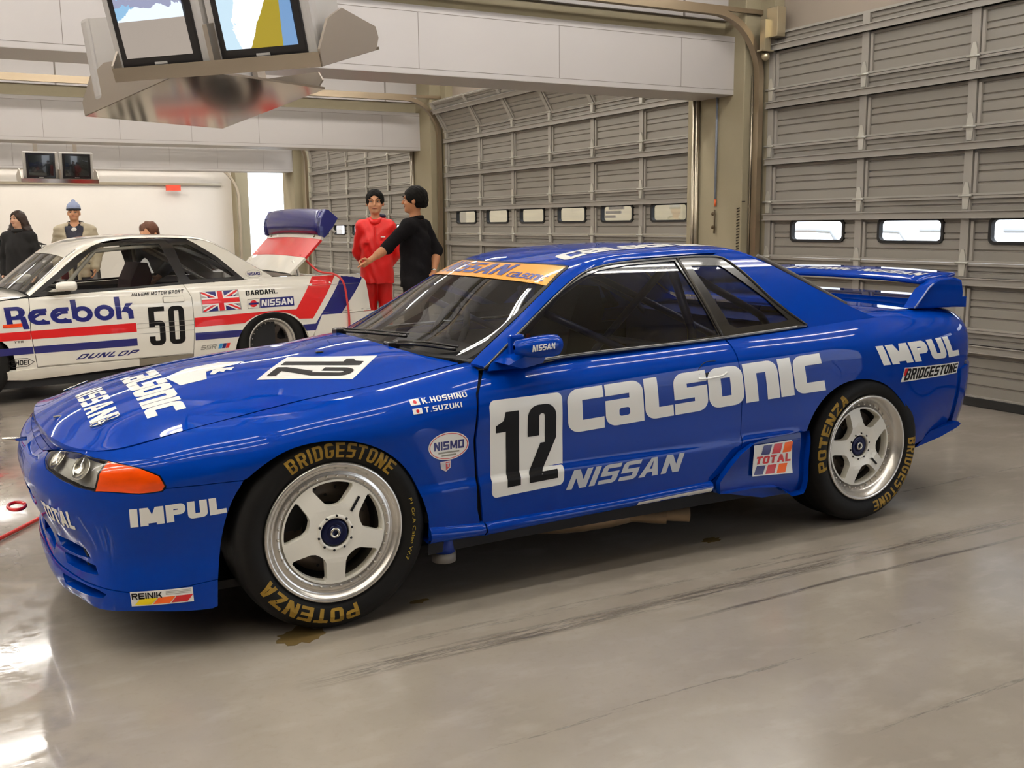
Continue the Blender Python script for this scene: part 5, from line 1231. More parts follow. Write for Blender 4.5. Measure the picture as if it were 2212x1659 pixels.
def wpanel(name, surf, mp, P, m, off=0., subs=(), rim=0., step=.05, farside=True):
    v = mp(P); o = skin_panel(name, surf, [v], [mp(s) for s in subs], step=step, off=-off, m=m, parent=WCAR, rim=-rim if rim else 0, sgn=1)
    if farside: wfar(o)
    return o
_p, _n, _, _ = WS_.frame([1.5], [.4]); WSG = 1 if _n[0][1] < 0 else -1
_p, _n, _, _ = WG.frame([1.5], [.2]); WGG = 1 if _n[0][1] < 0 else -1
def wpanel(name, surf, mp, P, m, off=0., subs=(), rim=0., step=.05, farside=True):
    o = skin_panel(name, surf, [mp(P)], [mp(s) for s in subs], step=step, off=off, m=m, parent=WCAR, rim=rim, sgn=WSG if surf is WS_ else WGG)
    if farside: wfar(o)
    return o
WARCH = smooth_line([(2.185, .20), (2.197, .295), (2.271, .484), (2.405, .595), (2.559, .626), (2.712, .600), (2.843, .509), (2.918, .386), (2.93, .25)], 4)
WARF = [(.32 * math.cos(a) * 1.12, .33 + .30 * math.sin(a)) for a in np.linspace(PI, 0, 12)]
low = [(.36, .20)]
body_pts = [(-.86, .20), (-.36, .20)] + WARF + [(.36, .20), (.44, .20), (1.80, .215)] + WARCH + [(3.30, .26), (3.64, .32), (3.69, .40), (3.70, .575), (3.615, .582), (3.60, .65), (3.575, .885), (3.50, .945), (3.28, .945), (3.0, .938), (2.60, .948), (2.45, .955), (2.34, .934), (1.778, .916), (1.284, .894), (.811, .876), (.50, .862), (.30, .860), (-.3, .80), (-.75, .70), (-.88, .62)]
# the body side in its real pieces
fw = [(-.86, .20), (-.36, .20)] + WARF + [(.36, .20), (.508, .20), (.516, .294), (.498, .445), (.484, .59), (.494, .856), (.47, .858), (-.3, .80), (-.75, .70), (-.88, .62)]
wpanel('front_wing', WS_, WST, fw, M_WP, rim=.01)
wd = [(.520, .296), (.503, .445), (.489, .59), (.500, .859), (.811, .875), (1.284, .893), (1.764, .914), (1.820, .799), (1.826, .569), (1.808, .300)]
wpanel('door', WS_, WST, wd, M_WP, rim=.01)
wq = [(1.812, .22), (1.813, .300), (1.831, .569), (1.825, .799), (1.769, .915), (2.34, .932), (2.45, .955), (2.60, .948), (3.0, .938), (3.28, .945), (3.50, .945), (3.575, .885), (3.60, .65), (3.612, .584), (3.06, .575), (2.985, .42), (2.935, .30)] + WARCH[::-1]
wpanel('rear_quarter', WS_, WST, wq, M_WP, rim=.01)
wpanel('rear_bumper', WS_, WST, [(2.99, .42), (3.064, .572), (3.615, .578), (3.70, .572), (3.70, .40), (3.64, .31), (3.30, .25), (2.94, .25)], M_WP, off=.018, rim=.03)
wpanel('sill', WS_, WST, [(.27, .275), (.515, .288), (1.335, .292), (1.335, .235), (.437, .196), (.275, .212)], M_WP, off=.012, rim=.03)
wpanel('sill', WS_, WST, [(1.340, .292), (1.806, .300), (1.803, .252), (1.340, .232)], mat('grey_sill_plate', srgb(146, 138, 124), .35, metal=.5), off=.010, rim=.03)
MB().box(-.8, 3.55, .06, 2 * HW - .06, .13, .19).build('floor_pan', M_INT, WCAR)
# roof, pillars and bonnet
WR = [(.50, .868, .41, .905), (.72, 1.032, .66, 1.10), (.945, 1.205, .93, 1.275), (1.10, 1.283, 1.09, 1.325), (1.35, 1.322, 1.35, 1.349), (1.65, 1.326, 1.65, 1.355), (1.88, 1.315, 1.92, 1.343), (2.06, 1.285, 2.12, 1.308), (2.22, 1.195, 2.28, 1.216), (2.41, 1.072, 2.47, 1.09), (2.60, .958, 2.72, .960)]
rows = []
for x, z, xc, zc in WR:
    y = float(wg_y(z)); rows.append([(x + (xc - x) * (1 - (1 - q) ** 2), y + (HW - y) * q, z + (zc - z) * f) for q, f in ((0, 0), (.03, .40), (.08, .60), (.25, .80), (.5, .93), (.75, .98), (1, 1))])
WRF = Surf(rows, 260, 80); WRT = surf_map(WRF, XY)
_p, _n, _, _ = WRF.frame([1.5], [.5]); WRG = 1 if _n[0][2] > 0 else -1
def wroof(name, P, m, off=0., subs=(), step=.06): o = skin_panel(name, WRF, [P], subs, step=step, off=off, m=m, parent=WCAR, sgn=WRG); wfar(o); return o
ws = WRF.sk; TT = WRF.T; s1 = ws[2] * .97; s2 = ws[7] + .04
wroof('roof', [(.01, .0), (WRF.L * .999, .0), (WRF.L * .999, .065), (s2, .075), (s2, TT), (s1, TT), (s1, .065), (.01, .055)], M_WP)
wroof('windscreen', [(.02, .057), (s1, .067), (s1, TT), (.02, TT)], M_GLASS, -.002)
wroof('screen_sunstrip', [(s1 - .13, .068), (s1, .067), (s1, TT), (s1 - .13, TT)], M_WP, .001)
wroof('rear_hatch_window', [(s2, .078), (WRF.L * .985, .07), (WRF.L * .985, TT), (s2, TT)], M_GLASSD, -.002)
wroof('rear_window_border', [(s2, .070), (WRF.L * .99, .062), (WRF.L * .99, .095), (s2, .105)], M_TRIM, .002)
wroof('windscreen_border', [(.005, .050), (s1, .060), (s1, .072), (.005, .066)], M_TRIM, .002)
wroof('roof_stripe', [(ws[4], .42), (ws[7] + .02, .42), (ws[7] + .02, .52), (ws[4], .52)], M_STR, .002); wroof('roof_stripe', [(ws[4] + .05, .30), (ws[7] + .02, .30), (ws[7] + .02, .39), (ws[4] + .05, .39)], M_STB, .002)
DG2 = [(.60, .905), (.862, 1.079), (1.019, 1.205), (1.136, 1.262), (1.40, 1.272), (1.620, 1.268), (1.745, .936), (1.284, .912)]
QG2 = [(1.735, 1.262), (1.868, 1.262), (1.90, 1.245), (2.095, 1.115), (2.245, .975), (2.20, .962), (1.84, .952), (1.805, 1.0)]
TO2 = [(.505, .868), (.713, 1.030), (.926, 1.193), (1.099, 1.276), (1.35, 1.314), (1.65, 1.318), (1.873, 1.306), (1.915, 1.286), (2.119, 1.145), (2.335, .938), (1.778, .917), (1.284, .895), (.811, .877)]
wpanel('side_window_surround', WG, WGT, TO2, M_TRIM, 0, [DG2, QG2], rim=.008)
wpanel('door_window', WG, WGT, DG2, glass_mat('pale_window', (.88, .88, .86), .9), -.004, step=.1); wpanel('quarter_window', WG, WGT, QG2, M_GLASSD, -.004, step=.1)
wpanel('rear_pillar', WG, WGT, [(2.335, .938), (2.119, 1.145), (1.915, 1.286), (1.873, 1.306), (1.88, 1.314), (2.06, 1.285), (2.22, 1.195), (2.41, 1.072), (2.60, .956), (2.6, .93)], M_WP, .001)
bo = Surf([[(x, .10 + (HW - .10) * q, z + (zc - z) * (1 - (1 - q) ** 2)) for q in (0, .1, .4, 1)] for x, z, zc in ((-.85, .62, .66), (-.5, .73, .79), (0, .81, .86), (.5, .872, .90))], 60, 40)
_p, _n, _, _ = bo.frame([.5], [.4]); o = skin_panel('bonnet', bo, [[(0, 0), (bo.L, 0), (bo.L, bo.T), (0, bo.T)]], step=.08, m=M_WP, parent=WCAR, sgn=1 if _n[0][2] > 0 else -1); wfar(o)
MB().box(-.92, -.80, .10, 2 * HW - .10, .25, .66, bev=.03).build('front_bumper', M_WP, WCAR)
# tail, boot floor and the raised lid with its wing
MB().box(3.50, 3.56, .08, 2 * HW - .08, .28, .90, bev=.02).build('tail_panel', M_WP, WCAR)
MB().box(3.555, 3.575, .10, 2 * HW - .10, .66, .86, bev=.01).build('tail_lamp_band', M_TRIM, WCAR)
MB().box(2.72, 3.5, .12, 2 * HW - .12, .62, .64).build('boot_floor', M_INT, WCAR)
for y in (.10, 2 * HW - .10): MB().box(2.70, 3.52, y - .03, y + .03, .88, .945).build('boot_gutter', M_WP, WCAR)
LY0, LY1 = .18, 2 * HW - .18
def lidslab(name, a, b, m, th=.022):
    d = Vector((b[0] - a[0], 0, b[1] - a[1])).normalized(); n = Vector((d.z, 0, -d.x)); V = []
    ys = np.linspace(LY0, LY1, 9)
    for y in ys:
        bow = .03 * (1 - ((y - HW) / (HW - .18)) ** 2)
        for (x, z) in (a, b):
            for k in (0, 1): V.append((x - bow * .75 + n.x * th * k, y, z + bow * .6 + n.z * th * k))
    F = []
    for i in range(8):
        q = 4 * i; F += [(q, q + 2, q + 6, q + 4), (q + 1, q + 5, q + 7, q + 3), (q, q + 4, q + 5, q + 1), (q + 2, q + 3, q + 7, q + 6)]
    F += [(0, 1, 3, 2), (32, 34, 35, 33)]
    m_ = MB(); m_.add(V, F, smooth=False); return m_.build(name, m, WCAR)
lidslab('boot_lid', (2.83, .968), (2.992, 1.112), M_WP); lidslab('boot_lid_band', (2.994, 1.114), (3.165, 1.284), M_STR); lidslab('boot_lid_edge', (3.167, 1.286), (3.185, 1.330), M_WP)
lw = MB()
pr = [(3.16, 1.328), (3.150, 1.400), (3.160, 1.47), (3.195, 1.545), (3.225, 1.568), (3.25, 1.560), (3.235, 1.50), (3.215, 1.42), (3.205, 1.33)]
V = []; n = len(pr); ys = np.linspace(LY0, LY1, 13)
for y in ys:
    bow = .018 * (1 - ((y - HW) / (HW - .18)) ** 2); V += [(x - .02 * (1 - ((y - HW) / (HW - .18)) ** 2), y, z + bow) for x, z in pr]
lw.add(V, [(i * n + k, i * n + (k + 1) % n, (i + 1) * n + (k + 1) % n, (i + 1) * n + k) for i in range(12) for k in range(n)] + [tuple(range(n)), tuple(range(12 * n, 13 * n))], smooth=True)
lw.build('boot_wing', M_STB, WCAR)
for y0, y1 in ((LY0 - .02, LY0 + .035), (LY1 - .035, LY1 + .02)):
    m_ = MB(); m_.prism([(3.155, 1.322), (3.145, 1.41), (3.165, 1.49), (3.215, 1.57), (3.25, 1.565), (3.345, 1.485), (3.29, 1.40), (3.20, 1.30)], y0, y1, 'y'); m_.build('wing_cheek', M_STB, WCAR)
    m_ = MB(); m_.prism([(3.145, 1.41), (3.165, 1.49), (3.215, 1.572), (3.223, 1.566), (3.173, 1.486), (3.153, 1.408)], y0 - .002, y1 + .002, 'y'); m_.build('wing_seam', mat('pale_seam', srgb(120, 124, 170), .4), WCAR)
for y in (LY0 + .14, LY1 - .14): MB().tube([(3.168, y, 1.300), (3.215, y + .02, 1.36)], .016, 8).build('lid_catch', mat('bronze_catch', srgb(120, 110, 84), .35, metal=.7), WCAR)
MB().tube([(2.92, .30, 1.085), (2.94, .26, 1.02), (2.945, .22, .93)], .014, 8).build('lid_stay', M_WP, WCAR); MB().tube([(2.92, 2 * HW - .3, 1.09), (2.945, 2 * HW - .25, .93)], .014, 8).build('lid_stay', M_WP, WCAR)
MB().tube([(3.22, LY0 + .05, 1.465), (3.345, LY0 + .05, 1.35)], .012, 6).build('wing_stay', M_WP, WCAR)
# air line out of the boot, over the quarter
air = MB().tube(smooth_line([(3.00, .30, 1.14), (3.05, .20, 1.05), (3.12, .12, .975), (3.21, .02, .955), (3.27, -.03, .90), (3.31, -.03, .77), (3.335, -.03, .54), (3.33, -.03, .40), (3.28, -.06, .2), (3.30, -.10, .02), (3.45, -.2, .012), (3.9, -.1, .012)], 6), .011, 8)
o = air.build('air_hose', mat('red_rubber_hose', srgb(200, 60, 58), .4)); o.location = WO; o.rotation_euler = (0, 0, WY); tag(o, 'thin red air hose hanging from the open boot of the white car', 'hose')
# rear wheel
def wwheel(x, y, s):
    w = empty('wheel', (x, y, .338)); w.parent = WCAR; w.rotation_euler = (0, 0, 0 if s < 0 else PI); R = .2325; RTy = .334
    MB().lathe([(R - .012, .02), (R + .004, .004), (R + .02, -.006), (R + .05, -.010), (RTy - .025, -.002), (RTy - .008, .014), (RTy, .05), (RTy, .20), (RTy - .02, .24), (R, .25)], 56).build('tyre', M_TYRE, w)
    MB().lathe([(R - .004, .012), (R, .002), (R - .006, -.004), (R - .014, .0), (.212, .012), (.196, .040), (.180, .046), (.178, .09), (.19, .2)], 56).build('rim', M_RIM, w)
    holes = []
    for k in range(6):
        c = math.radians(30) + 2 * PI * k / 6; holes.append([polar(.170, c + math.radians(a)) for a in np.linspace(-21, 21, 7)] + [polar(.10, c + math.radians(17)), polar(.082, c), polar(.10, c - math.radians(17))])
    v, Tt = fill2d([[polar(.190, a) for a in np.linspace(0, 2 * PI, 48, endpoint=False)]], holes, .03, .02); k = len(v)
    dome = .05 + .03 * np.clip((.11 - np.hypot(v[:, 0], v[:, 1])) / .08, 0, 1)
    V = [(a, d, b) for (a, b), d in zip(v, dome)] + [(a, d + .03, b) for (a, b), d in zip(v, dome)]; F = [tuple(f) for f in Tt] + [tuple(i + k for i in f[::-1]) for f in Tt] + [(j, i, k + i, k + j) for i, j in boundary(Tt)]
    mesh('wheel_spokes', V, F, mat('gunmetal_wheel', srgb(62, 54, 48), .45, metal=.4), w)
    b0 = None
    for q in range(24):
        a, c = polar(.186, 2 * PI * q / 24)
        if b0 is None: b0 = MB().lathe([(.005, .042), (.005, .036), (0, .034)], 8).build('rim_bolt', M_CHROME, w); o = b0
        else: o = b0.copy(); COL.objects.link(o); o.parent = w
        o.location = (a, 0, c)
    MB().lathe([(.0, .05), (.026, .05), (.03, .056), (.03, .09)], 24).build('centre_nut', mat('red_anodised', srgb(150, 26, 26), .3, metal=.4), w)
    MB().lathe([(0, .14), (.19, .14)], 24).build('hub_backplate', M_INT, w)
for x in (2.558, -.01): wwheel(x, .012, -1); wwheel(x, 2 * HW - .012, 1)
for x in (2.558, 0):
    for y0, y1 in ((.03, .34), (2 * HW - .34, 2 * HW - .03)):
        V = []; n = 14
        for k in range(n + 1):
            a = PI * k / n
            for y in (y0, y1): V.append((x + .37 * math.cos(a), y, .30 + .33 * math.sin(a)))
        mesh('wheel_house', V, [(2 * k, 2 * k + 1, 2 * k + 3, 2 * k + 2) for k in range(n)], M_INT, WCAR)
# cabin
MB().prism([(.42, .84), (.7, .90), (.95, .86), (.95, .6), (.42, .6)], .10, 2 * HW - .10, 'y').build('dashboard', M_INT, WCAR)
for y in (.075, 2 * HW - .075): MB().box(.42, 2.6, y - .025, y + .025, .25, .86).build('door_card', M_INT, WCAR)
se = MB(); se.box(1.2, 1.6, 1.05, 1.5, .25, .45, bev=.04); se.prism([(1.5, .4), (1.62, .4), (1.80, .95), (1.76, 1.08), (1.68, 1.08), (1.60, .92)], 1.05, 1.5, 'y'); se.build('bucket_seat', mat('dark_red_cloth', srgb(70, 16, 20), .9), WCAR)
M_WCAGE = mat('white_cage_tube', srgb(222, 216, 200), .4)
cg = MB()
for s in (0, 1):
    f = lambda x, y, z: (x, y if not s else 2 * HW - y, z)
    cg.tube([f(1.80, .14, .3), f(1.78, .17, .95), f(1.74, .26, 1.27)], .02, 8); cg.tube([f(1.76, .26, 1.26), f(2.05, .24, 1.13), f(2.36, .22, .93)], .02, 8); cg.tube([f(.75, .12, .88), f(1.08, .22, 1.22), f(1.74, .26, 1.27)], .018, 8)
cg.tube([(1.74, .26, 1.27), (1.74, 2 * HW - .26, 1.27)], .02, 8); cg.tube([(1.74, 2 * HW - .26, 1.26), (2.36, .22, .75)], .018, 8)
cg.build('roll_cage', M_WCAGE, WCAR)
mesh('red_strap', [(1.085, 1.55, .93), (1.155, 1.55, .93), (1.150, 1.55, 1.06), (1.105, 1.55, 1.06)], [(0, 1, 2, 3)], M_RED, WCAR)
# stripes and writing
def wp(name, P, m, off=.0014, step=.06, subs=()):
    v, F = fill2d([P], subs, step, step); s, t = WS_.inv(v[:, 0], v[:, 1]); Pn, n, _, _ = WS_.frame(s, t); n = n * WSG; Pn = Pn + n * off
    F = orient(Pn, F, n)
    return mesh(name, Pn, F, m, WCAR, True, n)
def wt(name, g, tw, quad, m, off=.002, step=.05):
    Q = quad_map(quad); v, F = flat_tri(g, lambda x, y: Q(x / tw, y), step, step); s, t = WS_.inv(v[:, 0], v[:, 1]); Pn, n, _, _ = WS_.frame(s, t); n = n * WSG; Pn = Pn + n * off
    F = orient(Pn, F, n)
    return mesh(name, Pn, F, m, WCAR, True, n)
wp('red_stripe', [(-.8, .515), (.483, .527), (.485, .594), (-.8, .58)], M_STR); wp('red_stripe', [(.489, .527), (1.326, .529), (1.323, .607), (.489, .594)], M_STR)
wp('navy_stripe', [(-.8, .40), (.497, .408), (.492, .467), (-.8, .455)], M_STB); wp('navy_stripe', [(.506, .408), (1.326, .410), (1.324, .473), (.500, .467)], M_STB)
wp('red_stripe', [(1.832, .534), (2.292, .542), (2.345, .575), (2.405, .606), (2.559, .632), (2.712, .612), (2.79, .580), (2.83, .547), (2.968, .543), (3.245, .942), (3.003, .936), (2.804, .640), (2.559, .638), (1.832, .618)], M_STR)
wp('navy_stripe', [(1.831, .416), (2.232, .420), (2.268, .482), (1.832, .484)], M_STB)
wp('navy_stripe', [(2.900, .428), (2.985, .428), (3.150, .428), (3.544, .905), (3.497, .940), (3.318, .942), (2.995, .492), (2.862, .490)], M_STB)
def arc(cx, cy, r, a0, a1, n=14): return [(cx + r * math.cos(math.radians(a)), cy + r * math.sin(math.radians(a))) for a in np.linspace(a0, a1, n)]
def reebok():
    """rounded lower-case wordmark on a 1-high x-height frame"""
    g = []; th = .30
    def ring(cx, r, a0, a1, cut=()): return arc(cx, .5, r, a0, a1, 26) + arc(cx, .5, r - th, a1, a0, 26)
    # R with a dropped leg
    g.append(([rr(0, -.02, th, 1.32), [(0, 1.32), (.62, 1.32)] + arc(.62, .92, .40, 90, -60, 14) + [(.52, .52), (.52, .72)] + arc(.62, .92, .14, -60, 90, 8)[:0] + [(.60, .72), (.68, .80), (.68, 1.0), (.60, 1.06), (0, 1.06)], rr(.30, .40, .82, .66), [(.70, .60), (1.0, .60), (1.10, -.30), (.78, -.30)]], []))
    x = 1.12
    for k in range(2):
        g.append(([ring(x + .56, .56, 40, 320), [(x + .30, .36), (x + .62, .60), (x + .95, .60), (x + .95, .84), (x + .8, .84), (x + .2, .56)], rr(x + .5, -.06, x + 1.08, .20), rr(x + .5, .80, x + 1.02, 1.06)], [])); x += 1.16
    g.append(([ring(x + .56, .56, 0, 359.5), rr(x, .2, x + th, 1.55)], [])); x += 1.20
    g.append(([ring(x + .56, .56, 0, 359.5)], [])); x += 1.20
    g.append(([rr(x, -.05, x + th, 1.55), [(x + th, .42), (x + .62, 1.06), (x + 1.02, 1.06), (x + .52, .52)], [(x + .30, .50), (x + .62, .72)] + arc(x + .60, .40, .38, 70, 0, 8) + [(x + .98, -.05), (x + .68, -.05), (x + .68, .34), (x + .58, .44)]], [])); x += 1.0
    return g, x
g, tw = reebok(); wt('sponsor_lettering', g, tw, [(.306, .758), (1.307, .772), (1.312, .652), (.318, .645)], M_STB)
for c, (x0, x1) in (('5', (1.432, 1.570)), ('0', (1.604, 1.742))):
    a, b = glyph(c, .42, .150, .12, .14); wt('number_digit', [(a, b)], .42, [(x0, .733), (x1, .735), (x1, .400), (x0, .400)], M_BLACKV)
def wtx(s, quad, widths, sx, sy, r, gap, m, slant=0.): g, tw = text2d(s, widths, sx, sy, r, gap, slant); return wt('sponsor_lettering', g, tw, quad, m)
wtx('HASEMI MOTOR SPORT', [(1.311, .859), (1.754, .872), (1.752, .840), (1.306, .834)], {'': .8, 'I': .2, 'M': 1.0}, .2, .18, .25, .18, M_BLACKV, .15)
wtx('DUNLOP', [(.850, .373), (1.328, .375), (1.292, .332), (.817, .331)], {'': 1.15, 'L': 1.0}, .30, .22, .3, .3, M_STB, .35)
wp('shield_outline', [(.283, .342), (.346, .377), (.445, .377), (.501, .341), (.441, .306), (.336, .306)], M_BLACKV, .0014, .2, [[(.290, .342), (.348, .373), (.443, .373), (.493, .341), (.439, .310), (.338, .310)]])
wtx('SHOEI', [(.325, .362), (.455, .362), (.455, .322), (.325, .322)], {'': .9, 'I': .24}, .24, .2, .25, .16, M_BLACKV)
fl = [(1.897, .844), (2.254, .852), (2.272, .668), (1.908, .659)]; Qf = quad_map(fl); qq = lambda P: [tuple(Qf(u, v)) for u, v in P]
wp('flag_border', qq(unit), mat('pale_grey_print', srgb(170, 168, 162), .4), .0014); wp('flag_ground', qq([(.02, .03), (.98, .03), (.98, .97), (.02, .97)]), M_STB, .0020, .2)
for P in ([(.03, .03), (.14, .03), (.97, .83), (.97, .97), (.86, .97), (.03, .17)], [(.03, .97), (.03, .83), (.86, .03), (.97, .03), (.97, .17), (.14, .97)]): wp('flag_saltire', qq(P), M_WHITE, .0026, .2)
for P in ([(.03, .03), (.07, .03), (.97, .91), (.97, .97), (.93, .97), (.03, .09)], [(.03, .97), (.03, .91), (.93, .03), (.97, .03), (.97, .09), (.07, .97)]): wp('flag_red_saltire', qq(P), M_STR, .0031, .2)
wp('flag_white_cross', qq([(.02, .32), (.40, .32), (.40, .03), (.60, .03), (.60, .32), (.98, .32), (.98, .68), (.60, .68), (.60, .97), (.40, .97), (.40, .68), (.02, .68)]), M_WHITE, .0036, .2)
wp('flag_red_cross', qq([(.02, .39), (.435, .39), (.435, .03), (.565, .03), (.565, .39), (.98, .39), (.98, .61), (.565, .61), (.565, .97), (.435, .97), (.435, .61), (.02, .61)]), M_STR, .0041, .2)
wtx('BARDAHL', [(2.318, .834), (2.624, .840), (2.633, .797), (2.320, .790)], {'': .95}, .30, .2, .3, .14, M_BLACKV, .1)
qn = [(2.333, .757), (2.782, .763), (2.785, .676), (2.329, .670)]; Qn = quad_map(qn); q2 = lambda P: [tuple(Qn(u, v)) for u, v in P]
wp('maker_sticker', q2([(0, 0), (.25, 0), (.25, 1), (0, 1)]), M_BLACKV, .0014, .2, [q2([(.008, .03), (.242, .03), (.242, .97), (.008, .97)])]); wp('maker_sticker', q2([(.26, 0), (1, 0), (1, 1), (.26, 1)]), M_STB, .0014)
wp('maker_disc', q2([(.125 + .075 * math.cos(t), .5 + .36 * math.sin(t)) for t in np.linspace(0, 2 * PI, 20, endpoint=False)]), M_STR, .002); wp('maker_bar', q2([(.02, .40), (.23, .40), (.23, .60), (.02, .60)]), M_STB, .0026)
wtx('NISSAN', [tuple(Qn(.30, .84)), tuple(Qn(.97, .84)), tuple(Qn(.97, .16)), tuple(Qn(.29, .16))], NW, .27, .21, .22, .14, M_WHITE)
wtx('SSR', [(1.881, .366), (2.020, .370), (2.014, .327), (1.874, .326)], {'': 1.3}, .3, .22, .3, .18, mat('grey_print', srgb(150, 148, 138), .5), .15)
for k, m in enumerate((mat('sky_blue_vinyl', srgb(60, 150, 210), .4), M_STB, M_STR)): wp('sticker_bar', [(2.035 + .034 * k, .326), (2.066 + .034 * k, .326), (2.082 + .034 * k, .372), (2.051 + .034 * k, .372)], m, .0014, .2)
wtx('YTM', [(.357, .520), (.426, .521), (.426, .504), (.357, .503)], {'': .9}, .3, .25, .2, .15, mat('grey_print2', srgb(110, 104, 96), .5))
for z0, x0, x1 in ((.595, 1.33, 1.825), (.555, 1.33, 1.825), (.508, 1.33, 1.825), (.300, .55, 1.80), (.850, 2.93, 3.50), (.592, 3.08, 3.6)): wp('body_crease', [(x0, z0), (x1, z0 + .004), (x1, z0 + .007), (x0, z0 + .003)], mat('crease_grey', srgb(150, 146, 136), .5), .0032, .3)
wp('tail_lettering_strip', [(3.31, .595), (3.52, .600), (3.52, .606), (3.31, .601)], mat('pale_grey_print', srgb(170, 168, 162), .4), .0014, .3)
v, F = fill2d([oval(2.432, .983, .080, .036)], [oval(2.432, .983, .077, .0335)], .05, .02); s, t = WG.inv(v[:, 0], v[:, 1]); mesh('oval_ring', WG(s, t) + np.array([0, -.003, 0]), F, mat('grey_print', srgb(150, 148, 138), .5), WCAR)
g, tw = text2d('NISMO', {'': .78, 'I': .2, 'M': .95}, .22, .22, .05, .12); Q = quad_map([(2.372, .996), (2.492, .996), (2.492, .970), (2.372, .970)]); v, F = flat_tri(g, lambda x, y: Q(x / tw, y), 1, 1); s, t = WG.inv(v[:, 0], v[:, 1]); mesh('oval_lettering', WG(s, t) + np.array([0, -.003, 0]), F, M_STB, WCAR)
# amber repeater, handle, mirror
o = wp('side_repeater', [(.284, .630), (.427, .632), (.429, .661), (.284, .657)], M_AMBER, .006, .05)
wp('door_handle', rr(1.571, .769, 1.749, .812, .008), M_WP, .012, .06); wp('handle_shadow_gap', rr(1.566, .764, 1.754, .817, .01), mat('crease_grey', srgb(150, 146, 136), .5), .0014, .06)
m_ = MB(); M = Matrix.Translation((.765, -.055, .948)); V = []; F = []; n = 14
for x, ry, rz in ((-.075, .02, .012), (-.06, .05, .030), (-.02, .066, .038), (.05, .070, .040), (.072, .062, .037), (.082, .045, .028), (.084, 0, 0)):
    for k in range(n): t = 2 * PI * k / n; c_, s_ = math.cos(t), math.sin(t); V.append(M @ Vector((x, ry * abs(c_) ** .7 * (1 if c_ > 0 else -1), rz * abs(s_) ** .7 * (1 if s_ > 0 else -1))))
for i in range(6):
    for k in range(n): F.append((i * n + k, i * n + (k + 1) % n, (i + 1) * n + (k + 1) % n, (i + 1) * n + k))
m_.add(V, F, smooth=True); m_.prism([(.655, .905), (.70, .925), (.76, .92), (.76, .905)], -.04, .05, 'y'); o = m_.build('door_mirror', M_WP, WCAR); wfar(o)
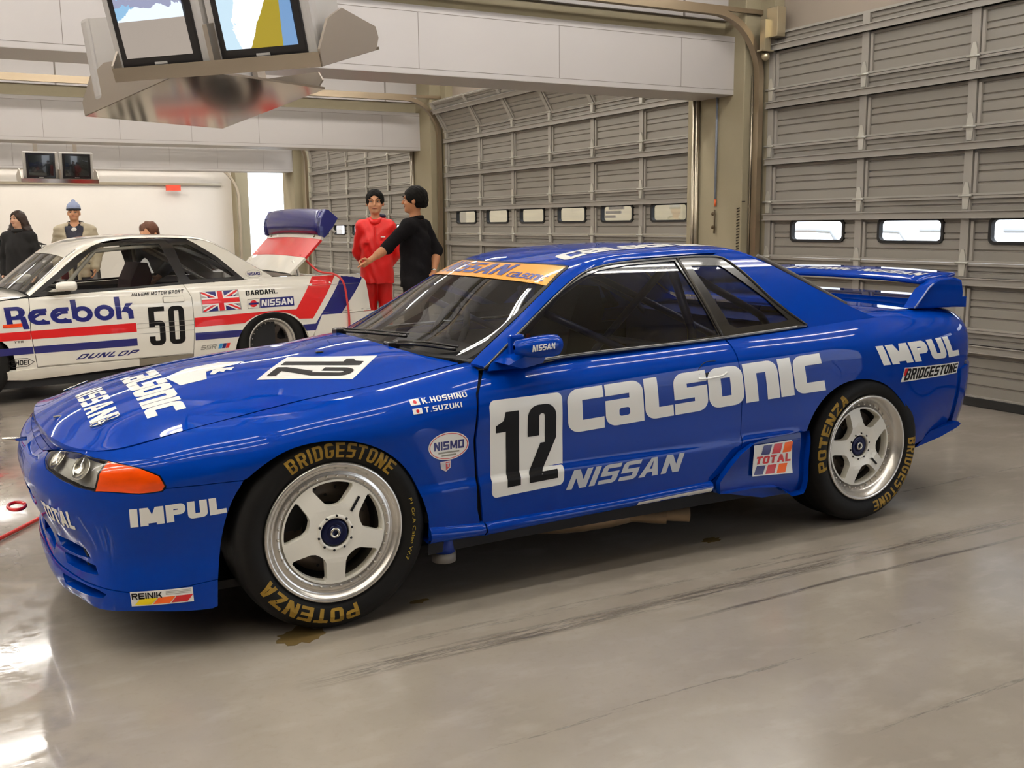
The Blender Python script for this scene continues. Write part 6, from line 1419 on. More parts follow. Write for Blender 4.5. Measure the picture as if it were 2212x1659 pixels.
# ================================================================ PEOPLE (smoothly blended volumes turned into one skin)
class Vol:
    def __init__(s, lo, hi, res):
        s.lo = np.array(lo, float); s.res = res; s.n = np.ceil((np.array(hi) - s.lo) / res).astype(int) + 1
        s.D = np.full(tuple(s.n), .25, np.float32)
    def _box(s, c0, c1, m):
        a = np.clip(np.floor((np.minimum(c0, c1) - m - s.lo) / s.res).astype(int), 0, s.n - 1); b = np.clip(np.ceil((np.maximum(c0, c1) + m - s.lo) / s.res).astype(int) + 1, 1, s.n)
        sl = tuple(slice(i, j) for i, j in zip(a, b)); ax = [s.lo[i] + s.res * np.arange(a[i], b[i]) for i in range(3)]
        return sl, np.meshgrid(*ax, indexing='ij')
    def _mix(s, sl, d, k, sub=False):
        D = s.D[sl]; d = d.astype(np.float32)
        if sub: s.D[sl] = np.maximum(D, -d); return
        if k > 0: h = np.clip(.5 + .5 * (D - d) / k, 0, 1); s.D[sl] = D * (1 - h) + d * h - k * h * (1 - h)
        else: s.D[sl] = np.minimum(D, d)
    def cap(s, a, b, ra, rb=None, k=.02, sub=False):
        a = np.array(a, float); b = np.array(b, float); rb = ra if rb is None else rb
        sl, (X, Y, Z) = s._box(a, b, max(ra, rb) + .06); ab = b - a; L = max(ab @ ab, 1e-9)
        t = np.clip(((X - a[0]) * ab[0] + (Y - a[1]) * ab[1] + (Z - a[2]) * ab[2]) / L, 0, 1)
        d = np.sqrt((X - a[0] - ab[0] * t) ** 2 + (Y - a[1] - ab[1] * t) ** 2 + (Z - a[2] - ab[2] * t) ** 2) - (ra + (rb - ra) * t)
        s._mix(sl, d, k, sub); return s
    def chain(s, P, R, k=.02):
        for i in range(len(P) - 1): s.cap(P[i], P[i + 1], R[i], R[i + 1], k)
        return s
    def ell(s, c, r, k=.02, sub=False):
        c = np.array(c, float); r = np.array(r, float); sl, (X, Y, Z) = s._box(c - r, c + r, .06)
        q = np.sqrt(((X - c[0]) / r[0]) ** 2 + ((Y - c[1]) / r[1]) ** 2 + ((Z - c[2]) / r[2]) ** 2); q2 = np.sqrt(((X - c[0]) / r[0] ** 2) ** 2 + ((Y - c[1]) / r[1] ** 2) ** 2 + ((Z - c[2]) / r[2] ** 2) ** 2)
        s._mix(sl, q * (q - 1) / np.maximum(q2, 1e-6), k, sub); return s
    def grid(s): return np.meshgrid(*[s.lo[i] + s.res * np.arange(s.n[i]) for i in range(3)], indexing='ij')
    def cut(s, n, d):
        X, Y, Z = s.grid(); s.D = np.maximum(s.D, (n[0] * X + n[1] * Y + n[2] * Z - d).astype(np.float32)); return s
    def disp(s, f): X, Y, Z = s.grid(); s.D = s.D + f(X, Y, Z).astype(np.float32); return s
    def build(s, name, m, parent):
        D = np.pad(s.D, 1, constant_values=.2); lo = s.lo - s.res; sg = D < 0
        n = np.array(D.shape); c = np.zeros(tuple(n - 1), np.int8)
        for dx in (0, 1):
            for dy in (0, 1):
                for dz in (0, 1): c += sg[dx:n[0] - 1 + dx, dy:n[1] - 1 + dy, dz:n[2] - 1 + dz]
        act = (c > 0) & (c < 8); idx = -np.ones(act.shape, int); I = np.argwhere(act); idx[act] = np.arange(len(I))
        S_ = np.zeros((len(I), 3)); cnt = np.zeros(len(I)); corners = [(a, b, e) for a in (0, 1) for b in (0, 1) for e in (0, 1)]
        for a in corners:
            for ax in range(3):
                if a[ax]: continue
                b = list(a); b[ax] = 1; va = D[I[:, 0] + a[0], I[:, 1] + a[1], I[:, 2] + a[2]]; vb = D[I[:, 0] + b[0], I[:, 1] + b[1], I[:, 2] + b[2]]
                x = (va < 0) != (vb < 0); t = np.where(x, va / np.where(x, va - vb, 1), 0); p = np.tile(np.array(a, float), (len(I), 1)); p[:, ax] = t
                S_[x] += p[x]; cnt[x] += 1
        V = lo + (I + S_ / np.maximum(cnt, 1)[:, None]) * s.res; F = []
        for ax in range(3):
            o1, o2 = [(1, 2), (2, 0), (0, 1)][ax]; sa = [slice(1, -1)] * 3; sa[ax] = slice(0, -1); sb = [slice(1, -1)] * 3; sb[ax] = slice(1, None)
            a_ = sg[tuple(sa)]; b_ = sg[tuple(sb)]; E = np.argwhere(a_ != b_); off = np.array([1, 1, 1]); off[ax] = 0
            if not len(E): continue
            flip = a_[tuple(E.T)]; E = E + off; q = []
            for d1, d2 in ((0, 0), (1, 0), (1, 1), (0, 1)): e = E.copy(); e[:, o1] -= d1; e[:, o2] -= d2; q.append(idx[tuple(e.T)])
            q = np.stack(q, 1); q[~flip] = q[~flip][:, ::-1]; F.append(q)
        F = np.concatenate(F); F = F[(F >= 0).all(1)]
        # one relaxation pass keeps the facets from showing
        nb = np.zeros_like(V); w = np.zeros(len(V))
        for i in range(4): np.add.at(nb, F[:, i], V[F[:, (i + 1) % 4]] + V[F[:, i - 1]]); np.add.at(w, F[:, i], 2)
        V = V * .5 + nb / np.maximum(w, 1)[:, None] * .5
        return mesh(name, V, F, m, parent, True)
M_SKIN = mat('skin_warm', srgb(196, 142, 106), .55, noise=(8, .06)); M_SKIN2 = mat('skin_tan', srgb(178, 122, 86), .55, noise=(8, .06)); M_SKIN3 = mat('skin_pale', srgb(214, 166, 138), .55)
M_HAIR = mat('black_hair', (.006, .005, .004, 1), .7, spec=.15, bump=(60, .5)); M_HAIR2 = mat('brown_hair', srgb(84, 46, 22), .5, bump=(60, .5)); M_HAIR3 = mat('dark_long_hair', srgb(44, 28, 20), .45, bump=(60, .5))
M_REDC = mat('red_rainwear', srgb(222, 28, 26), .42, bump=(16, .35)); M_BLKC = mat('black_shirt', (.008, .007, .008, 1), .9, spec=.15, bump=(24, .4)); M_NAVYC = mat('navy_lining', (.012, .014, .05, 1), .6); M_BLKC2 = mat('black_coat', (.008, .007, .007, 1), .85, bump=(18, .3))
M_EYE = mat('eye_dark', (.01, .008, .006, 1), .15); M_EYEW = mat('eye_white', srgb(220, 210, 200), .3); M_LIP = mat('lips', srgb(160, 90, 78), .5); M_SHOE = mat('dark_shoe', (.012, .011, .011, 1), .5)
M_PARKA = mat('beige_quilted_coat', srgb(176, 164, 140), .6, bump=(14, .6)); M_DNAVY = mat('dark_jersey', (.03, .03, .045, 1), .8); M_TEE = mat('white_tee', srgb(230, 226, 220), .7); M_KNIT = mat('blue_grey_knit', srgb(150, 160, 190), .85, bump=(50, .8)); M_KNITD = mat('dark_knit_band', (.02, .02, .025, 1), .85)
def V3(*a): return np.array(a, float)
def hand(v, wr, el, side, point=False, pose='relaxed', sc=1.):
    """palm, thumb and four separate fingers growing out of the wrist; side=+1: thumb on +x side of the hand frame"""
    wr = np.array(wr, float); f = wr - np.array(el, float); f /= np.linalg.norm(f); up = np.array([0, 0, 1.]); s = np.cross(f, up); s /= np.linalg.norm(s); u = np.cross(s, f)
    # palm plane: spanned by f and t (thumb side), normal p = palm side
    t = u * .75 + s * side * .5; t /= np.linalg.norm(t); p = np.cross(f, t) * -side; p /= np.linalg.norm(p)
    base = wr + f * .015; kn = []
    v.cap(wr - f * .02, base + f * .02, .024, .026, .012)
    for q, dx in enumerate((.026, .009, -.009, -.026)):
        k0 = wr + f * (.088 - .004 * abs(q - 1)) * sc + t * dx; v.cap(base + t * dx * .55, k0, .015, .0115, .010); kn.append(k0)
    L = [(.040, .026, .020), (.044, .028, .022), (.040, .027, .020), (.032, .021, .017)]
    for q in range(4):
        bend = {'relaxed': (.25, .45, .35), 'curl': (1.1, 1.3, .9)}[pose if not point else ('relaxed' if 0 else 'curl')]
        if point and q == 0: bend = (-.05, .08, .05)
        P = kn[q]; a = 0
        for l, b in zip(L[q], bend): a += b; Q_ = P + (f * math.cos(a) + p * math.sin(a)) * l; v.cap(P, Q_, .0098, .0085, .004); P = Q_
    T0 = wr + f * .030 + t * .024; T1 = T0 + (f * .6 + t * .6 + p * .35) * .042; T2 = T1 + (f * .85 + t * .15 + p * .4) * .034
    v.chain([T0, T1, T2], [.014, .0115, .009], .006)
def figure(root, H, arms, res, skin, skin_b=None, hands=(None, None), female=False, lean=None, head_turn=0., hs=1., wx=1.):
    """one continuous body, facing -y; arms = ((shoulder, elbow, wrist) right, left)"""
    k = H / 1.75; S3 = lambda *a: V3(*a) * k
    ext = np.array([p for arm in arms for p in arm]); lo = np.minimum(ext.min(0) - .25, S3(-.26, -.26, -.02)); hi = np.maximum(ext.max(0) + .25, S3(.26, .2, 1.84))
    v = Vol(lo, hi, res); hr = .95 if female else 1
    c, s = math.cos(head_turn), math.sin(head_turn); hd = lambda x, y, z: ((x * c - y * s) * hs * wx, (x * s + y * c) * hs, 1.53 + (z - 1.53) * hs)
    HR = hs * np.array([wx, 1, 1.])
    v.chain([S3(0, .012, 1.36), S3(0, .012, 1.46), S3(*hd(0, .0, 1.57))], [.075, .056 * hr, .054 * hr], .03)
    v.ell(S3(*hd(0, .010, 1.655)), V3(.076, .094, .098) * HR * k, .02); v.ell(S3(*hd(0, -.020, 1.600)), V3(.060, .068, .075) * HR * k, .02); v.ell(S3(*hd(0, -.062, 1.556)), V3(.030, .026, .022) * HR * k, .02)
    v.cap(S3(*hd(0, -.086, 1.656)), S3(*hd(0, -.105, 1.618)), .009 * k, .014 * k, .012)
    for x in (-1, 1):
        v.ell(S3(*hd(.037 * x, -.062, 1.612)), V3(.026, .026, .022) * k, .02); v.cap(S3(*hd(.012 * x, -.086, 1.667)), S3(*hd(.052 * x, -.070, 1.668)), .010 * k, .009 * k, .012); v.ell(S3(*hd(.079 * x, .012, 1.630)), V3(.010, .021, .032) * k, .006)
        v.ell(S3(*hd(.033 * x, -.093, 1.648)), V3(.017, .012, .010) * k, 0, True)
        v.cap(S3(.03 * x, .01, 1.42), S3(.175 * x, .0, 1.405), .055 * k, .055 * k, .05)
    v.ell(S3(0, .0, 1.27), V3(.165, .108, .175) * k, .05).ell(S3(0, .0, 1.08), V3(.140, .100, .17) * k, .05).ell(S3(0, .005, .93), V3(.165, .112, .12) * k, .05)
    for (sh, el, wr), hnd, sd in zip(arms, hands, (1, -1)):
        v.chain([sh, el, wr], [.050 * k, .040 * k, .026 * k], .03)
        v.cap(np.array(el) * .7 + np.array(wr) * .3, np.array(el) * .45 + np.array(wr) * .55, .041 * k, .034 * k, .03)
        if hnd: hand(v, wr, el, sd, point=hnd == 'point', pose='relaxed' if hnd != 'curl' else 'curl')
    for x in (-1, 1):
        v.chain([S3(.092 * x, .0, .90), S3(.098 * x, -.005, .49), S3(.100 * x, .012, .09)], [.088 * k, .054 * k, .036 * k], .03); v.cap(S3(.101 * x, .012, .33), S3(.1 * x, .016, .25), .052 * k, .045 * k, .04); v.chain([S3(.100 * x, .03, .045), S3(.108 * x, -.10, .035), S3(.112 * x, -.16, .03)], [.036 * k, .036 * k, .028 * k], .02)
    b = v.build('body', skin, root)
    def feat(name, f, m): mb = MB(); f(mb); return mb.build(name, m, root)
    for x in (-1, 1):
        feat('eye', lambda mb: mb.ball(S3(*hd(.033 * x, -.080, 1.647)), .0115 * k, 12, 8, sc=(1.15, .8, .62)), M_EYEW); feat('iris', lambda mb: mb.ball(S3(*hd(.033 * x, -.0875, 1.647)), .0058 * k, 10, 7, sc=(1, .6, 1)), M_EYE)
        feat('eyebrow', lambda mb: mb.tube([S3(*hd(.014 * x, -.0965, 1.671)), S3(*hd(.035 * x, -.092, 1.677)), S3(*hd(.055 * x, -.078, 1.671))], [.0035 * k, .0045 * k, .0025 * k], 6), M_HAIR)
        feat('eyelid', lambda mb: mb.tube([S3(*hd(.018 * x, -.0905, 1.650)), S3(*hd(.033 * x, -.0915, 1.655)), S3(*hd(.049 * x, -.084, 1.650))], .0022 * k, 6), M_HAIR)
    feat('mouth', lambda mb: mb.tube([S3(*hd(-.025, -.080, 1.585)), S3(*hd(-.012, -.0895, 1.588)), S3(*hd(0, -.092, 1.5865)), S3(*hd(.012, -.0895, 1.588)), S3(*hd(.025, -.080, 1.585))], [.002 * k, .0055 * k, .0065 * k, .0055 * k, .002 * k], 8), M_LIP)
    return k, S3, hd
def folds(a, f, ph=0): return lambda X, Y, Z: a * (np.sin(f * (Z + .35 * X + .2 * np.sin(9 * X + ph)) + ph) * np.cos(7 * X + 5 * Y + ph) + .6 * np.sin(f * 1.7 * (Z - .5 * X) + 2 * ph) * np.cos(11 * Y + ph))
def trousers(root, S3, k, m, r=1., top=.98, bottom=.06, res=.010, fl=.004):
    v = Vol(S3(-.27, -.22, bottom - .02), S3(.27, .22, top + .02), res)
    v.ell(S3(0, .005, .93), V3(.185 * r, .135 * r, .15) * k, .05)
    for x in (-1, 1): v.chain([S3(.094 * x, 0, .88), S3(.100 * x, -.005, .49), S3(.104 * x, .010, .06)], [.108 * k * r, .082 * k * r, .074 * k * r], .03)
    v.cut((0, 0, 1), top * k).cut((0, 0, -1), -bottom * k).disp(folds(fl, 26, 1)); return v.build('trousers', m, root)
def shoes(root, S3, k, m):
    for x in (-1, 1):
        v = Vol(S3(.10 * x - .09, -.24, -.01), S3(.10 * x + .09, .13, .13), .008); v.chain([S3(.100 * x, .045, .05), S3(.106 * x, -.08, .048), S3(.112 * x, -.165, .04)], [.046 * k, .048 * k, .040 * k], .02).cap(S3(.1 * x, .012, .05), S3(.1 * x, .012, .12), .045 * k, .042 * k, .02).cut((0, 0, -1), -.002); v.build('shoe', m, root)
def hair_cap(root, S3, k, hd, m, res=.006, low=1.60, front=1.700, fluff=.006, name='hair', hs=1., wx=1.):
    HR = hs * np.array([wx, 1, 1.]); low = 1.53 + (low - 1.53) * hs
    v = Vol(S3(-.20, -.19, 1.50), S3(.20, .22, 1.88), res); v.ell(S3(*hd(0, .016, 1.672)), V3(.089, .106, .096) * HR * k, .02); v.ell(S3(*hd(0, .055, 1.63)), V3(.074, .064, .085) * HR * k, .02)
    # leave the face and ears open
    v.ell(S3(*hd(0, -.115, 1.628)), V3(.076, .085, .086) * HR * k, 0, True); v.ell(S3(*hd(0, -.11, 1.58)), V3(.080, .085, .08) * HR * k, 0, True)
    for x in (-1, 1): v.ell(S3(*hd(.09 * x, -.035, 1.60)), V3(.03, .05, .05) * HR * k, 0, True)
    v.cut((0, 0, -1), -low * k).disp(lambda X, Y, Z: fluff * (np.sin(70 * X + 30 * Z) * np.sin(60 * Y + 40 * Z) + .6 * np.sin(130 * X) * np.sin(120 * Z + 90 * Y)) * .5); return v.build(name, m, root)
def jacket(root, S3, k, arms, m, hem, neck, sleeve=1., r=1., flare=0., res=.010, fl=.004, name='jacket', chest=1., ph=0.):
    ext = np.array([p for a in arms for p in a]); v = Vol(np.minimum(ext.min(0) - .14, S3(-.33, -.27, hem - .03)), np.maximum(ext.max(0) + .14, S3(.33, .25, neck + .1)), res)
    for x in (-1, 1): v.cap(S3(.05 * x, .01, 1.42), S3(.172 * x, .0, 1.395), .078 * k, .082 * k, .05)
    v.ell(S3(0, .0, 1.27), V3(.190 * r, .135 * r * chest, .19) * k, .06).cap(S3(0, 0, 1.22), S3(0, .0, hem - .06), .155 * k * r, (.165 + flare) * k * r, .06)
    for x in (-1, 1): v.cap(S3(.055 * x, 0, 1.2), S3(.07 * x, .0, hem - .06), .128 * k * r, (.135 + flare) * k * r, .06)
    for sh, el, wr in arms:
        sh, el, wr = map(lambda q: np.array(q, float), (sh, el, wr)); e = el + (wr - el) * min(1, max(0, (sleeve - .5) * 2)); v.chain([sh, el, e], [.078 * k * r, .064 * k * r, .050 * k * r], .03)
    v.cut((0, 0, -1), -hem * k).disp(folds(fl, 30, ph))
    # neck opening
    v.cap(S3(0, .0, 1.40), S3(0, -.01, 1.60), .060 * k, .075 * k, 0, True); return v.build(name, m, root)
def person(loc, face, label, cat='person', group=None):
    d = math.atan2(face[1], face[0]) + PI / 2; return empty('person', (*loc, 0), d, label, cat, group)

# ---- man in red rainwear, hands clasped behind him
p = person((2.95, 6.22), (-.45, -1), 'man in bright red rainwear standing behind the white car, hands behind his back')
k = 1.745 / 1.75; p.scale = (.84, 1, 1)
arms = (((-.175 * k, .01, 1.39 * k), (-.245, .085, 1.13), (-.10, .17, .92)), ((.175 * k, .01, 1.39 * k), (.275, .085, 1.13), (.10, .17, .93)))
k, S3, hd = figure(p, 1.745, arms, .007, M_SKIN, hands=('relaxed', 'relaxed'), hs=1.14, wx=1.17)
hair_cap(p, S3, k, hd, M_HAIR, low=1.615, hs=1.14, wx=1.17)
jacket(p, S3, k, arms, M_REDC, .80, 1.47, 1., 1.04, .012, .008, .0042, chest=.92, ph=.6)
trousers(p, S3, k, M_REDC, 1.02, .95); shoes(p, S3, k, M_SHOE)
v = Vol(S3(-.2, -.2, 1.38), S3(.2, .22, 1.60), .007); v.chain([S3(.06 * math.cos(a), -.01 + .075 * math.sin(a), 1.47 + .02 * math.sin(a)) * 1 for a in np.linspace(-PI, PI, 17)], [.028] * 17, .01).ell(S3(.03, .105, 1.475), V3(.105, .06, .05), .03); v.disp(folds(.003, 40)); v.build('hood_collar', M_REDC, p)
v = Vol(S3(-.2, -.2, 1.42), S3(.2, .22, 1.60), .007); v.ell(S3(.06, .075, 1.515), V3(.075, .045, .024), .02).cap(S3(-.055, -.03, 1.475), S3(-.03, -.07, 1.47), .018, .016, .01); v.build('hood_lining', M_NAVYC, p)
MB().box(.07, .125, -.160, -.140, 1.285, 1.296).build('chest_badge', M_WHITE, p)
for x in (-1, 1): MB().box(.045 * x + (.0 if x > 0 else -.10), .045 * x + (.10 if x > 0 else 0), -.158, -.12, 1.225, 1.245, bev=.004).build('pocket_flap', M_REDC, p)
MB().box(-.012, .012, -.166, -.12, .84, 1.40, bev=.004).build('storm_flap', M_REDC, p)

# ---- man in black seen from behind, pointing at the open boot
p = person((2.92, 5.10), (-.62, .78), 'man in black shirt seen from behind, pointing down towards the open boot')
k = 1.745 / 1.75; p.scale = (.86, 1, 1); rz = p.rotation_euler[2]
def loc_(wx, wy, wz): c, s = math.cos(-rz), math.sin(-rz); dx, dy = wx - p.location.x, wy - p.location.y; return ((dx * c - dy * s) / .86, dx * s + dy * c, wz)
S3 = lambda *a: V3(*a) * k
shR = (-.19 * k, .01, 1.40 * k); shL = (.19 * k, .01, 1.40 * k)
arms = ((shR, loc_(3.13, 5.06, 1.16), loc_(3.06, 4.99, .955)), (shL, loc_(2.595, 5.03, 1.20), loc_(2.40, 4.99, 1.085)))
k, S3, hd = figure(p, 1.745, arms, .007, M_SKIN2, hands=('curl', 'point'), head_turn=.25, hs=1.12, wx=1.15)
hair_cap(p, S3, k, hd, M_HAIR, low=1.575, fluff=.008, hs=1.12, wx=1.15)
jacket(p, S3, k, arms, M_BLKC, .82, 1.47, .58, .92, .0, .008, .0035, 'shirt', ph=2)
v = Vol(S3(-.15, -.15, 1.40), S3(.15, .15, 1.55), .007); v.chain([S3(.064 * math.cos(a), .008 + .066 * math.sin(a), 1.475 + .015 * math.sin(a)) for a in np.linspace(-PI, PI, 17)], [.019] * 17, .01); v.build('shirt_collar', M_BLKC, p)
trousers(p, S3, k, M_BLKC, .96, .96); shoes(p, S3, k, M_SHOE)
a, b = np.array(arms[0][1]), np.array(arms[0][2]); c0 = a + (b - a) * .93; d_ = (b - a) / np.linalg.norm(b - a); MB().tube([c0 - d_ * .006, c0 + d_ * .006], .031, 16).build('wristwatch', M_CHROME, p)

# ---- woman with long dark hair in a black coat
p = person((-.235, 11.0), (-.55, -.85), 'woman with long dark hair and black coat standing at the left edge of the photo')
k = 1.64 / 1.75
arms = (((-.17 * k, .0, 1.39 * k), (-.245, .03, 1.05), (-.215, -.05, .82)), ((.17 * k, .0, 1.39 * k), (.24, .03, 1.05), (.22, -.06, .82)))
k, S3, hd = figure(p, 1.64, arms, .010, M_SKIN3, hands=('relaxed', 'relaxed'), female=True, head_turn=-.25)
v = Vol(S3(-.26, -.2, 1.15), S3(.26, .26, 1.82), .009); v.ell(S3(*hd(0, .016, 1.675)), V3(.092, .108, .098) * k, .03); 
for x in (-1, 1): v.chain([S3(*hd(.065 * x, .03, 1.66)), S3(.11 * x, .05, 1.47), S3(.135 * x, .04, 1.27)], [.055 * k, .062 * k, .050 * k], .04)
v.chain([S3(0, .08, 1.65), S3(0, .11, 1.45), S3(0, .10, 1.25)], [.07 * k, .09 * k, .08 * k], .05); v.ell(S3(*hd(0, -.115, 1.615)), V3(.070, .085, .098) * k, 0, True); v.disp(lambda X, Y, Z: .006 * np.sin(60 * X + 12 * np.sin(9 * Z)) * np.cos(50 * Y + 8 * Z)); v.build('hair', M_HAIR3, p)
jacket(p, S3, k, arms, M_BLKC2, .62, 1.47, 1., .98, .03, .012, .004, 'coat'); trousers(p, S3, k, mat('dark_jeans', (.012, .013, .03, 1), .8), .9, .95); shoes(p, S3, k, M_SHOE)
v = Vol(S3(-.15, -.15, 1.38), S3(.15, .15, 1.56), .009); v.chain([S3(.066 * math.cos(a), .0 + .066 * math.sin(a), 1.48) for a in np.linspace(-PI, PI, 15)], [.026] * 15, .01); v.build('roll_collar', M_BLKC2, p)

# ---- man in a knitted hat and quilted coat
p = person((.50, 11.36), (-.25, -1), 'man in blue-grey bobble hat and open beige quilted coat by the back wall')
k = 1.73 / 1.75
arms = (((-.19 * k, .0, 1.38 * k), (-.27, .04, 1.10), (-.24, -.08, .86)), ((.19 * k, .0, 1.38 * k), (.27, .04, 1.10), (.24, -.08, .86)))
k, S3, hd = figure(p, 1.73, arms, .010, M_SKIN, hands=('relaxed', 'relaxed'))
v = Vol(S3(-.16, -.18, 1.62), S3(.16, .18, 1.90), .008); v.ell(S3(0, .012, 1.70), V3(.094, .110, .105) * k, .02).ell(S3(0, .02, 1.81), V3(.028, .028, .024) * k, .004).cut((0, 0, -1), -1.69 * k); v.build('knitted_hat', M_KNIT, p)
v = Vol(S3(-.16, -.18, 1.62), S3(.16, .18, 1.76), .008); v.ell(S3(0, .010, 1.69), V3(.097, .113, .10) * k, .02).cut((0, 0, -1), -1.675 * k).cut((0, 0, 1), 1.705 * k); v.build('hat_band', M_KNITD, p)
jacket(p, S3, k, arms, M_DNAVY, .85, 1.47, .5, .95, 0, .012, .002, 'jersey')
v = Vol(S3(-.36, -.28, .7), S3(.36, .26, 1.60), .012)
for x in (-1, 1): v.cap(S3(.06 * x, .02, 1.42), S3(.18 * x, .0, 1.39), .095 * k, .098 * k, .05)
v.ell(S3(0, .0, 1.25), V3(.225, .165, .21) * k, .06).cap(S3(0, 0, 1.2), S3(0, 0, .72), .185 * k, .19 * k, .06)
for sh, el, wr in arms: v.chain([sh, el, np.array(wr)], [.095 * k, .080 * k, .062 * k], .03)
v.cut((0, 0, -1), -.74 * k).disp(lambda X, Y, Z: .006 * np.sin(70 * Z) * np.cos(3 * X)); v.cap(S3(0, .0, 1.40), S3(0, -.02, 1.62), .075 * k, .09 * k, 0, True)
v.chain([S3(0, -.22, 1.50), S3(0, -.22, 1.1), S3(0, -.24, .72)], [.10, .065, .07], 0); X, Y, Z = v.grid(); wedge = np.maximum(np.abs(X) - (.03 + .09 * np.clip((Z - .9) / .5, 0, 1)), Y + .06); v.D = np.maximum(v.D, -wedge.astype(np.float32)); v.build('quilted_coat', M_PARKA, p)
v = Vol(S3(-.2, -.16, 1.36), S3(.2, .2, 1.60), .009); v.chain([S3(.095 * math.cos(a), .03 + .085 * math.sin(a), 1.475 + .03 * math.sin(a)) for a in np.linspace(-.75, PI + .75, 15)], [.034] * 15, .01); v.build('dark_collar', M_BLKC2, p)
MB().ball(S3(0, -.075, 1.40), .045, 12, 8, sc=(1, .7, .9)).build('white_tee', M_TEE, p)
trousers(p, S3, k, M_DNAVY, 1., .95); shoes(p, S3, k, M_SHOE)

# ---- man bending at the far door of the white car
p = person((.98, 7.14), (-.75, -.66), 'brown-haired man in dark clothes bending behind the white car roof', 'person'); p.scale = (1, 1, .972)
lo, hi = (-.45, -.62, -.02), (.45, .35, 1.56); v = Vol(lo, hi, .010)
for x in (-1, 1): v.chain([(.095 * x, .03, .88), (.10 * x, -.03, .48), (.10 * x, .06, .09)], [.086, .054, .036], .03).chain([(.10 * x, .08, .045), (.108 * x, -.05, .035), (.112 * x, -.11, .03)], [.036, .036, .028], .02)
v.ell((0, .03, .93), (.165, .115, .12), .05).ell((0, -.06, 1.08), (.15, .11, .16), .06).ell((0, -.15, 1.22), (.165, .12, .15), .06).chain([(0, -.22, 1.31), (0, -.29, 1.38)], [.062, .055], .03).ell((0, -.325, 1.415), (.075, .09, .088), .02).ell((0, -.365, 1.365), (.058, .06, .06), .02).cap((0, -.415, 1.41), (0, -.43, 1.375), .009, .013, .01)
for x in (-1, 1): v.chain([(.18 * x, -.19, 1.27), (.25 * x, -.30, 1.08), (.20 * x, -.45, .95)], [.05, .04, .027], .03); hand(v, (.20 * x, -.45, .95), (.25 * x, -.30, 1.08), -x); v.ell((.078 * x, -.31, 1.40), (.010, .021, .03), .006)
v.build('body', M_SKIN, p)
v = Vol((-.16, -.46, 1.30), (.16, -.16, 1.56), .008); v.ell((0, -.310, 1.435), (.092, .105, .088), .02).ell((0, -.27, 1.38), (.075, .06, .075), .02).ell((0, -.44, 1.325), (.080, .085, .085), 0, True).disp(lambda X, Y, Z: .008 * np.sin(65 * X + 30 * Z) * np.sin(58 * Y)); v.build('hair', M_HAIR2, p)
v = Vol((-.42, -.55, .80), (.42, .25, 1.42), .011); v.ell((0, .02, .95), (.19, .15, .16), .06).ell((0, -.07, 1.09), (.185, .145, .18), .06).ell((0, -.15, 1.22), (.20, .15, .16), .06)
for x in (-1, 1): v.chain([(.18 * x, -.19, 1.27), (.25 * x, -.30, 1.08), (.21 * x, -.42, .98)], [.08, .064, .05], .03)
v.cut((0, 0, -1), -.84).disp(folds(.004, 28)); v.cap((0, -.22, 1.32), (0, -.32, 1.44), .065, .08, 0, True); v.build('jacket', M_BLKC2, p)
trousers(p, lambda *a: V3(*a), 1., M_DNAVY, 1., .95); 
for x in (-1, 1): v = Vol((.10 * x - .09, -.2, -.01), (.10 * x + .09, .18, .13), .009); v.chain([(.10 * x, .09, .05), (.106 * x, -.03, .048), (.112 * x, -.115, .04)], [.046, .048, .04], .02).cut((0, 0, -1), -.002); v.build('shoe', M_SHOE, p)
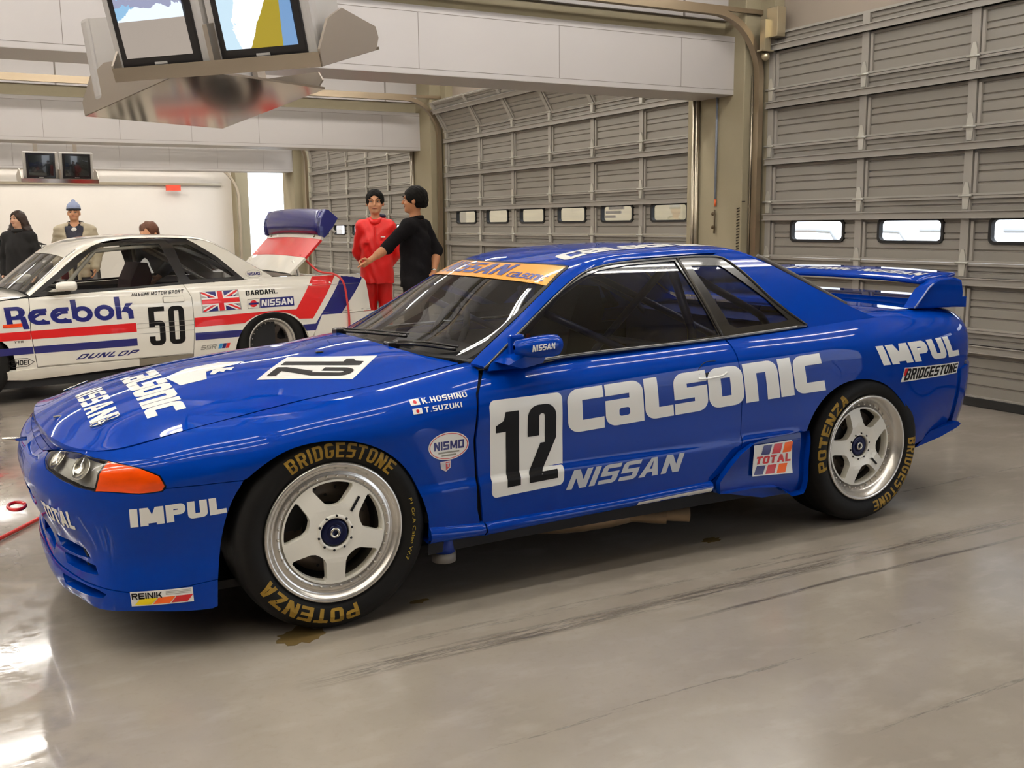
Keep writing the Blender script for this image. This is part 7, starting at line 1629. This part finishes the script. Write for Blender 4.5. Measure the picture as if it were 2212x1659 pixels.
# ================================================================ MONITORS
M_CRT = mat('silver_grey_plastic', srgb(176, 172, 168), .45); M_CRTD = mat('black_bezel', (.008, .007, .008, 1), .3, coat=.4); M_CRADLE = mat('brushed_cradle_steel', srgb(170, 160, 148), .34, metal=.65)
M_OFF = mat('dark_tube_glass', (.012, .014, .014, 1), .12, coat=1.)
def screen_mat(kind):
    """live camera picture: rough colour areas of a track view"""
    m = bpy.data.materials.new('screen_picture_' + kind); m.use_nodes = True; nt = m.node_tree; N = nt.nodes; L = nt.links; b = N['Principled BSDF']; b.inputs['Base Color'].default_value = (.01, .01, .01, 1); b.inputs['Roughness'].default_value = .15
    tc = N.new('ShaderNodeTexCoord'); mp = N.new('ShaderNodeMapping'); L.new(tc.outputs['Generated'], mp.inputs[0]); sp = N.new('ShaderNodeSeparateXYZ'); L.new(mp.outputs[0], sp.inputs[0])
    n = N.new('ShaderNodeTexNoise'); n.inputs['Scale'].default_value = 4; n.inputs['Detail'].default_value = 6; L.new(mp.outputs[0], n.inputs['Vector'])
    def ma(op, a, c):
        x = N.new('ShaderNodeMath'); x.operation = op
        for i, q in enumerate((a, c)):
            if isinstance(q, (int, float)): x.inputs[i].default_value = q
            else: L.new(q, x.inputs[i])
        return x.outputs[0]
    def mix(f, a, c):
        x = N.new('ShaderNodeMix'); x.data_type = 'RGBA'
        for i, q in ((0, f), (6, a), (7, c)):
            if isinstance(q, (tuple, float, int)): x.inputs[i].default_value = q
            else: L.new(q, x.inputs[i])
        return x.outputs[2]
    X, Z = sp.outputs[0], sp.outputs[2]; nz = ma('MULTIPLY', ma('SUBTRACT', n.outputs[0], .5), .35)
    if kind == 'upper':
        sky = mix(ma('GREATER_THAN', ma('ADD', ma('SUBTRACT', Z, ma('MULTIPLY', X, .55)), nz), .45), (.9, 1.0, 1.1, 1), (.30, .55, .80, 1)); hill = ma('MULTIPLY', ma('GREATER_THAN', ma('ADD', Z, nz), .62), ma('LESS_THAN', ma('ADD', ma('ADD', Z, ma('MULTIPLY', X, -.25)), nz), .72))
        sky = mix(hill, sky, (.34, .36, .52, 1)); col = mix(ma('GREATER_THAN', Z, .45), (.40, .34, .29, 1), sky)
    else:
        d = ma('ADD', ma('SUBTRACT', X, ma('MULTIPLY', Z, .55)), ma('MULTIPLY', nz, .25)); g = mix(ma('GREATER_THAN', ma('SUBTRACT', X, ma('MULTIPLY', Z, .10)), .80), (.40, .30, .02, 1), (.18, .34, .60, 1)); col = mix(ma('GREATER_THAN', d, .36), mix(ma('LESS_THAN', ma('ADD', X, nz), .22), (1.1, 1.15, 1.2, 1), (.62, .82, .95, 1)), g)
    L.new(col, b.inputs['Emission Color']); b.inputs['Emission Strength'].default_value = 1.0
    return m
def crt(loc, rz, tilt, screen, label, group=None, w=.50, h=.43):
    t = empty('television_monitor', loc, 0, label, 'monitor', group); t.rotation_euler = (tilt, 0, rz)
    m = MB(); m.box(-w / 2, w / 2, -.02, .05, -h / 2, h / 2, bev=.02); V = [(x * .5 * q, y, z * .5 * r) for q, r, y in ((w - .02, h - .02, .05), (w * .62, h * .62, .38)) for x, z in ((-1, -1), (1, -1), (1, 1), (-1, 1))]
    m.add(V, [(0, 1, 5, 4), (1, 2, 6, 5), (2, 3, 7, 6), (3, 0, 4, 7), (4, 5, 6, 7)]); m.build('casing', M_CRT, t)
    bz = MB(); a, c = w / 2 - .045, h / 2 - .022; bz.box(-a, a, -.032, -.015, -c + .02, c, bev=.006); bz.build('bezel', M_CRTD, t)
    n = 9; us = np.linspace(-1, 1, n); sw, shh = a - .035, (c * 2 - .02) / 2 - .038; V = [(u * sw, -.034 - .006 * (1 - (u * u + v_ * v_) / 2), .012 + v_ * shh) for v_ in us for u in us]
    mesh('screen', V, [(j * n + i, j * n + i + 1, (j + 1) * n + i + 1, (j + 1) * n + i) for j in range(n - 1) for i in range(n - 1)], screen, t, True)
    MB().box(-.035, .035, -.035, -.03, -c + .027, -c + .037).build('maker_plate', M_CRT, t)
    MB().box(-.05, .05, -.026, -.018, -h / 2 + .004, -h / 2 + .024, bev=.003).build('control_flap', M_CRTD, t)
    return t
def cradle(loc, rz, tilt, label, L=1.15, depth=.42, side=True):
    t = empty('monitor_cradle', loc, 0, label, 'bracket'); t.rotation_euler = (tilt, 0, rz)
    MB().box(-L / 2, L / 2, -.10, depth, -.012, 0).box(-L / 2, L / 2, -.11, -.098, -.012, .05).build('tray', mat('polished_tray', srgb(200, 190, 178), .10, metal=1.), t)
    for s in (-1, 1):
        m = MB(); q = [(-.105, -.01), (depth * .9, -.01), (depth, .04), (depth * .97, .09), (.13, .20), (.0, .17), (-.105, .06)] if s > 0 or side else [(-.10, -.01), (.02, -.01), (.02, .22), (-.10, .20)]
        m.prism(q, s * L / 2 - .006, s * L / 2 + .006, 'x'); m.build('cheek', M_CRADLE, t)
        for y, z in ((.06, .145), (.10, .09)): MB().lathe([(0, -.006), (.012, -.006), (.014, 0)], 10, Matrix.Translation((s * (L / 2 + .006), y, z)) @ Matrix.Rotation(-s * PI / 2, 4, 'Z')).build('cheek_bolt', M_CHROME, t)
    m = MB(); m.box(-.012, .012, -.10, .04, 0, .20); m.build('divider', M_CRADLE, t)
    m = MB()
    for x in (-.30, .30): m.box(x - .03, x + .03, depth * .55, depth * .55 + .04, 0, ZC - loc[2] - .02)
    m.build('hanger', M_CRADLE, t)
    return t
def seat_on(loc, rz, tilt, off): return Vector(loc) + Matrix.Rotation(rz, 3, 'Z') @ (Matrix.Rotation(tilt, 3, 'X') @ Vector(off))
NEAR = ((.07, .60, 2.12), math.radians(-50.5), math.radians(16))
cradle(*NEAR, 'steel cradle holding the two lit monitors under the ceiling', 1.10)
crt(seat_on(*NEAR, (-.305, -.03, .245)), NEAR[1], NEAR[2], screen_mat('upper'), 'lit television monitor with a pale track picture, left of the near pair', w=.53, h=.49)
crt(seat_on(*NEAR, (.245, -.03, .245)), NEAR[1], NEAR[2], screen_mat('lower'), 'lit television monitor with yellow grass in its picture, right of the near pair', w=.53, h=.49)
BACK = ((.05, 1.86, 2.03), math.radians(-152.3), math.radians(11))
cradle(*BACK, 'steel cradle seen from underneath, reflecting red, behind the lit monitors', .92, .75)
for x in (-.24, .24): crt(seat_on(*BACK, (x, .02, .245)), BACK[1], BACK[2], M_OFF, 'monitor turned away behind the lit pair, only its dark back showing', 'monitors facing away', w=.46, h=.42)
FAR = ((.62, 14.2, 2.16), math.radians(4), math.radians(5))
cradle(*FAR, 'steel cradle with two dark monitors hanging far back on the left', 1.16, .42)
crt(seat_on(*FAR, (-.27, .02, .245)), FAR[1], FAR[2], M_OFF, 'switched-off monitor, left one of the far pair', w=.52, h=.46); crt(seat_on(*FAR, (.27, .02, .245)), FAR[1], FAR[2], M_OFF, 'switched-off monitor, right one of the far pair', w=.52, h=.46)

# ================================================================ BLACK CAR BEHIND
BC = empty('race_car', (-1.95, 14.3, 0), math.radians(0), 'black racing car with white lettering on its roof side, behind the woman', 'car')
M_BP = mat('black_car_paint', (.012, .012, .014, 1), .3, coat=1.)
def slab(name, P, y0, y1, m, bev=.03):
    mb = MB().prism(P, y0, y1, 'y'); bmesh.ops.bevel(mb.b, geom=mb.b.edges[:], offset=bev, segments=3, affect='EDGES', profile=.6) if bev else None
    return mb.build(name, m, BC)
slab('body', [(-2.2, .22), (3.05, .22), (3.12, .45), (3.10, .78), (2.95, .92), (2.30, .95), (.2, .90), (-1.2, .84), (-2.1, .66), (-2.25, .5)], 0, 1.68, M_BP)
slab('cabin', [(-.35, .90), (.55, 1.20), (1.15, 1.29), (1.75, 1.30), (2.1, 1.25), (2.75, .95), (2.3, .93)], .14, 1.54, M_BP, .06)
for P in ([(.05, .94), (.60, 1.17), (1.15, 1.25), (1.42, 1.25), (1.50, .96)], [(1.58, .97), (1.52, 1.24), (1.72, 1.24), (1.90, 1.17), (1.98, 1.0)]): slab('side_window', P, .125, .16, M_OFF, 0)
slab('white_band', [(-2.1, .80), (3.0, .86), (3.0, .905), (-2.1, .85)], -.006, .03, M_WHITE, 0); slab('grey_band', [(-2.1, .50), (3.05, .50), (3.05, .70), (-2.1, .70)], -.005, .03, mat('mid_grey_vinyl', srgb(120, 118, 120), .4), 0)
g, tw = text2d('ST5', {'': .9, 'T': .85}, .28, .22, .25, .10, .1); Q = quad_map([(2.03, 1.16), (2.33, 1.14), (2.31, 1.02), (2.01, 1.03)]); v, F = flat_tri(g, lambda x, y: Q(x / tw, y), 1, 1); mesh('roof_side_lettering', [(x, .132, z) for x, z in v], F, M_WHITE, BC)
g, tw = text2d('PRO', {'': .9}, .24, .22, .25, .10, .1); Q = quad_map([(2.40, 1.06), (2.58, 1.04), (2.57, 1.0), (2.39, 1.02)]); v, F = flat_tri(g, lambda x, y: Q(x / tw, y), 1, 1); mesh('roof_side_lettering', [(x, .132, z) for x, z in v], F, M_WHITE, BC)
slab('rear_wing', [(2.72, 1.06), (3.10, 1.08), (3.10, 1.10), (2.72, 1.085)], .1, 1.58, M_BP, .005); slab('wing_post', [(2.85, .90), (2.98, .90), (2.98, 1.07), (2.85, 1.07)], .2, .24, M_BP, 0); slab('wing_post', [(2.85, .90), (2.98, .90), (2.98, 1.07), (2.85, 1.07)], 1.44, 1.48, M_BP, 0)
for x in (-1.35, 1.95):
    for y in (-.004, 1.44): MB().lathe([(0, .02), (.20, .02), (.22, 0), (.31, 0), (.325, .02), (.325, .22), (.2, .24)], 40, Matrix.Translation((x, y, .325))).build('wheel', M_TYRE, BC)
# red air line on the floor at the far left
def lay(pts, r, name, m, lab, cat): o = MB().tube(smooth_line(pts, 6), r, 8).build(name, m); return tag(o, lab, cat)
lay([(-3.0, -.2, .012), (-1.9, .25, .012), (-1.28, .62, .012), (-.85, 1.15, .012), (-.3, 1.9, .012), (.4, 2.5, .012)], .010, 'air_hose', mat('red_floor_hose', srgb(206, 44, 36), .4), 'red air hose lying on the floor past the nose of the blue car', 'hose')
